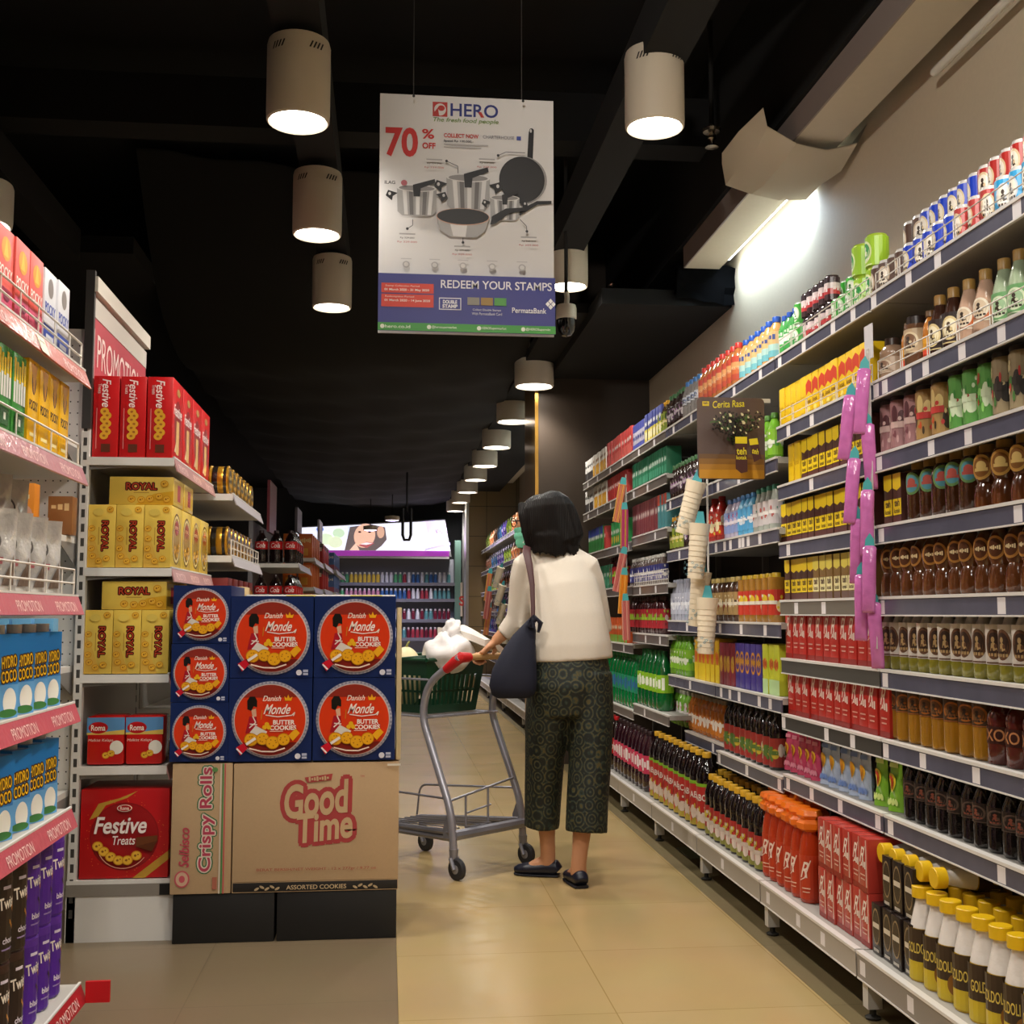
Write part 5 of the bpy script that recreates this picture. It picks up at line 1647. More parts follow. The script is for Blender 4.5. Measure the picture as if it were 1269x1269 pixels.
d.ell(0, 0, 0.045, 0.045, '#1a120c')
d.text('GOLD', 0, 0.01, 0.014, '#e2c26a', w=0.06)
cookies(d, [(-0.02, -0.02), (0.0, -0.025), (0.02, -0.02)], 0.012)
d.build('lid', to, lambda a, b_, c: (0.0686 + c, a, b_))
K['tin'] = proto(to, 'tin')
for z, w_ in ((1.612, 'upper'), (1.347, 'lower')):
    for j in range(7):
        for i in range(3):
            if i == 2 or j == 0:
                put(K['tin'], (-0.9 + 0.072 * i, Y2 + 0.085 + 0.137 * j, z + 0.0635), 0,
                    '%s black and gold tin in the %s row, %s from the aisle' % (ORD[j], w_, ORD[2 - i]), 'black and gold biscuit tins')
simple('red_gift', 0.14, 0.1, 0.2, '#7a1c18', 'GIFT', '#d8a03a', lambda d, w_, h: d.rect(-w_ / 2, 0, w_ / 2, h * 0.25, '#c9702a'), name='gift_box')
for k in range(5):
    put(K['red_gift'], (X2 - 0.02, Y2 + 0.12 + 0.2 * k, 1.052), PI / 2, '%s dark red gift box under the black tins' % ORD[k], 'dark red gift boxes')

o = empty('gondola_shelving', (0, 0, 0))
Y3 = 8.4
MB().box(-0.98, Y3, 0.05, -0.95, Y3 + 7, 1.75, M('#77757a', 0.5)).build('back_panel', o, smooth=False)
for y0, y1, xf, zs in ((Y3, Y3 + 1.25, -0.63, (1.45, 1.135, 0.8)), (Y3 + 1.27, Y3 + 2.6, -0.60, (1.55, 1.31, 1.06)), (Y3 + 2.62, Y3 + 4.2, -0.585, (1.56, 1.32, 1.08)), (Y3 + 4.22, Y3 + 6.9, -0.55, (1.56, 1.32, 1.08))):
    for z in zs:
        promo_shelf(o, y0, y1, z, xf, -0.95, M('#a9a6b4', 0.35), words=False, bracket=False)
for k, (y, z0, z1) in enumerate(((Y3 + 0.05, 1.68, 2.05), (Y3 + 1.3, 1.77, 1.97), (Y3 + 2.7, 1.78, 1.98))):
    MB().box(-0.86 + 0.1 * k, y, z0, -0.84 + 0.1 * k, y + 0.5, z1, M(('#7a2a36', '#6a6470', '#cfcbe0')[k], 0.4)).build('header_sign', o, smooth=False)
MB().box(-1.0, Y3, 0, -0.5, Y3 + 7, 0.18, white_steel).build('base_shelf', o, smooth=False)
tag(o, 'far gondola shelving of cola bottles and orange packs beyond the blue boxes', 'shelving')
K['cola_small'] = bottle('soda_bottle', 'bottle', 0.235, 0.047, '#1a0d0c', 'cola', '#2a1414', 0.36, 0.07, label=(0.42, 0.66, '#b81a1c'), art=bands([None], 'Cola', '#f2e6e2', 0.6, 0.25), rough=0.12, coat=0.8)
for z, w_ in ((1.452, 'upper'), (1.137, 'lower')):
    for j in range(4):
        for i in range(3):
            if j == 0 or i == 2:
                put(K['cola_small'], (-0.895 + 0.103 * i, Y3 + 0.06 + 0.2 * j, z), 0, '%s cola bottle from the left in the %s far row, %s back' % (ORD[i], w_, ORD[j]), 'far cola bottles')
simple('orange_pack', 0.11, 0.1, 0.2, '#e0701a', 'ORANGE', '#f6d28a', lambda d, w_, h: d.rect(-w_ * 0.3, h * 0.1, w_ * 0.2, h * 0.4, '#f0a83a'), name='drink_pack')
simple('red_pack', 0.1, 0.1, 0.19, '#c8261c', 'RED', '#f2d8c8', lambda d, w_, h: d.rect(-w_ / 2, h * 0.75, w_ / 2, h, '#5a4a48'), name='drink_pack')
simple('blue_pack', 0.1, 0.1, 0.19, '#5a7ab8', 'MILK', '#e6e8f0', lambda d, w_, h: d.rect(-w_ / 2, 0, w_ / 2, h * 0.3, '#c86a7a'), name='drink_pack')
for key, dsc, ya_, n, xf, zs in (('orange_pack', 'orange pack', Y3 + 1.32, 5, -0.62, (1.552, 1.312, 1.062)), ('red_pack', 'red pack', Y3 + 2.7, 5, -0.6, (1.562, 1.322, 1.082)), ('blue_pack', 'blue and pink pack', Y3 + 4.3, 6, -0.565, (1.562, 1.322, 1.082))):
    for zi, z in enumerate(zs):
        for j in range(n):
            for i in range(2):
                if j == 0 or i == 0:
                    put(K[key], (xf - 0.055 - 0.125 * i, ya_ + 0.02 + 0.24 * j, z), 0, '%s %s along the %s shelf of the far gondola%s' % (ORD[j], dsc, ('top', 'middle', 'bottom')[zi], ', inner' if i else ''), 'far %ss' % dsc)

# ================================================================== stacked cookie boxes and cartons on the pallet display
FY = 4.10


def monde(d, w_, h):
    R = w_ * 0.465
    cy = h * 0.5
    d.poly([(-w_ / 2, 0), (w_ / 2, 0), (w_ / 2, h), (-w_ / 2, h)], '#122658')
    d.ell(0, cy, R, R, '#b9b6c2', 48)
    for k in range(60):
        a = 2 * PI * k / 60
        d.sh.append(([(R * math.cos(a) * 0.995 + 0, cy + R * math.sin(a) * 0.995), (R * math.cos(a + 0.05) * 0.995, cy + R * math.sin(a + 0.05) * 0.995), (R * 0.95 * math.cos(a + 0.05), cy + R * 0.95 * math.sin(a + 0.05)), (R * 0.95 * math.cos(a), cy + R * 0.95 * math.sin(a))], [(0, 1, 2, 3)], '#8f8c9e'))
    d.ell(0, cy, R * 0.93, R * 0.93, '#e8cfc4', 48)
    d.ell(0, cy, R * 0.915, R * 0.915, '#d8380f', 48)
    d.poly([(R * 0.915 * math.cos(a), cy + R * 0.915 * math.sin(a)) for a in [PI * 0.22 + PI * 0.56 * k / 16 for k in range(17)]], '#8f2a1c')
    d.poly([(R * 0.915 * math.cos(a), cy + R * 0.915 * math.sin(a)) for a in [PI * 1.22 + PI * 0.56 * k / 16 for k in range(17)]], '#7c1c12')
    # guard in a tall fur hat
    gx, gy = -R * 0.47, cy
    d.poly([(gx - R * 0.02, gy + R * 0.26), (gx + R * 0.1, gy + R * 0.3), (gx + R * 0.12, gy + R * 0.1), (gx + R * 0.02, gy + R * 0.08)], '#d9a98c')
    d.poly([(gx - R * 0.12, gy + R * 0.28), (gx - R * 0.13, gy + R * 0.5), (gx - R * 0.06, gy + R * 0.61), (gx + R * 0.07, gy + R * 0.61), (gx + R * 0.13, gy + R * 0.5), (gx + R * 0.13, gy + R * 0.33), (gx + R * 0.04, gy + R * 0.36), (gx - R * 0.02, gy + R * 0.24)], '#15140f')
    d.poly([(gx - R * 0.06, gy + R * 0.1), (gx + R * 0.12, gy + R * 0.08), (gx + R * 0.16, gy - R * 0.3), (gx - R * 0.16, gy - R * 0.34)], '#a81428')
    d.line([(gx + R * 0.02, gy + R * 0.1), (gx + R * 0.1, gy - R * 0.06), (gx - R * 0.06, gy - R * 0.2)], R * 0.03, '#e8dcd2')
    d.line([(gx - R * 0.05, gy - R * 0.1), (gx + R * 0.14, gy - R * 0.12)], R * 0.03, '#e8dcd2')
    d.poly([(gx + R * 0.1, gy - R * 0.14), (gx + R * 0.4, gy - R * 0.3), (gx + R * 0.32, gy - R * 0.46), (gx - R * 0.05, gy - R * 0.32)], '#ded6cc')
    d.line([(gx + R * 0.26, gy + R * 0.26), (gx + R * 0.24, gy + R * 0.02)], R * 0.02, '#c98a2a')
    # lettering
    d.text('Danish', R * 0.05, cy + R * 0.56, R * 0.14, '#f2e2d6', w=R * 0.46, bold=0.012, shear=0.3)
    d.text('Monde', R * 0.2, cy + R * 0.28, R * 0.26, '#f6ebe2', w=R * 0.66, bold=0.015, shear=0.35)
    d.line([(-R * 0.12, cy + R * 0.13), (R * 0.2, cy + R * 0.08), (R * 0.56, cy + R * 0.12), (R * 0.64, cy + R * 0.2), (R * 0.6, cy + R * 0.1)], R * 0.025, '#f2e2d6')
    d.poly([(R * 0.38, cy + R * 0.5), (R * 0.36, cy + R * 0.62), (R * 0.42, cy + R * 0.56), (R * 0.46, cy + R * 0.66), (R * 0.5, cy + R * 0.56), (R * 0.57, cy + R * 0.6), (R * 0.54, cy + R * 0.5)], '#f0b01c')
    d.text('BUTTER', R * 0.36, cy - R * 0.06, R * 0.12, '#f8efe6', w=R * 0.56, bold=0.03)
    d.text('COOKIES', R * 0.34, cy - R * 0.2, R * 0.12, '#f8efe6', w=R * 0.68, bold=0.03)
    d.rect(0, cy - R * 0.3, R * 0.34, cy - R * 0.28, '#f0c9b4')
    for u, v in ((-0.14, -0.19), (-0.08, -0.11), (-0.02, -0.19)):
        d.ell(R * u, cy + R * v, R * 0.06, R * 0.06, '#e8b01c', 12)
    for u, v, r in ((-0.48, -0.5, 0.18), (-0.18, -0.48, 0.17), (0.08, -0.58, 0.18), (0.36, -0.5, 0.17)):
        d.ell(R * u, cy + R * v, R * r, R * r * 0.95, '#c9820e', 18)
        d.ell(R * u, cy + R * v, R * r * 0.9, R * r * 0.85, '#eaa91c', 18)
        for q in range(5):
            a = q * 1.4 + u * 9
            d.ell(R * (u + r * 0.5 * math.cos(a)), cy + R * (v + r * 0.45 * math.sin(a)), R * 0.02, R * 0.018, '#b06a10', 6)
    d.poly([(R * 0.48, cy - R * 0.4), (R * 0.66, cy - R * 0.22), (R * 0.78, cy - R * 0.34), (R * 0.6, cy - R * 0.54)], '#eaa91c')
    d.line([(-R * 0.6, cy - R * 0.62), (-R * 0.36, cy - R * 0.46)], R * 0.07, '#efe6e0')
    d.poly([(-R * 0.86, cy - R * 0.7), (-R * 0.66, cy - R * 0.58), (-R * 0.56, cy - R * 0.72), (-R * 0.74, cy - R * 0.9)], '#c8142a')
    d.line([(-R * 0.84, cy - R * 0.72), (-R * 0.7, cy - R * 0.86)], R * 0.04, '#eee6e4')
    d.line([(-R * 0.52, cy - R * 0.72), (-R * 0.2, cy - R * 0.8), (R * 0.12, cy - R * 0.81), (R * 0.4, cy - R * 0.72)], R * 0.035, '#efd9c8')
    d.ell(w_ * 0.34, h * 0.065, w_ * 0.035, w_ * 0.035, '#d8d6de', 16)
    d.rect(w_ * 0.39, h * 0.035, w_ * 0.45, h * 0.06, '#b9bdd2')
    d.rect(w_ * 0.39, h * 0.07, w_ * 0.45, h * 0.1, '#b9bdd2')


K['monde_small'] = carton('cookie_box', 'box', 0.193, 0.38, 0.197, '#122658', monde, rough=0.28)
K['monde_big'] = carton('cookie_box', 'box', 0.279, 0.38, 0.279, '#122658', monde, rough=0.28)
for k in range(3):
    put_cam('monde_small', -0.631 + (0.0012, -0.001, 0)[k], FY + 0.006 * k, 0.6 + 0.1985 * k, '%s small navy cookie box in the column of three' % ('lowest', 'middle', 'topmost')[k], 'navy cookie boxes with red discs')
for i in range(2):
    for k in range(2):
        put_cam('monde_big', -0.393 + 0.283 * i, FY + 0.004 * k, 0.598 + 0.281 * k, '%s large navy cookie box with a red disc, %s' % (('lower', 'upper')[k], ('beside the small column', 'next to the aisle')[i]), 'navy cookie boxes with red discs')
b = MB().box(0.034, FY + 0.01, 0.598, 0.05, FY + 0.39, 1.12, M('#c9b48a', 0.7))
b.box(0.0505, FY + 0.06, 0.7, 0.0515, FY + 0.3, 1.0, M('#d8c02c', 0.5))
tag(b.build('card_sleeve', bevel=0.001), 'tan and yellow card sleeve along the aisle side of the cookie boxes', 'card')
b = MB().box(-0.53, FY + 0.4, 0.6, 0.03, FY + 0.62, 1.17, M('#d6d2cc', 0.5))
b.box(-0.53, FY + 0.399, 1.14, 0.03, FY + 0.401, 1.168, M('#dad7d2', 0.5))
o = b.build('display_carton', bevel=0.003)
for x0, x1 in ((-0.38, -0.27), (-0.14, -0.02)):
    MB().box(x0, FY + 0.395, 1.142, x1, FY + 0.399, 1.168, M('#dcc81c', 0.5)).build('yellow_strip', o, smooth=False)
tag(o, 'white and yellow display carton just behind the large cookie boxes', 'carton')
b = MB().box(-0.72, FY + 0.4, 0.6, -0.54, FY + 0.6, 1.2, M('#b39a6c', 0.7))
tag(b.build('display_carton', bevel=0.003), 'plain tan carton behind the three small cookie boxes', 'carton')

kraft = M('#b59873', 0.75, noise=0.05, nscale=120)
# large carton: rounded red lettering
o = MB().box(-0.512, FY + 0.002, 0.198, 0.045, FY + 0.4, 0.592, kraft).box(-0.512, FY + 0.004, 0.162, 0.045, FY + 0.4, 0.198, M('#16120e', 0.6)).build('shipping_carton', bevel=0.003)
d = D(0.7, 0.0005)
cx, cz = -0.215 + 0.0, 0.425
RD, KR = '#a93a3a', '#c4a57c'
for t, x, z, h, w_, r in (('Good', -0.02, 0.045, 0.115, 0.215, 0.1), ('Time', 0.01, -0.045, 0.1, 0.19, 0.1)):
    d.text(t, x, z, h, RD, w=w_, bold=0.03, rot=r, shear=0.12, edge=((0.015, RD),))
for t, x, z, h, w_, r in (('Good', -0.02, 0.045, 0.115, 0.215, 0.1), ('Time', 0.01, -0.045, 0.1, 0.19, 0.1)):
    d.text(t, x, z, h, KR, w=w_, bold=0.03, rot=r, shear=0.12)
d.poly([(-0.06, 0.118), (0.035, 0.13), (0.03, 0.108), (-0.05, 0.1)], RD)
d.text('ARNAFOOD', -0.012, 0.114, 0.011, KR, w=0.07, bold=0.02, rot=0.08)
d.text('TM', 0.135, 0.12, 0.007, RD)
d.text('BERAT BERSIH/NET WEIGHT : 12 x 277gr / 9.77 oz', -0.015, -0.187, 0.0115, '#a3543f', w=0.4, bold=0.01)
d.text('ASSORTED COOKIES', -0.015, -0.245, 0.0145, '#cdb48c', w=0.2, bold=0.01)
for sx in (-1, 1):
    for k in range(5):
        d.ell(-0.015 + sx * (0.13 + 0.017 * k), -0.245 + (0.003 if k % 2 else -0.003), 0.009, 0.004, '#b39c78', 10, 0.5 * sx * (1 if k % 2 else -1))
d.rect(0.22, 0.155, 0.265, 0.162, '#d8d0c0')
d.build('lettering', o, plane((cx, FY + 0.0015, cz), (1, 0, 0), (0, 0, 1)))
tag(o, 'large brown carton with red rounded lettering under the big cookie boxes', 'carton')
o = MB().box(-0.715, FY + 0.002, 0.163, -0.516, FY + 0.4, 0.594, kraft).build('shipping_carton', bevel=0.003)
d = D(0.7, 0.0005)
GR = '#2f6a40'
d.text('Crispy Rolls', 0.018, 0.03, 0.052, '#b23a52', w=0.345, bold=0.02, rot=PI / 2, edge=((0.0085, GR), (0.0045, '#d8c8b8')))
d.text('Selbisco', -0.055, -0.06, 0.034, '#b84050', w=0.13, bold=0.02, rot=PI / 2, shear=0.2)
d.ell(-0.06, -0.165, 0.025, 0.028, '#c2505c', 20)
d.ell(-0.06, -0.165, 0.02, 0.023, '#c9a68a', 20)
d.ell(-0.06, -0.165, 0.01, 0.012, '#c2505c', 12)
d.rect(0.06, -0.215, 0.064, 0.215, '#d6cdbb')
d.rect(0.067, -0.215, 0.071, 0.215, '#3c8a4c')
d.rect(0.074, -0.215, 0.078, 0.215, '#c05050')
d.ell(0.042, 0.195, 0.01, 0.008, '#5a8a4a', 12)
d.rect(0.04, -0.2, 0.055, -0.16, '#a8604a')
d.build('lettering', o, plane((-0.6155, FY + 0.0015, 0.3785), (1, 0, 0), (0, 0, 1)))
tag(o, 'narrow brown carton with sideways green-edged lettering under the small cookie boxes', 'carton')
for x0, x1, lb in ((-0.705, -0.37, 'matt black plinth block under the narrow carton'), (-0.362, 0.04, 'matt black plinth block under the large carton')):
    b = MB().box(x0, FY + 0.008, 0.0, x1, FY + 0.42, 0.161, M('#0d0c0b', 0.6))
    tag(b.build('plinth_block', bevel=0.004), lb, 'plinth')

# ================================================================== hanging advertising board
BX0, BX1, BZ0, BZ1, BY = -0.042, 0.580, 2.078, 2.945, 4.05
bw, bh = BX1 - BX0, BZ1 - BZ0
o = MB().box(BX0, BY, BZ0, BX1, BY + 0.006, BZ1, M('#c9c7c6', 0.5)).build('advertising_board', smooth=False)
d = D(0.45, 0.0003)
W_, H_ = bw, bh
def bp(x, y):
    """position on the board as shares of its width and height, from its top left"""
    return (x * W_, (1 - y) * H_)
def btext(t, x, y, h, w_, col, **k):
    p = bp(x, y)
    d.text(t, p[0], p[1], h * H_, col, w=w_ * W_, **k)
def brect(x0, y0, x1, y1, col):
    a, b_2 = bp(x0, y1), bp(x1, y0)
    d.rect(a[0], a[1], b_2[0], b_2[1], col)
def bell(x, y, rx, ry, col, n=28, rot=0, **k):
    p = bp(x, y)
    d.ell(p[0], p[1], rx * W_, ry * H_, col, n, rot, **k)
def bpoly(pts, col):
    d.poly([bp(x, y) for x, y in pts], col)
def bline(pts, wd, col):
    d.line([bp(x, y) for x, y in pts], wd * W_, col)
brect(0, 0, 1, 1, '#d9d7d6')
# logo
brect(0.3, 0.026, 0.385, 0.088, '#b8342c')
bell(0.343, 0.058, 0.034, 0.026, '#ddd6d2', 20)
bell(0.35, 0.052, 0.02, 0.012, '#b8342c', 14)
bpoly([(0.31, 0.07), (0.33, 0.05), (0.338, 0.086), (0.312, 0.086)], '#b8342c')
btext('HERO', 0.54, 0.057, 0.056, 0.275, '#26307a', bold=0.015)
bpoly([(0.563, 0.062), (0.58, 0.062), (0.598, 0.085), (0.578, 0.085)], '#b8342c')
btext('The fresh food people', 0.49, 0.104, 0.024, 0.38, '#6a8a3a', shear=0.25, bold=0.01)
btext('70', 0.125, 0.204, 0.125, 0.185, '#c8241c', bold=0.03)
btext('%', 0.275, 0.165, 0.042, 0.07, '#c8241c', bold=0.02)
btext('OFF', 0.28, 0.215, 0.026, 0.075, '#c8241c', bold=0.03)
btext('COLLECT NOW', 0.465, 0.168, 0.018, 0.2, '#c2352c', bold=0.03)
btext('CHARTERHOUSE', 0.68, 0.168, 0.014, 0.18, '#6a6a78')
brect(0.785, 0.16, 0.81, 0.177, '#3c4c9a')
btext('Spend Rp 100.000,-', 0.45, 0.192, 0.012, 0.17, '#4a4a50', bold=0.02)
brect(0.365, 0.203, 0.62, 0.209, '#b3b0b0')
brect(0.365, 0.215, 0.58, 0.221, '#b3b0b0')
# pans and pots
ST, ST2, ST3, BKP = '#a9a8a8', '#dcdbda', '#6e6c6c', '#17161a'
bpoly([(0.845, 0.26), (0.855, 0.14), (0.862, 0.125), (0.875, 0.123), (0.885, 0.13), (0.878, 0.26)], BKP)
bell(0.867, 0.135, 0.006, 0.008, '#c9c7c6', 10)
bell(0.822, 0.345, 0.138, 0.1, '#8f8d8d', 36)
bell(0.815, 0.345, 0.132, 0.098, '#1c1b1d', 36)
bell(0.815, 0.345, 0.122, 0.09, '#232225', 36)
def pot(x, y, w_, h, lidk=1):
    bpoly([(x - w_ / 2, y - h / 2), (x + w_ / 2, y - h / 2), (x + w_ * 0.48, y + h * 0.35), (x + w_ * 0.36, y + h / 2), (x - w_ * 0.36, y + h / 2), (x - w_ * 0.48, y + h * 0.35)], ST)
    for q, c in ((-0.36, ST2), (-0.2, ST3), (-0.02, ST2), (0.16, ST3), (0.32, ST2)):
        bpoly([(x + w_ * q, y - h * 0.44), (x + w_ * (q + 0.1), y - h * 0.44), (x + w_ * (q * 0.85 + 0.09), y + h * 0.46), (x + w_ * q * 0.85, y + h * 0.46)], c)
    bell(x, y - h / 2, w_ / 2, h * 0.13, ST2)
    bell(x, y - h / 2, w_ * 0.45, h * 0.1, '#8c8a8a')
    bpoly([(x - w_ * 0.08, y - h * 0.2), (x - w_ * 0.1, y - h * 0.62), (x + w_ * 0.45, y - h * 0.86), (x + w_ * 0.47, y - h * 0.72), (x + w_ * 0.1, y - h * 0.5), (x + w_ * 0.08, y - h * 0.2)], BKP)
    for s_ in (-1, 1):
        bpoly([(x + s_ * w_ * 0.48, y - h * 0.3), (x + s_ * w_ * 0.72, y - h * 0.4), (x + s_ * w_ * 0.78, y - h * 0.2), (x + s_ * w_ * 0.62, y - h * 0.02), (x + s_ * w_ * 0.6, y - h * 0.18)], BKP)
        bell(x + s_ * w_ * 0.68, y - h * 0.27, w_ * 0.035, h * 0.06, '#cfcdcc', 10)
pot(0.505, 0.415, 0.25, 0.135)
bpoly([(0.8, 0.475), (0.9, 0.435), (0.985, 0.432), (0.985, 0.445), (0.905, 0.45), (0.8, 0.5)], BKP)
pot(0.715, 0.475, 0.17, 0.095)
pot(0.212, 0.46, 0.225, 0.115)
bpoly([(0.325, 0.52), (0.625, 0.52), (0.6, 0.575), (0.55, 0.6), (0.4, 0.6), (0.345, 0.575)], ST)
bpoly([(0.4, 0.54), (0.5, 0.545), (0.49, 0.6), (0.42, 0.598)], ST2)
bell(0.475, 0.516, 0.152, 0.036, '#c9a08a')
bell(0.475, 0.515, 0.148, 0.033, '#201f20')
bpoly([(0.63, 0.545), (0.64, 0.51), (0.72, 0.475), (0.825, 0.468), (0.83, 0.482), (0.74, 0.495), (0.66, 0.54)], BKP)
for pts in (((0.38, 0.285), (0.445, 0.305), (0.445, 0.335)), ((0.675, 0.253), (0.72, 0.237), (0.83, 0.237)), ((0.16, 0.575), (0.19, 0.56), (0.19, 0.535)), ((0.475, 0.625), (0.475, 0.605)), ((0.84, 0.57), (0.838, 0.548), (0.8, 0.52))):
    bline(pts, 0.004, '#55545a')
    bell(pts[0][0], pts[0][1], 0.008, 0.006, '#2c2b30', 10)
for x, y in ((0.31, 0.28), (0.61, 0.27), (0.16, 0.595), (0.47, 0.64), (0.85, 0.593)):
    brect(x - 0.045, y, x + 0.045, y + 0.006, '#a8a6a6')
    btext('Rp 329.000', x + 0.0, y + 0.02, 0.009, 0.08, '#55545a')
    btext('Rp 229.000', x + 0.0, y + 0.037, 0.009, 0.11, '#b84a44')
btext('ILAG', 0.06, 0.387, 0.014, 0.06, '#5a585a', bold=0.03)
bell(0.14, 0.387, 0.018, 0.012, '#b3606a', 14)
for x in (0.155, 0.315, 0.475, 0.64, 0.81):
    bell(x, 0.725, 0.02, 0.014, '#b3b1b3', 16)
    bell(x, 0.725, 0.013, 0.009, '#d9d7d6', 16)
    brect(x - 0.03, 0.7, x + 0.03, 0.704, '#c0bebf')
# footer
brect(0, 0.765, 1, 1, '#35398a')
btext('REDEEM YOUR STAMPS', 0.665, 0.803, 0.034, 0.63, '#eceaf2', bold=0.012)
brect(0.018, 0.805, 0.31, 0.845, '#d83a24')
brect(0.018, 0.85, 0.31, 0.902, '#d83a24')
btext('Stamp Collection Period', 0.135, 0.817, 0.009, 0.19, '#f2dcd2')
btext('01 March 2020 - 31 May 2020', 0.16, 0.833, 0.012, 0.25, '#f8efe8', bold=0.02)
btext('Redemption Period', 0.12, 0.861, 0.009, 0.16, '#f2dcd2')
btext('01 March 2020 - 14 June 2020', 0.163, 0.877, 0.012, 0.255, '#f8efe8', bold=0.02)
brect(0.34, 0.86, 0.465, 0.91, '#e6e6f0')
brect(0.345, 0.864, 0.46, 0.906, '#35398a')
btext('DOUBLE', 0.402, 0.877, 0.015, 0.08, '#f0f0f6', bold=0.04)
btext('STAMP', 0.402, 0.895, 0.015, 0.085, '#f0f0f6', bold=0.04)
for k, c in enumerate(('#8a877c', '#9a7a3a', '#4f9a44')):
    brect(0.5 + 0.076 * k, 0.856, 0.568 + 0.076 * k, 0.888, c)
btext('Collect Double Stamps', 0.61, 0.908, 0.011, 0.16, '#e6e6f0')
btext('With PermataBank Card', 0.61, 0.923, 0.011, 0.17, '#e6e6f0')
btext('PermataBank', 0.85, 0.905, 0.022, 0.195, '#f0f0f6', bold=0.01)
for a, b_2 in ((0.0, 0.0), (0.016, -0.012), (-0.016, -0.012), (0.0, -0.024)):
    x, y = 0.972 + a, 0.888 + b_2
    bpoly([(x, y - 0.011), (x + 0.013, y), (x, y + 0.011), (x - 0.013, y)], '#f0f0f6')
brect(0, 0.968, 1, 1, '#3f9a3c')
for x, t in ((0.11, 'hero.co.id'), (0.37, '@herosupermarket'), (0.65, 'HEROSupermarket'), (0.9, '@HEROSupermkt')):
    btext(t, x, 0.984, 0.013, 0.14, '#e8f2e0', bold=0.01)
    bell(x - 0.085, 0.984, 0.012, 0.009, '#e8f2e0', 12)
for x in (0.19, 0.815):
    bell(x, 0.028, 0.008, 0.006, '#2a2a2a', 10)
d.build('print', o, plane((BX0, BY - 0.0005, BZ0), (1, 0, 0), (0, 0, 1)))
for x in (0.19, 0.815):
    MB().loft([(BX0 + x * bw, BY + 0.003, BZ1 - 0.02), (BX0 + x * bw, BY + 0.003, 3.9)], 0.0016, M('#3a3835', 0.5), 6).build('hanging_wire', o)
tag(o, 'white and blue hanging board advertising pans at seventy percent off', 'advertising board')

# ================================================================== trolley with a shopping basket
A = Vector((0.283, 4.96, 0))
E = Vector((0.605, 5.24, 0))
WV = (E - A).normalized()                       # along the handle
LV = Vector((-WV.y, WV.x, 0))                   # the way the trolley points
CW = (E - A).length
chrome = M('#a6a6b2', 0.33, 0.55)
chrome_d = M('#8f8f99', 0.38, 0.5)
rubber = M('#26262a', 0.6)


def cp(a, t, z):
    """a across (0 left, 1 right), t metres along, z up"""
    return A + WV * (CW * a) + LV * t + Vector((0, 0, z))


o = empty('shopping_trolley', A)
TR = o


def add_cart(b, name, parent=None, **k):
    ob = b.build(name, parent or TR, **k)
    p = Vector(A)
    q = parent
    if True:
        for v in ob.data.vertices:
            v.co -= p
    return ob


def rounded(pts, r=0.04, n=5):
    P = [Vector(p) for p in pts]
    out = [P[0]]
    for i in range(1, len(P) - 1):
        a, b_, c_ = P[i - 1], P[i], P[i + 1]
        d1, d2 = (a - b_), (c_ - b_)
        k = min(r, d1.length * 0.45, d2.length * 0.45)
        s_, e_ = b_ + d1.normalized() * k, b_ + d2.normalized() * k
        for j in range(n + 1):
            t = j / n
            out.append(s_ * (1 - t) ** 2 + b_ * 2 * t * (1 - t) + e_ * t * t)
    out.append(P[-1])
    return out


for a in (0, 1):
    b = MB().loft(rounded([cp(a, 0.0, 0.11), cp(a, 0.015, 0.27), cp(a, 0.2, 0.66), cp(a, 0.16, 0.8), cp(a, -0.03, 0.915)], 0.07, 6), 0.0165, chrome, 12)
    add_cart(b, 'side_tube')
    b = MB().prism([(-0.045, 0.165), (0.02, 0.165), (0.02, 0.21), (0.0, 0.255), (-0.01, 0.21), (-0.045, 0.19)], -0.004, 0.004, chrome_d, lambda t, z, h: cp(a, t + 0.04, z) + WV * h)
    add_cart(b, 'gusset', smooth=False)
# lower frame, narrowing to the front wheels
b = MB()
for a0, a1 in ((0, 0.24), (1, 0.76)):
    b.loft([cp(a0, 0.0, 0.19), cp(a1, 0.56, 0.15)], (0.013, 0.02)[0], chrome_d, 8)
    b.loft([cp(a0, 0.0, 0.165), cp(a1, 0.56, 0.13)], 0.013, chrome_d, 8)
b.loft([cp(0, 0.0, 0.178), cp(1, 0.0, 0.178)], 0.022, chrome_d, 8)
b.loft([cp(0.24, 0.56, 0.14), cp(0.76, 0.56, 0.14)], 0.014, chrome_d, 8)
add_cart(b, 'base_frame')
# wire rack above the base
b = MB()
zt = 0.325
b.loft(rounded([cp(0.0, 0.03, 0.205), cp(0.02, 0.05, 0.31), cp(0.98, 0.05, 0.37), cp(1, 0.06, 0.37)], 0.03), 0.0055, chrome_d, 8)
for k, a in enumerate((0.28, 0.6)):
    b.loft([cp(a, 0.05, 0.31 + 0.06 * a), cp(a, 0.05, 0.19)], 0.005, chrome_d, 6)
b.loft([cp(0.28, 0.05, 0.25), cp(0.64, 0.05, 0.27)], 0.004, chrome_d, 6)
b.loft([cp(0.28, 0.05, 0.19), cp(0.6, 0.05, 0.19)], 0.004, chrome_d, 6)
for a in (0.0, 1.0):
    q = 0.24 if a == 0 else 0.76
    b.loft(rounded([cp(a, 0.05, 0.325), cp(q, 0.56, 0.30), cp(q, 0.58, 0.16)], 0.04), 0.005, chrome_d, 6)
for k in range(6):
    a = 0.12 + 0.15 * k
    b.loft([cp(a, 0.02, 0.2), cp(0.5 + (a - 0.5) * 0.55, 0.56, 0.16)], 0.003, chrome_d, 5)
add_cart(b, 'lower_rack')
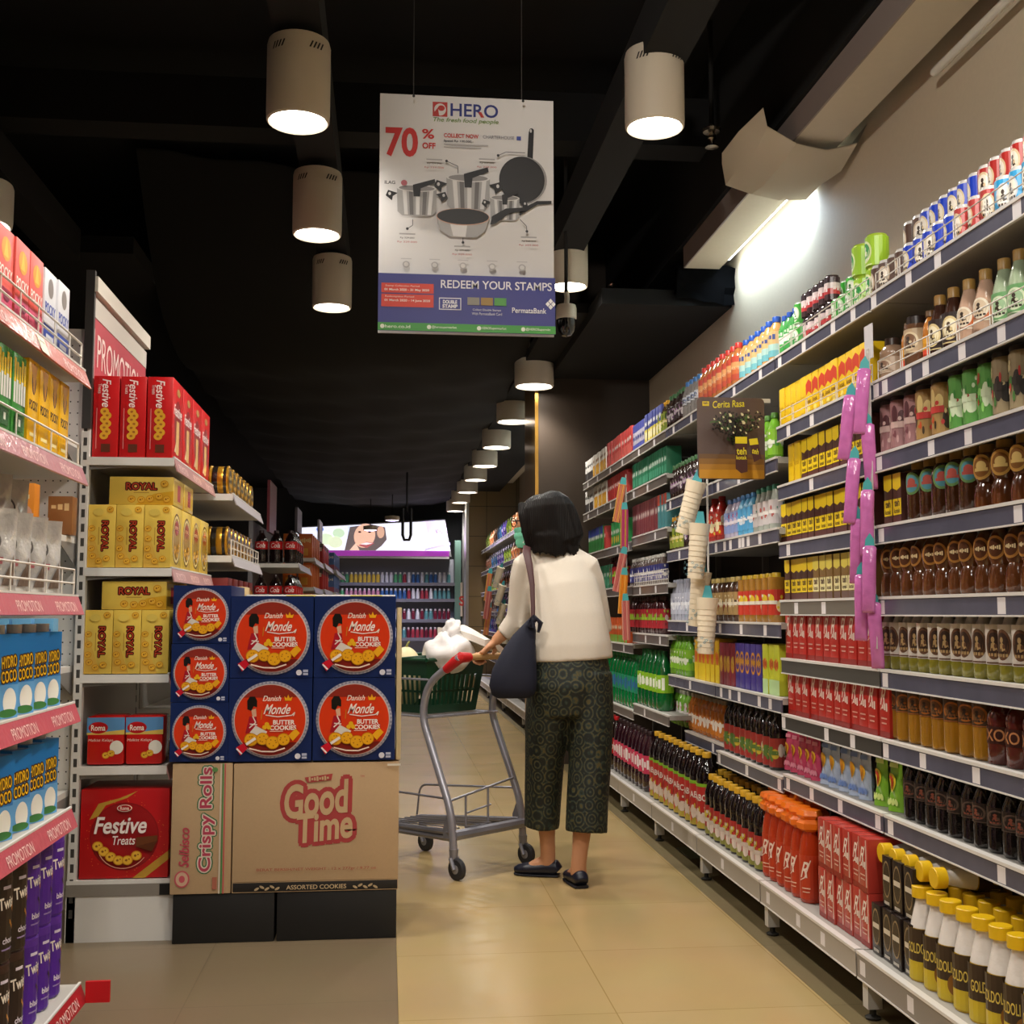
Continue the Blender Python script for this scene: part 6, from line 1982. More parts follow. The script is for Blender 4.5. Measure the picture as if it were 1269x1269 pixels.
# upper tray carrying the basket
b = MB()
for z, k in ((0.655, 0.004), (0.815, 0.005)):
    q = 0.02 if z < 0.7 else 0.0
    b.loft(rounded([cp(q, 0.16, z), cp(q, 0.62, z), cp(1 - q, 0.62, z), cp(1 - q, 0.16, z)], 0.05), k, chrome, 6)
for i in range(8):
    a = 0.06 + 0.125 * i
    b.loft([cp(a, 0.15, 0.655), cp(a, 0.62, 0.655)], 0.003, chrome, 5)
b.loft([cp(0, 0.16, 0.655), cp(1, 0.16, 0.655)], 0.006, chrome, 6)
add_cart(b, 'upper_tray')
hb = MB().loft([cp(0.05, -0.03, 0.915), cp(0.95, -0.03, 0.915)], 0.0145, M('#b88f5c', 0.5), 12)
add_cart(hb, 'handle')
for a in (0, 1):
    s_ = 1 if a == 0 else -1
    b = MB().loft([cp(a, 0.05, 0.862), cp(a, -0.01, 0.9), cp(a + 0.02 * s_, -0.03, 0.915), cp(a + 0.14 * s_, -0.03, 0.915)], [0.019, 0.023, 0.024, 0.02], M('#b8161c', 0.35), 12)
    add_cart(b, 'handle_end')
for a, t in ((0, 0), (1, 0), (0.24, 0.54), (0.76, 0.54)):
    c_ = cp(a, t, 0)
    b = MB()
    b.loft([c_ + Vector((0, 0, 0.07)), c_ + Vector((0, 0, 0.125))], [0.016, 0.02], chrome_d, 10)
    for s_ in (-1, 1):
        b.loft([c_ + WV * (0.018 * s_) + Vector((0, 0, 0.09)), c_ + WV * (0.018 * s_) - LV * 0.02 + Vector((0, 0, 0.045))], [(0.015, 0.003)[0] * 0.6, 0.009], chrome_d, 6)
    f = add_cart(b, 'caster_fork')
    w_ = MB()
    ctr = c_ - LV * 0.02 + Vector((0, 0, 0.045))
    n = 20
    vs, fs = [], []
    pr = [(-0.012, 0.018), (-0.012, 0.04), (-0.008, 0.045), (0.008, 0.045), (0.012, 0.04), (0.012, 0.018)]
    for h, r in pr:
        for k in range(n):
            q = 2 * PI * k / n
            vs.append(ctr + WV * h + LV * (r * math.cos(q)) + Vector((0, 0, r * math.sin(q))))
    for i in range(len(pr)):
        for k in range(n):
            x_, y_ = i * n + k, i * n + (k + 1) % n
            i2 = (i + 1) % len(pr)
            fs.append((x_, y_, i2 * n + (k + 1) % n, i2 * n + k))
    w_.add(vs, fs, rubber)
    w_.loft([ctr - WV * 0.013, ctr + WV * 0.013], 0.019, M('#8a888a', 0.4), 14)
    add_cart(w_, 'wheel', fix=True)
tag(o, 'grey tubular shopping trolley with a red handle end in the aisle', 'shopping trolley')

# green basket riding in the tray
GRN = M('#0e3a24', 0.4)
BO = cp(0.5, 0.405, 0.662)
o = empty('shopping_basket', BO)
bl, bw_, bh_ = 0.40, 0.27, 0.235       # along the trolley, across, high
def bpnt(s_, c_, z):
    k = 0.84 + 0.16 * z / bh_
    return Vector((0, 0, z)) + LV * (s_ * bl / 2 * k) + WV * (c_ * bw_ / 2 * k * 1.35)
b = MB()
zr = bh_
def strip(b, p, q, z0, z1, th_=0.003, m=GRN):
    """a bar of wall between two corners"""
    (s0, c0), (s1, c1) = p, q
    P4 = [bpnt(s0, c0, z0), bpnt(s1, c1, z0), bpnt(s1, c1, z1), bpnt(s0, c0, z1)]
    nrm = (P4[1] - P4[0]).cross(P4[3] - P4[0]).normalized() * th_
    b.add(P4 + [p_ - nrm for p_ in P4], [(0, 1, 2, 3), (7, 6, 5, 4), (0, 4, 5, 1), (1, 5, 6, 2), (2, 6, 7, 3), (3, 7, 4, 0)], m)
cs = [(-1, -1), (-1, 1), (1, 1), (1, -1)]
for i in range(4):
    p, q = cs[i], cs[(i + 1) % 4]
    strip(b, p, q, 0, 0.035)
    strip(b, p, q, 0.165, zr)
    strip(b, p, q, 0.09, 0.1, 0.002)
    n = 12
    for k in range(n + 1):
        t0, t1 = max(0, (k - 0.22) / n), min(1, (k + 0.22) / n)
        if k in (0, n):
            t0, t1 = max(0, (k - 1) / n), min(1, (k + 1) / n)
        a_, c_ = [p[j] + (q[j] - p[j]) * t0 for j in (0, 1)], [p[j] + (q[j] - p[j]) * t1 for j in (0, 1)]
        strip(b, a_, c_, 0.035, 0.165)
b.add([bpnt(s_, c_, 0.004) for s_, c_ in cs] + [bpnt(s_, c_, 0.0) for s_, c_ in cs], [(3, 2, 1, 0), (4, 5, 6, 7)], GRN)
b.build('body', o, smooth=False, fix=True)
b = MB()
b.loft([bpnt(s_ * 1.03, c_ * 1.03, zr) for s_, c_ in cs + [cs[0]]], 0.009, GRN, 8)
b.build('rim', o)
b = MB()
for s_ in (-1, 1):
    b.loft(rounded([bpnt(0.12 * s_, -1.06, zr), bpnt(0.75 * s_, -1.0, zr + 0.012), bpnt(0.75 * s_, 1.0, zr + 0.012), bpnt(0.12 * s_, 1.06, zr)], 0.05), 0.007, GRN, 8)
b.build('handle', o)
d = D(0.5, 0.0008)
d.rect(-0.055, -0.018, 0.055, 0.018, '#16452c')
d.text('HERO', 0, 0, 0.026, '#c9cfc4', w=0.095, bold=0.01)
p = bpnt(0.35, -1.0, 0.2)
U = (bpnt(-1, -1, 0.2) - bpnt(1, -1, 0.2)).normalized()
V = (bpnt(0, -1, 0.23) - bpnt(0, -1, 0.17)).normalized()
d.build('lettering', o, plane(p - WV * 0.005, U, V))
tag(o, 'dark green slatted shopping basket riding on the grey trolley', 'basket')
# goods in the basket
b = MB().ball((0, 0, 0), (0.078, 0.078, 0.138), M('#e0cfa2', 0.5, noise=0.06, nscale=14), 24, 16)
mo = b.build('melon', None, cp(0.33, 0.46, 0.81))
MB().loft([(0, 0, 0.133), (0.006, 0, 0.152), (0.016, 0, 0.162)], [0.007, 0.005, 0.005], M('#8a8a4a', 0.7), 7).build('stem', mo)
tag(mo, 'pale cream melon showing above the green basket beside the navy boxes', 'melon')


def lump(name, c, r, seed, amp, m, seg=28, rings=18, sq=1.0):
    rn = random.Random(seed)
    ph = [(rn.uniform(0, 6), rn.uniform(0, 6), rn.randint(2, 6), rn.randint(2, 6)) for _ in range(7)]
    b = MB().ball((0, 0, 0), (1, 1, 1), m, seg, rings)
    vs = []
    for x, y, z in b.v:
        a, t = math.atan2(y, x), math.acos(max(-1, min(1, z)))
        k = 1 + amp * sum(math.sin(p[2] * a + p[0]) * math.sin(p[3] * t + p[1]) for p in ph) / 3
        vs.append((x * r[0] * k, y * r[1] * k, z * r[2] * k))
    b.v = vs
    return b.build(name, None, c, sharp=70)


plastic = M('#e6e4e4', 0.3, coat=0.2)
pb = lump('plastic_bag', cp(0.42, 0.22, 0.925), (0.115, 0.12, 0.085), 5, 0.16, plastic)
lump('knot', (0, 0, 0), (0.04, 0.035, 0.05), 8, 0.3, plastic).parent = pb
for ch in bpy.data.objects:
    if ch.parent == pb:
        ch.location = (0.015, 0.0, 0.095)
tag(pb, 'crumpled white plastic bag lying on the green basket behind the red handle end', 'plastic bag')
b = MB()
vs, fs = [], []
nx, ny = 9, 7
for L in (0, 1):
    for i in range(ny + 1):
        for j in range(nx + 1):
            u, v = j / nx, i / ny
            p = cp(0.5 + 0.4 * u, 0.03 + 0.3 * v, 0.985 + 0.05 * v + 0.012 * math.sin(5 * u + 3 * v) - 0.03 * L - 0.05 * u * (1 - v))
            vs.append(p)
n = (nx + 1) * (ny + 1)
for i in range(ny):
    for j in range(nx):
        a = i * (nx + 1) + j
        fs += [(a, a + 1, a + nx + 2, a + nx + 1), (n + a, n + a + nx + 1, n + a + nx + 2, n + a + 1)]
rim_ = [j for j in range(nx + 1)] + [i * (nx + 1) + nx for i in range(1, ny + 1)] + [ny * (nx + 1) + j for j in range(nx - 1, -1, -1)] + [i * (nx + 1) for i in range(ny - 1, 0, -1)]
for a, c_ in zip(rim_, rim_[1:] + rim_[:1]):
    fs.append((a, n + a, n + c_, c_))
b.add(vs, fs, M('#dcd6cd', 0.6))
tag(b.build('paper_parcel', sharp=50, fix=True), 'flat cream paper parcel on the trolley beside the plastic bag', 'parcel')

# ================================================================== the shopper
def P3(x, y, Y):
    return atY(x, y, Y)


def remesh(mb, name, parent, voxel, smooth=4, m=None):
    """fuses overlapping closed shapes into one continuous surface"""
    ob = bpy.data.objects.new('draft', mb.mesh('draft', smooth=False))
    COL.objects.link(ob)
    r = ob.modifiers.new('r', 'REMESH')
    r.mode = 'VOXEL'
    r.voxel_size = voxel
    s_ = ob.modifiers.new('s', 'SMOOTH')
    s_.factor = 0.5
    s_.iterations = smooth
    dg = bpy.context.evaluated_depsgraph_get()
    me = bpy.data.meshes.new_from_object(ob.evaluated_get(dg))
    me.name = name
    bpy.data.objects.remove(ob)
    me.materials.clear()
    me.materials.append(m)
    me.polygons.foreach_set('material_index', [0] * len(me.polygons))
    me.polygons.foreach_set('use_smooth', [True] * len(me.polygons))
    o_ = bpy.data.objects.new(name, me)
    o_.parent = parent
    COL.objects.link(o_)
    if parent:
        o_.location = -parent.location
    return o_


skin = M('#c48d68', 0.5)
WO = empty('person', (0.70, 4.87, 0))
HY = 4.98
head_c = P3(665, 648, HY)
face = Vector((-0.86, 0.5, 0)).normalized()     # looking left, a little away
side = Vector((face.y, -face.x, 0))             # her right
sm = MB()
# head, neck
sm.loft([head_c + face * f + Vector((0, 0, z)) for f, z in ((0.012, -0.125), (0.014, -0.105), (0.008, -0.07), (0.0, -0.02), (-0.004, 0.03), (-0.006, 0.07), (-0.008, 0.098), (-0.01, 0.11))],
        [(0.02, 0.022), (0.042, 0.05), (0.058, 0.072), (0.068, 0.086), (0.07, 0.092), (0.06, 0.08), (0.036, 0.05), (0.01, 0.012)], skin, 20, up=tuple(face))
nose = head_c + face * 0.09 + Vector((0, 0, -0.028))
sm.loft([head_c + face * 0.078 + Vector((0, 0, 0.015)), nose + Vector((0, 0, 0.006)), nose, nose + Vector((0, 0, -0.01)) - face * 0.016], [0.007, 0.01, 0.013, 0.009], skin, 8)
for s_ in (-1, 1):
    sm.ball(tuple(head_c + side * (0.071 * s_) - face * 0.012 + Vector((0, 0, -0.012))), (0.012, 0.018, 0.03), skin, 10, 8)
sm.loft([head_c + Vector((0, 0, -0.06)) - face * 0.02, P3(684, 690, 4.965), P3(690, 705, 4.96)], [0.05, 0.05, 0.06], skin, 14)
# arms and hands
hl = cp(0.33, -0.03, 0.915)
hr = cp(0.93, -0.03, 0.915)
elL, elR = P3(643, 768, 5.0), P3(744, 775, 5.02)
shL, shR = P3(651, 699, 4.95), P3(727, 700, 4.93)
for sh_, el, hn in ((shL, elL, hl), (shR, elR, hr)):
    wr = hn + (el - hn).normalized() * 0.075 + Vector((0, 0, 0.012))
    sm.loft([sh_, (sh_ + el) / 2, el, (el + wr) / 2, wr], [0.045, 0.042, 0.036, 0.032, 0.023], skin, 12)
    d_ = (hn - wr).normalized()
    up_ = Vector((0, 0, 1))
    palm = hn + Vector((0, 0, 0.018)) - d_ * 0.012
    sm.loft([wr, wr + (palm - wr) * 0.6, palm + d_ * 0.018], [(0.022, 0.017), (0.036, 0.014), (0.038, 0.012)], skin, 10, up=(0, 0, 1))
    ax = WV
    for k in range(4):
        off = ax * ((k - 1.5) * 0.0185)
        ln = (0.92, 1.0, 0.97, 0.8)[k]
        b0 = palm + d_ * 0.018 + off
        sm.loft([b0, b0 + LV * 0.018 * ln + Vector((0, 0, -0.004)), b0 + LV * 0.03 * ln + Vector((0, 0, -0.022)), b0 + LV * 0.02 * ln + Vector((0, 0, -0.042 * ln)), b0 + LV * 0.0 + Vector((0, 0, -0.048 * ln))], [0.0092, 0.0088, 0.0085, 0.008, 0.0065], skin, 8)
    s_ = 1 if sh_ is shL else -1
    b0 = palm - d_ * 0.02 + ax * (0.036 * s_)
    sm.loft([b0, b0 + ax * (0.012 * s_) + Vector((0, 0, -0.018)), b0 + ax * (0.004 * s_) + Vector((0, 0, -0.04)) + LV * 0.012], [0.012, 0.0105, 0.008], skin, 8)
# torso core and legs, inside the clothes
sm.loft([P3(705, 840, 4.88), P3(700, 770, 4.9), P3(690, 705, 4.95)], [(0.13, 0.09), (0.11, 0.08), (0.1, 0.07)], skin, 14, up=(0, 1, 0))
FL, FR = Vector((0.655, 4.975, 0)), Vector((0.782, 4.80, 0))
anL, anR = P3(679, 1058, 4.985), P3(717, 1072, 4.79)
for hp, kn, an, ft, fd in ((P3(680, 850, 4.9), P3(674, 940, 4.96), anL, FL, Vector((-0.93, 0.36, 0)).normalized()), (P3(730, 850, 4.86), P3(730, 940, 4.84), anR, FR, Vector((-0.12, 0.99, 0)).normalized())):
    sm.loft([hp, kn, kn + (an - kn) * 0.35, kn + (an - kn) * 0.85, an, an + Vector((0, 0, -0.04))], [0.075, 0.055, 0.05, 0.033, 0.032, 0.034], skin, 14)
    heel = Vector((an.x, an.y, 0)) - fd * 0.02
    sm.loft([heel + Vector((0, 0, 0.05)), heel + fd * 0.06 + Vector((0, 0, 0.045)), heel + fd * 0.1 + Vector((0, 0, 0.03)), heel + fd * 0.145 + Vector((0, 0, 0.02))], [(0.028, 0.03), (0.032, 0.03), (0.036, 0.022), (0.03, 0.014)], skin, 12, up=(0, 0, 1))
remesh(sm, 'body', WO, 0.006, 3, skin)

# patterned trousers
tm = bpy.data.materials.new('patterned_trouser_cloth')
tm.use_nodes = True
nt = tm.node_tree
bs_ = nt.nodes['Principled BSDF']
bs_.inputs['Roughness'].default_value = 0.65
tc = nt.nodes.new('ShaderNodeTexCoord')
mp_ = nt.nodes.new('ShaderNodeMapping')
mp_.inputs['Scale'].default_value = (21, 21, 19)
vo = nt.nodes.new('ShaderNodeTexVoronoi')
vo.inputs['Scale'].default_value = 1.0
vo.inputs['Randomness'].default_value = 0.35
sn = nt.nodes.new('ShaderNodeMath')
sn.operation = 'MULTIPLY'
sn.inputs[1].default_value = 24
s2 = nt.nodes.new('ShaderNodeMath')
s2.operation = 'SINE'
nz = nt.nodes.new('ShaderNodeTexNoise')
nz.inputs['Scale'].default_value = 4.5
ad = nt.nodes.new('ShaderNodeMath')
ad.operation = 'MULTIPLY_ADD'
ad.inputs[1].default_value = 0.48
rp = nt.nodes.new('ShaderNodeValToRGB')
rp.color_ramp.elements[0].position = 0.3
rp.color_ramp.elements[0].color = hexc('#0d130d')
rp.color_ramp.elements[1].position = 1.0
rp.color_ramp.elements[1].color = hexc('#4e4520')
e_ = rp.color_ramp.elements.new(0.62)
e_.color = hexc('#1d2b22')
e_ = rp.color_ramp.elements.new(0.82)
e_.color = hexc('#2b3a33')
L_ = nt.links.new
L_(tc.outputs['Object'], mp_.inputs['Vector'])
L_(mp_.outputs['Vector'], vo.inputs['Vector'])
L_(mp_.outputs['Vector'], nz.inputs['Vector'])
L_(vo.outputs['Distance'], sn.inputs[0])
L_(sn.outputs[0], s2.inputs[0])
L_(s2.outputs[0], ad.inputs[0])
L_(nz.outputs['Fac'], ad.inputs[2])
L_(ad.outputs[0], rp.inputs['Fac'])
L_(rp.outputs['Color'], bs_.inputs['Base Color'])
tr = MB()
tr.loft([P3(706, 806, 4.89), P3(706, 822, 4.885), P3(706, 850, 4.88), P3(708, 885, 4.88)], [(0.155, 0.115), (0.165, 0.13), (0.178, 0.14), (0.16, 0.12)], tm, 26, up=(0, 1, 0))
tr.loft([P3(684, 835, 4.9), P3(680, 890, 4.915), P3(675, 940, 4.94), P3(673, 985, 4.965), P3(671.5, 1024, 4.975)], [(0.1, 0.115), (0.1, 0.115), (0.083, 0.1), (0.078, 0.092), (0.074, 0.088)], tm, 22, up=(0, 1, 0))
tr.loft([P3(729, 835, 4.87), P3(732, 890, 4.86), P3(731, 945, 4.84), P3(728, 990, 4.82), P3(726.5, 1031, 4.805)], [(0.1, 0.115), (0.096, 0.112), (0.088, 0.1), (0.086, 0.095), (0.086, 0.092)], tm, 22, up=(0, 1, 0))
remesh(tr, 'trousers', WO, 0.007, 4, tm)

# cream jumper with long sleeves
wool = M('#d3cabc', 0.85, noise=0.04, nscale=160)
jm = MB()
jm.loft([P3(707, 818, 4.885), P3(706, 800, 4.885), P3(704, 765, 4.895), P3(698, 730, 4.92), P3(692, 706, 4.945), P3(688, 692, 4.957), P3(685, 683, 4.965)],
        [(0.18, 0.135), (0.176, 0.135), (0.158, 0.125), (0.15, 0.118), (0.142, 0.1), (0.118, 0.08), (0.07, 0.06)], wool, 30, up=(0, 1, 0))
for sh_, el, hn in ((shL, elL, hl), (shR, elR, hr)):
    cuff = el + (hn - el) * 0.42
    nk = P3(682, 686, 4.96)
    jm.loft([nk + (sh_ - nk) * 0.1, nk + (sh_ - nk) * 0.6 + Vector((0, 0, 0.004)), sh_ + Vector((0, 0, -0.012)), sh_ + (el - sh_) * 0.25, sh_ + (el - sh_) * 0.7, el, el + (cuff - el) * 0.4, cuff], [0.05, 0.056, 0.06, 0.06, 0.055, 0.056, 0.05, 0.04], wool, 16)
# soft creases at the elbow
for k in range(4):
    p = elL + Vector((0, 0, 0.035 - 0.022 * k))
    jm.loft([p + Vector((-0.05, 0.02, -0.006)), p + Vector((0, -0.055, 0)), p + Vector((0.05, -0.02, 0.008))], [0.004, 0.008, 0.004], wool, 6)
remesh(jm, 'jumper', WO, 0.007, 7, wool)

# hair: shoulder-length bob
hm = bpy.data.materials.new('black_hair')
hm.use_nodes = True
nt = hm.node_tree
bs_ = nt.nodes['Principled BSDF']
bs_.inputs['Roughness'].default_value = 0.5
bs_.inputs['Specular IOR Level'].default_value = 0.2
bs_.inputs['Base Color'].default_value = hexc('#0f0b09')
wv = nt.nodes.new('ShaderNodeTexWave')
wv.bands_direction = 'X'
wv.inputs['Scale'].default_value = 60
wv.inputs['Distortion'].default_value = 3
tc = nt.nodes.new('ShaderNodeTexCoord')
mp_ = nt.nodes.new('ShaderNodeMapping')
mp_.inputs['Scale'].default_value = (1, 1, 0.08)
bp_ = nt.nodes.new('ShaderNodeBump')
bp_.inputs['Strength'].default_value = 0.5
bp_.inputs['Distance'].default_value = 0.004
nt.links.new(tc.outputs['Object'], mp_.inputs['Vector'])
nt.links.new(mp_.outputs['Vector'], wv.inputs['Vector'])
nt.links.new(wv.outputs['Fac'], bp_.inputs['Height'])
nt.links.new(bp_.outputs['Normal'], bs_.inputs['Normal'])
hb_ = MB()
hb_.ball(tuple(head_c - face * 0.022 + Vector((0, 0, 0.028))), (0.094, 0.094, 0.096), hm, 20, 14)
for s_ in (-1, 1):
    hb_.loft([head_c + face * 0.045 + side * (0.05 * s_) + Vector((0, 0, 0.08)), head_c + face * 0.035 + side * (0.074 * s_) + Vector((0, 0, 0.03)), head_c + face * 0.015 + side * (0.08 * s_) + Vector((0, 0, -0.05)), head_c + face * 0.005 + side * (0.08 * s_) + Vector((0, 0, -0.12))], [0.02, 0.019, 0.018, 0.008], hm, 8)
ring = []
rows = ((610.5, 676, 8), (613, 677, 17), (619, 678, 26), (628, 679, 32.5), (640, 680, 36), (652, 682, 37.5), (664, 686, 37), (674, 691, 34), (681, 692, 24))
path, rad = [], []
for y, x, hw in rows:
    p = P3(x, y, HY - 0.035)
    path.append(p)
    w_ = hw * 5.0 / 1455
    rad.append((w_, min(w_ * 1.0, 0.1)))
hb_.loft(path, rad, hm, 48, up=(0, 1, 0), wave=lambda t, q: (0.02 * math.sin(14 * q) + 0.012 * math.sin(31 * q + 2)) * min(1, t * 1.5))
rn = random.Random(2)
for k in range(40):
    u = k / 39
    x0 = 657 + 58 * u
    yb = 684 + 4 * math.sin(3 * u) + rn.uniform(-4, 5) - 16 * max(0, u - 0.8)
    dz = -0.03 - 0.098 * math.sqrt(max(0, 1 - (2 * u - 1) ** 2))
    fl = (6 if u > 0.75 else 0) + rn.uniform(-1.5, 1.5)
    hb_.loft([P3(x0 - 6 * u, 640, HY + dz + 0.025), P3(x0 - 1, 664, HY + dz), P3(x0 + 1, 675, HY + dz), P3(x0 + fl, yb, HY + dz - 0.004)], [0.013, 0.013, 0.01, 0.002], hm, 7)
ho = remesh(hb_, 'hair', WO, 0.0045, 9, hm)
# glasses and mask
gl = MB()
ez = head_c + Vector((0, 0, 0.006))
for s_ in (-1, 1):
    gl.loft([ez + side * (0.072 * s_) - face * 0.01, ez + side * (0.066 * s_) + face * 0.085], 0.003, M('#2a1e1c', 0.4), 6)
    c_ = ez + face * 0.093 + side * (0.033 * s_) - Vector((0, 0, 0.004))
    gl.loft([c_ + side * (0.027 * math.cos(q)) + Vector((0, 0, 0.019 * math.sin(q))) for q in [k * PI / 8 for k in range(17)]], 0.0025, M('#2a1e1c', 0.4), 6)
gl.loft([ez + face * 0.094 + side * -0.008, ez + face * 0.094 + side * 0.008], 0.0025, M('#2a1e1c', 0.4), 6)
ob = gl.build('glasses', WO)
ob.location = -WO.location
mk = MB()
vs, fs = [], []
nu, nv = 14, 8
mint = M('#6fc2a2', 0.7)
for L in (0, 1):
    for i in range(nv + 1):
        for j in range(nu + 1):
            a = (j / nu * 2 - 1) * 1.35
            v = i / nv
            rr = 0.103 - 0.012 * abs(v - 0.45) + 0.003 * math.sin(v * 18) - 0.003 * L
            p = head_c + Vector((0, 0, -0.022 - 0.085 * v)) + face * (rr * math.cos(a) * (1.02 - 0.1 * v)) + side * (rr * math.sin(a) * (0.8 - 0.15 * v))
            vs.append(p)
n = (nu + 1) * (nv + 1)
for i in range(nv):
    for j in range(nu):
        a = i * (nu + 1) + j
        fs += [(a, a + 1, a + nu + 2, a + nu + 1), (n + a, n + a + nu + 1, n + a + nu + 2, n + a + 1)]
mk.add(vs, fs, mint)
for s_ in (-1, 1):
    for dz in (-0.03, -0.09):
        mk.loft([head_c + side * (0.078 * s_) + face * 0.03 + Vector((0, 0, dz)), head_c + side * (0.077 * s_) - face * 0.015 + Vector((0, 0, -0.012 + (dz + 0.06) * 0.4))], 0.0016, M('#e8e8e2', 0.6), 5)
ob = mk.build('face_mask', WO, fix=True)
ob.location = -WO.location
# flat navy shoes
navy = M('#0e1226', 0.4)
for an, fd, tip in ((anL, Vector((-0.93, 0.36, 0)).normalized(), 0.0), (anR, Vector((-0.12, 0.99, 0)).normalized(), 0.0)):
    h0 = Vector((an.x, an.y, 0)) - fd * 0.035
    b = MB()
    prof = [(-0.012, 0.028, 0.022), (0.0, 0.032, 0.034), (0.04, 0.035, 0.032), (0.085, 0.039, 0.028), (0.13, 0.04, 0.024), (0.16, 0.033, 0.02), (0.18, 0.016, 0.014)]
    b.loft([h0 + fd * t + Vector((0, 0, hh + 0.003)) for t, ww, hh in prof], [(ww, hh) for t, ww, hh in prof], navy, 16, up=(0, 0, 1))
    so = remesh(b, 'shoe', WO, 0.006, 1, navy)
    b = MB().loft([h0 + fd * t + Vector((0, 0, 0.006)) for t, ww, hh in prof], [(ww * 1.02, 0.006) for t, ww, hh in prof], M('#15151c', 0.6), 14, up=(0, 0, 1))
    q = b.build('sole', so)
tag(WO, 'woman in a cream jumper, green mask and dark patterned trousers pushing the trolley', 'person')

# navy shoulder bag
navy_cloth = M('#0b1026', 0.8, noise=0.12, nscale=60)
o = empty('shoulder_bag', P3(640, 862, 4.83))
bg = MB()
rows = ((768, 659, 3.5, 0.012), (778, 656, 9, 0.022), (792, 650, 15, 0.035), (812, 644, 22, 0.05), (835, 638.5, 28.5, 0.06), (852, 636, 29.5, 0.06), (861, 636, 26, 0.05), (865, 636, 20, 0.035))
bg.loft([P3(x, y, 4.80) for y, x, hw, dp in rows], [(hw * 4.8 / 1455, dp) for y, x, hw, dp in rows], navy_cloth, 30, up=(0, 1, 0), wave=lambda t, q: 0.035 * math.sin(5 * q + 2 * t) * (1 - t * 0.5))
ob = bg.build('pouch', o, sharp=80)
for v in ob.data.vertices:
    v.co -= o.location
kn = MB()
kn.loft([P3(655, 776, 4.775), P3(664, 766, 4.76), P3(670, 772, 4.765), P3(667, 784, 4.77)], [0.012, 0.014, 0.011, 0.005], navy_cloth, 8)
kn.loft([P3(655, 772, 4.775), P3(660, 765, 4.765), P3(661, 778, 4.76)], [0.012, 0.015, 0.008], navy_cloth, 8)
ob = kn.build('knotted_top', o)
for v in ob.data.vertices:
    v.co -= o.location
st = MB()
st.loft([P3(664, 684, 4.99), P3(660, 679, 4.945), P3(653, 677.5, 4.90), P3(652.5, 684, 4.865), P3(656, 700, 4.838), P3(659.5, 725, 4.815), P3(660.5, 750, 4.795), P3(660.5, 770, 4.785)],
        [(0.016, 0.004), (0.017, 0.004), (0.017, 0.004), (0.017, 0.004), (0.015, 0.004), (0.011, 0.004), (0.009, 0.004), (0.009, 0.004)], M('#4b2c2e', 0.55), 10, up=(0, 1, -0.9))
ob = st.build('strap', o)
for v in ob.data.vertices:
    v.co -= o.location
tag(o, 'navy cloth shoulder bag with a brown strap hanging from the woman\'s left shoulder', 'bag')

# ================================================================== things hung from the shelves
# brown poster standing out from the rail
PY = 4.12
o = MB().prism([(1.115 + 0.018 + 0.018 * math.cos(a) + (0.2165 if q in (0, 3) else 0), 1.585 + 0.018 + 0.018 * math.sin(a) + (0.265 if q in (0, 1) else 0)) for q in range(4) for a in [PI / 2 * q + PI / 8 * k for k in range(5)]],
               PY, PY + 0.003, M('#594742', 0.45), lambda a, b_, h: (a, h, b_)).build('poster_card', smooth=False)
d = D(0.45, 0.0003)
d.add([(0.005, 0.003), (0.248, 0.003), (0.248, 0.035), (0.005, 0.035)], [(0, 1, 2, 3)], '#c98f1e')
d.rect(0.005, 0.035, 0.248, 0.055, '#b07c26')
d.rect(0.005, 0.055, 0.248, 0.075, '#8e6428')
d.rect(0.005, 0.075, 0.248, 0.092, '#70502e')
d.rect(0.02, 0.268, 0.045, 0.285, '#e2c81e')
d.text('teh', 0.032, 0.279, 0.009, '#594742', w=0.018, bold=0.03)
d.text('Cerita Rasa', 0.118, 0.277, 0.026, '#e8d82a', w=0.12, bold=0.008, shear=0.12, rot=0.06)
rn = random.Random(11)
for k in range(420):
    a = rn.uniform(0, 2 * PI)
    q = math.sqrt(rn.uniform(0, 1))
    x = 16 * math.sin(a) ** 3 * q
    y = (13 * math.cos(a) - 5 * math.cos(2 * a) - 2 * math.cos(3 * a) - math.cos(4 * a)) * q
    c = rn.choice(('#1f1a16', '#35502a', '#15120f', '#4a6a34', '#2a2018', '#100e0c'))
    d.ell(0.126 + x * 0.0056, 0.187 + y * 0.0036, rn.uniform(0.004, 0.008), rn.uniform(0.002, 0.004), c, 7, rn.uniform(0, 3))
for x, y, r in ((0.085, 0.214, 0.0065), (0.084, 0.192, 0.006), (0.128, 0.217, 0.006), (0.132, 0.188, 0.0075), (0.06, 0.206, 0.004), (0.046, 0.186, 0.004), (0.15, 0.207, 0.0045), (0.165, 0.178, 0.0035), (0.121, 0.16, 0.004), (0.075, 0.165, 0.004), (0.053, 0.165, 0.004), (0.19, 0.2, 0.004), (0.184, 0.226, 0.0035), (0.15, 0.231, 0.004), (0.026, 0.198, 0.0035), (0.048, 0.22, 0.0035), (0.1, 0.172, 0.0035), (0.14, 0.15, 0.004), (0.185, 0.172, 0.0035), (0.094, 0.15, 0.0035)):
    d.poly([(x + r * math.cos(k * PI / 3 + 0.3 * k % 1), y + r * math.sin(k * PI / 3)) for k in range(6)], '#d8d2a8')
d.poly([(0.1, 0.022), (0.1, 0.122), (0.143, 0.124), (0.143, 0.012), (0.12, 0.006)], '#4a2420')
d.rect(0.1, 0.112, 0.143, 0.136, '#e8d41e')
d.text('teh', 0.122, 0.085, 0.026, '#e8d82a', w=0.036, bold=0.02)
d.text('kotak', 0.122, 0.062, 0.014, '#e8d82a', w=0.038, bold=0.015)
d.poly([(0.149, 0.128), (0.18, 0.132), (0.194, 0.06), (0.166, 0.046)], '#4a2420')
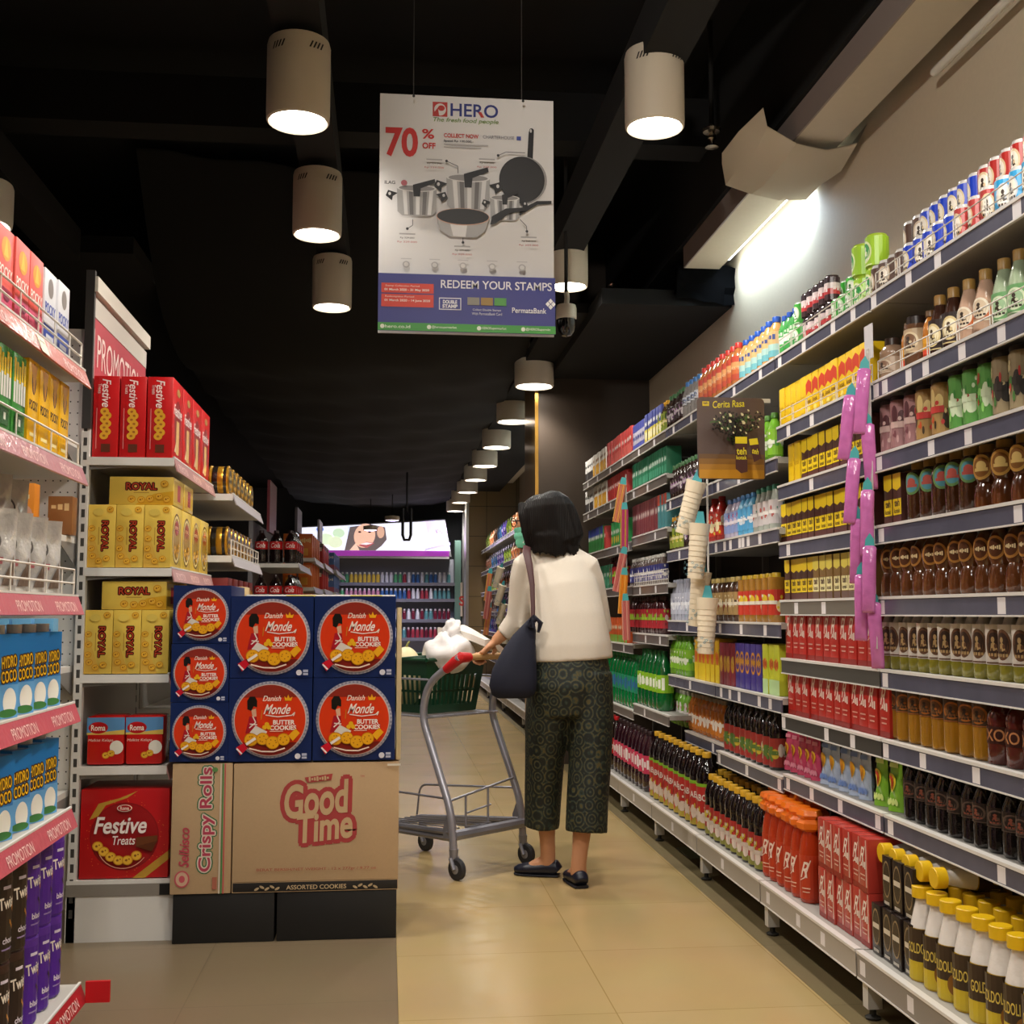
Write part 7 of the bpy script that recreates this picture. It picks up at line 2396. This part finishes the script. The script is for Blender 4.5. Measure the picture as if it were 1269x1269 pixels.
d.poly([(0.149, 0.128), (0.18, 0.132), (0.184, 0.11), (0.153, 0.106)], '#e8d41e')
d.text('teh', 0.172, 0.085, 0.02, '#e8d82a', w=0.024, bold=0.02, rot=-0.2)
d.build('print', o, plane((1.115, PY - 0.0005, 1.585), (1, 0, 0), (0, 0, 1)))
MB().box(1.34, PY + 0.003, 1.87, 1.392, PY + 0.006, 1.885, pale).build('rail_clip', o, smooth=False)
tag(o, 'brown poster card with a heart of leaves sticking out from the drinks shelf', 'poster')


def strip_thing(name, x, y, z0, z1, label, cat, m):
    o = MB().box(x - 0.006, y - 0.012, z0, x - 0.004, y + 0.012, z1, m).build(name, smooth=False)
    tag(o, label, cat)
    return o


clear = M('#cfcac4', 0.2, coat=0.4)
strip_thing('hanging_strip', XF - 0.012, 3.2, 1.0, 1.86, 'clear merchandising strip of pink balloon packets between the near bays', 'display strip', clear)
pk = M('#cf74b8', 0.18, coat=0.4, noise=0.2, nscale=30)
teal = M('#4aa6a8', 0.4)
def packet(key, name, cat, h, w_, col, head, hold=0.03, rings=10):
    b = MB()
    b.loft([(0, 0, -hold), (0, 0, -hold - 0.006), (0, 0.002, -hold - h * 0.3), (0, -0.001, -hold - h * 0.65), (0, 0, -hold - h + 0.008), (0, 0, -hold - h)], [(w_ * 0.6, 0.004), (w_ * 0.95, 0.01), (w_, 0.013), (w_ * 0.96, 0.012), (w_ * 0.92, 0.007), (w_ * 0.9, 0.002)], col, 14, wave=lambda t, q: 0.06 * math.sin(3 * q + 20 * t))
    o_ = b.build(name, link=False, sharp=70)
    MB().prism([(-w_ * 0.7, -hold - 0.004), (w_ * 0.7, -hold - 0.004), (w_ * 0.6, -0.012), (0, 0.006), (-w_ * 0.6, -0.012)], -0.001, 0.001, head, lambda a, b_, h_: (a, h_, b_)).build('header_card', o_, smooth=False)
    K[key] = proto(o_, cat)
packet('balloon', 'balloon_packet', 'packet', 0.19, 0.02, pk, teal)
for k, (dx, z, tl) in enumerate(((-0.02, 1.83, 0.1), (-0.045, 1.76, 0.16), (-0.02, 1.67, 0.0), (-0.04, 1.575, 0.1), (-0.022, 1.48, 0.06), (-0.036, 1.4, 0.1), (-0.02, 1.32, 0.04), (-0.03, 1.24, 0.05), (-0.015, 1.16, 0.0))):
    put(K['balloon'], (XF + dx - 0.012, 3.205 + (0.02 if k % 2 else -0.02), z), 0, '%s pink balloon packet from the top of the clear strip' % ORD[k], 'pink balloon packets', rot=(0.08 * (k % 3), tl, -PI / 2 + 0.9))
tk = MB().box(XF - 0.016, 3.17, 1.83, XF - 0.013, 3.225, 1.93, M('#d6d3d6', 0.5))
tag(tk.build('shelf_ticket', smooth=False), 'white paper ticket hanging above the pink balloon packets', 'ticket')
# paper-cup sleeves
strip_thing('hanging_strip', XF - 0.03, 4.86, 1.05, 1.72, 'white merchandising strip carrying the cream cup sleeves', 'display strip', M('#d8d4cc', 0.5))
b = MB()
cr = M('#e4d6bb', 0.45)
n_ = 8
pr = [(0.0, -0.26), (0.034, -0.26)]
for k in range(n_):
    z = -0.255 + 0.022 * k
    pr += [(0.0345 + 0.0008 * k, z), (0.0335 + 0.0008 * k, z + 0.021)]
pr += [(0.041, -0.078), (0.044, -0.04), (0.045, -0.03), (0.0, -0.03)]
b.lathe(pr, cr, 18)
o_ = b.build('paper_cup_sleeve', link=False)
d = D(0.5)
rn = random.Random(9)
for k in range(22):
    u, v = rn.uniform(-0.09, 0.09), rn.uniform(-0.25, -0.19)
    for q in range(5):
        a = q * 1.256
        d.ell(u + 0.004 * math.cos(a), v + 0.004 * math.sin(a), 0.0024, 0.0016, '#6f9aa6', 6)
d.build('flower_print', o_, cyl(0.0365), ring_slices(0.0365, 12))
MB().prism([(-0.024, -0.034), (0.024, -0.034), (0.012, 0.02), (-0.012, 0.02)], -0.0012, 0.0012, M('#3f8f98', 0.45), lambda a, b_, h: (a, h, b_)).build('header_card', o_, smooth=False)
K['cup'] = proto(o_, 'cups')
for k, (px, py, tl) in enumerate(((866, 588, 0.3), (868, 640, 0.1), (870, 700, 0.12), (877, 732, 0.05))):
    p = atY(px, py, 4.82 - 0.085 * (k % 2))
    put(K['cup'], p, 0, '%s sleeve of cream paper cups from the top of the strip' % ORD[k], 'cup sleeves beside the heart poster', rot=(0.0, tl, -0.7))
# straw packets
strip_thing('hanging_strip', XF - 0.02, 6.62, 0.98, 1.9, 'clear strip of orange and pink straw packets in front of far bays', 'display strip', clear)
straw = []
for nm, c1, c2 in (('peach', '#d88a6a', '#e0a85a'), ('pink', '#c0487a', '#c9a24a'), ('orange', '#e08a2a', '#e8a84a'), ('rose', '#c9706a', '#d89a8a')):
    b = MB()
    for i in range(5):
        for j in range(2):
            b.loft([(-0.018 + 0.009 * i, 0.005 * (2 * j - 1), -0.03), (-0.018 + 0.009 * i, 0.005 * (2 * j - 1), -0.25)], 0.0045, M(c1 if (i + j) % 3 else c2, 0.25), 6)
    o_ = b.build('straw_packet', link=False)
    MB().prism([(-0.02, -0.03), (0.02, -0.03), (0.014, 0.01), (-0.014, 0.01)], -0.001, 0.001, teal, lambda a, b_, h: (a, h, b_)).build('header_card', o_, smooth=False)
    K['straw_' + nm] = proto(o_, 'packet')
for k, (px, py, nm, tl) in enumerate(((773, 594, 'peach', 0.22), (774, 625, 'pink', 0.04), (774, 680, 'rose', 0.24), (774, 706, 'orange', 0.1), (775, 738, 'rose', 0.0))):
    put(K['straw_' + nm], atY(px, py, 6.55 - 0.015 * k), 0, '%s %s straw packet hanging from the far clear strip' % (ORD[k], nm), 'straw packets', rot=(0.05, tl, -0.6))

# ================================================================== far run of shelving beyond the pier
LG = [2.02, 1.70, 1.40, 1.12, 0.85, 0.52]
for k in range(4):
    y0 = 9.4 + 2.0 * k
    shelving_bay(y0, y0 + 1.98, LG, '%s grey shelving bay beyond the brown pier' % ORD[k], tags={0: (0.2, 0.5, 0.8)}, legs=True)
def bag(key, col, cols, seed):
    K[key] = pouch('snack_bag', 0.15, 0.22, col, lambda d, w_, h: [d.ell(random.Random(seed + k).uniform(-0.3, 0.3) * w_, random.Random(seed * 3 + k).uniform(0.25, 0.75) * h, w_ * 0.2, h * 0.12, cols[k % len(cols)], 12) for k in range(5)], 0.04)
bag('bag_green', '#9ab84a', ('#e8e4c0', '#c8d86a', '#5a8a3a'), 1)
bag('bag_orange', '#d88a5a', ('#f0d8b8', '#c8502a', '#e8b88a'), 2)
bag('bag_purple', '#5a4a9a', ('#b8b0d8', '#d8c0c0', '#8a5a9a'), 3)
bag('bag_blue', '#3f6aa0', ('#b8c8d8', '#d8d8c0', '#5a8ab0'), 4)
bag('bag_brown', '#7a5a48', ('#c8a88a', '#a85a3a', '#d8c8b0'), 5)
bags = ('green', 'orange', 'brown', 'blue', 'purple')
for zi, z in enumerate(LG[:5]):
    for k in range(26):
        y = 16.95 - 0.29 * k
        if y < 9.6:
            break
        nm = bags[(k // (3 if zi else 2) + zi * 2) % 5]
        put(K['bag_' + nm], (XF + 0.06, y, z), 0, '%s %s snack bag from far end, %s shelf beyond the pier' % (ORD[k], nm, ORD[zi]), 'snack bags beyond the pier', rot=(0, 0, -PI / 2))
o = K['cup']
for k, (px, py, tl) in enumerate(((622, 700, 0.35), (624, 722, 0.35), (625, 745, 0.3), (627, 768, 0.05))):
    put(o, atY(px, py, 12.8 - 0.1 * (k % 2)), 0, '%s sleeve of tan cups on the far strip beyond the woman' % ORD[k], 'far cup sleeves', rot=(0, tl, -0.7), scale=1.0)
strip_thing('hanging_strip', XF - 0.03, 12.85, 1.0, 1.75, 'far merchandising strip of tan cups beyond the woman', 'display strip', clear)
for k, (px, py, nm) in enumerate(((608, 706, 'peach'), (607, 728, 'rose'), (607, 748, 'peach'))):
    put(K['straw_' + nm], atY(px, py, 14.8 - 0.1 * (k % 2)), 0, '%s straw packet on the farthest strip beyond the woman' % ORD[k], 'far straw packets', rot=(0, 0.15, -0.6), scale=1.6)
strip_thing('hanging_strip', XF - 0.03, 14.85, 0.9, 1.75, 'farthest merchandising strip of straw packets', 'display strip', clear)

# ================================================================== toiletries wall at the far end
BYW = 19.3
o = empty('shelving_bay', (0, 0, 0))
MB().box(-1.9, BYW + 0.3, 0, 1.12, BYW + 0.34, 2.0, M('#9a9daa', 0.6)).build('back_panel', o, smooth=False)
LB = (1.6, 1.335, 1.0, 0.70, 0.36)
for z in LB:
    b = MB().box(-1.9, BYW, z - 0.02, 1.1, BYW + 0.3, z, M('#a5a5b2', 0.5)).box(-1.9, BYW - 0.008, z - 0.05, 1.1, BYW, z + 0.004, M('#6e6e7c', 0.45))
    b.build('shelf', o, smooth=False)
MB().box(-1.9, BYW, 0, 1.1, BYW + 0.3, 0.15, M('#77777f', 0.5)).build('base_shelf', o, smooth=False)
MB().box(1.1, BYW - 0.02, 0, 1.2, BYW + 0.34, 2.3, M('#5c7a72', 0.5)).build('side_panel', o, smooth=False)
tag(o, 'grey toiletries shelving under the glowing advert at the end of the aisle', 'shelving')
for nm, c, cp_ in (('white', '#d6d8e2', '#e8e8f0'), ('green', '#5aa878', '#e0e8e0'), ('pink', '#c487a4', '#ece0e8'), ('blue', '#3a64a0', '#d8dcec'), ('red', '#a03a4a', '#dcd2da'), ('yellow', '#e0c050', '#f0ecd8'), ('teal', '#5a8f98', '#d0dce0'), ('wine', '#6e2438', '#c8b8c0')):
    K['sham_' + nm] = bottle('shampoo_bottle', 'bottle', 0.17, 0.031, c, 'pet', cp_, 0.62, 0.16, seg=10)
SEQ = {0: ('green',) * 7 + ('yellow',) * 7 + ('white', 'white', 'white', 'green', 'green', 'red', 'white', 'blue', 'blue', 'white', 'teal', 'blue', 'blue', 'white', 'white', 'teal'),
       1: ('green',) * 6 + ('pink',) * 8 + ('blue',) * 6 + ('red', 'white', 'white', 'red', 'red', 'white', 'teal', 'teal', 'teal', 'teal'),
       2: ('blue', 'white', 'pink') * 4 + ('blue', 'blue', 'white', 'white', 'blue', 'white', 'wine', 'wine', 'white', 'wine', 'white', 'wine', 'teal', 'teal', 'wine', 'wine', 'wine', 'wine'),
       3: ('white', 'pink') * 6 + ('white', 'blue', 'white', 'blue', 'blue', 'white', 'blue', 'teal', 'wine', 'red', 'red', 'red', 'wine', 'red', 'red', 'red', 'red', 'red')}
for zi, z in enumerate(LB[:4]):
    for k, nm in enumerate(SEQ[zi]):
        put(K['sham_' + nm], (-1.1 + 0.0725 * k, BYW + 0.05, z), 0, '%s bottle from the left on the %s toiletries shelf, %s' % (ORD[k], ORD[zi], nm), 'toiletries on the end wall')
# glowing advert
o = empty('light_box', (0, 0, 0))
p = [(-1.5, 2.03), (1.04, 2.03), (0.93, 2.64), (-1.5, 2.5)]
MB().prism(p, BYW - 0.1, BYW + 0.3, M('#8a8a90', 0.5), lambda a, b_, h: (a, h, b_)).build('case', o, smooth=False)
d = D(0.4, 0.002)
LIT = lambda c, e=1.0: M(c, 0.5, emit=e)
d.poly([(-1.48, 2.12), (1.02, 2.12), (0.92, 2.62), (-1.48, 2.48)], LIT('#eef0ff', 0.95))
d.poly([(-0.4, 2.12), (-0.35, 2.53), (-0.66, 2.52), (-0.66, 2.12)], LIT('#cfd8f2', 1.1))
for x, y, r, c in ((-1.0, 2.3, 0.12, '#d8e8c8'), (-0.8, 2.4, 0.1, '#c8e0c0'), (-0.85, 2.25, 0.12, '#dfe8c8'), (-1.1, 2.46, 0.06, '#5a78c8')):
    d.ell(x, y, r, r * 0.8, LIT(c, 1.0), 16)
d.poly([(-0.7, 2.12), (-0.62, 2.5), (-0.3, 2.55), (-0.05, 2.5), (-0.02, 2.3), (-0.1, 2.2), (-0.2, 2.12)], LIT('#8f7f80', 0.45))
d.ell(-0.38, 2.36, 0.17, 0.2, LIT('#e8b8a0', 1.0), 24, -0.3)
d.ell(-0.12, 2.42, 0.06, 0.1, LIT('#e0b098', 0.9), 14)
d.poly([(-0.48, 2.2), (-0.35, 2.26), (-0.22, 2.24), (-0.34, 2.16)], LIT('#c86a70', 0.7))
d.poly([(-0.45, 2.22), (-0.35, 2.25), (-0.25, 2.235), (-0.35, 2.21)], LIT('#f6eef0', 1.0))
for x in (-0.46, -0.3):
    d.ell(x, 2.42, 0.025, 0.014, LIT('#2a1c1a', 0.1), 10)
d.poly([(-0.62, 2.12), (-0.52, 2.24), (-0.46, 2.12)], LIT('#ecc4b0', 1.0))
d.poly([(0.7, 2.12), (1.01, 2.12), (0.93, 2.6), (0.6, 2.6)], LIT('#dcc8ee', 1.2))
d.poly([(0.6, 2.12), (1.02, 2.22), (1.01, 2.26), (0.6, 2.15)], LIT('#a8a0e0', 1.1))
d.text('Vitalis', 0.87, 2.44, 0.08, LIT('#5a4a70', 0.2), w=0.2)
d.build('lit_panel', o, plane((0, BYW - 0.1, 0), (1, 0, 0), (0, 0, 1)))
d = D(0.4, 0.002)
d.rect(-1.48, 2.03, 1.0, 2.12, LIT('#9a3aa0', 0.7))
d.build('magenta_band', o, plane((0, BYW - 0.101, 0), (1, 0, 0), (0, 0, 1)))
MB().box(-1.5, BYW - 0.1, 1.99, 1.0, BYW - 0.09, 2.03, M('#d8d8e0', 0.4)).build('lower_trim', o, smooth=False)
tag(o, 'glowing white and lilac advert box with a smiling face above the far shelves', 'advert sign')
o = MB().box(1.25, 19.0, 1.05, 1.27, 19.5, 1.6, M('#d8c8b0', 0.5)).build('wall_notice')
o.location = (-0.06, 0, 0.0)
d = D(0.5, 0.002)
d.text('S', 0, 0, 0.16, '#b83a30', bold=0.03)
d.build('lettering', o, plane((1.26, 18.998, 1.3), (1, 0, 0), (0, 0, 1)))
tag(o, 'cream notice with red lettering on the far wall beside the metal corner', 'notice')
structure(MB().box(1.22, 19.2, 0, 1.96, 19.3, 3.2, M('#77797a', 0.6)).build('wall_end_panel', smooth=False))
# purple-lit lamps and hook at the far end
for k, (px, py) in enumerate(((486, 645), (459, 657))):
    p = atY(px, py, 17.2 + 0.8 * k)
    b = MB().lathe([(0, 0), (0.1, 0.0), (0.11, 0.01), (0.11, 0.06), (0.0, 0.08)], lamp_white, 18)
    o = b.build('ceiling_downlight', None, p)
    MB().lathe([(0, -0.012), (0.06, -0.008), (0.095, -0.001)], M('#d8c8ff', 0.5, emit=6), 18).build('diffuser', o)
    MB().loft([(0, 0, 0.07), (0, 0, 2.97 - p.z)], 0.006, slot, 6).build('stem', o)
    tag(o, ('violet-white far downlight nearer the dark hook', 'violet-white far downlight over the smiling face')[k], 'ceiling light')
    spot(p.x, p.y, p.z - 0.03, 120, 150, (0.85, 0.8, 1.0))
p = atY(504, 665, 14.5)
b = MB().loft([p + Vector((-0.05, 0, 0.35)), p + Vector((-0.05, 0, 0.02)), p + Vector((-0.03, 0, -0.04)), p + Vector((0.03, 0, -0.04)), p + Vector((0.05, 0, 0.02)), p + Vector((0.05, 0, 0.35))], 0.018, M('#1a1a22', 0.5), 8)
b.loft([p + Vector((0, 0, 0.3)), p + Vector((0, 0, 0.8))], 0.012, M('#1a1a22', 0.5), 6)
tag(b.build('ceiling_hook'), 'dark metal hook hanging in front of the glowing advert', 'hook')
# small ticket bins on the floor strip
tag(MB().box(1.36, 5.25, 0.0, 1.5, 5.5, 0.004, M('#8a9a88', 0.5)).build('fallen_leaflet', smooth=False), 'green and white leaflet on the floor under the shelving', 'leaflet')

for pr in PROTOS:
    for ch in KIDS.get(pr.name_full, []):
        for g in KIDS.get(ch.name_full, []):
            bpy.data.objects.remove(g)
        bpy.data.objects.remove(ch)
    bpy.data.objects.remove(pr)
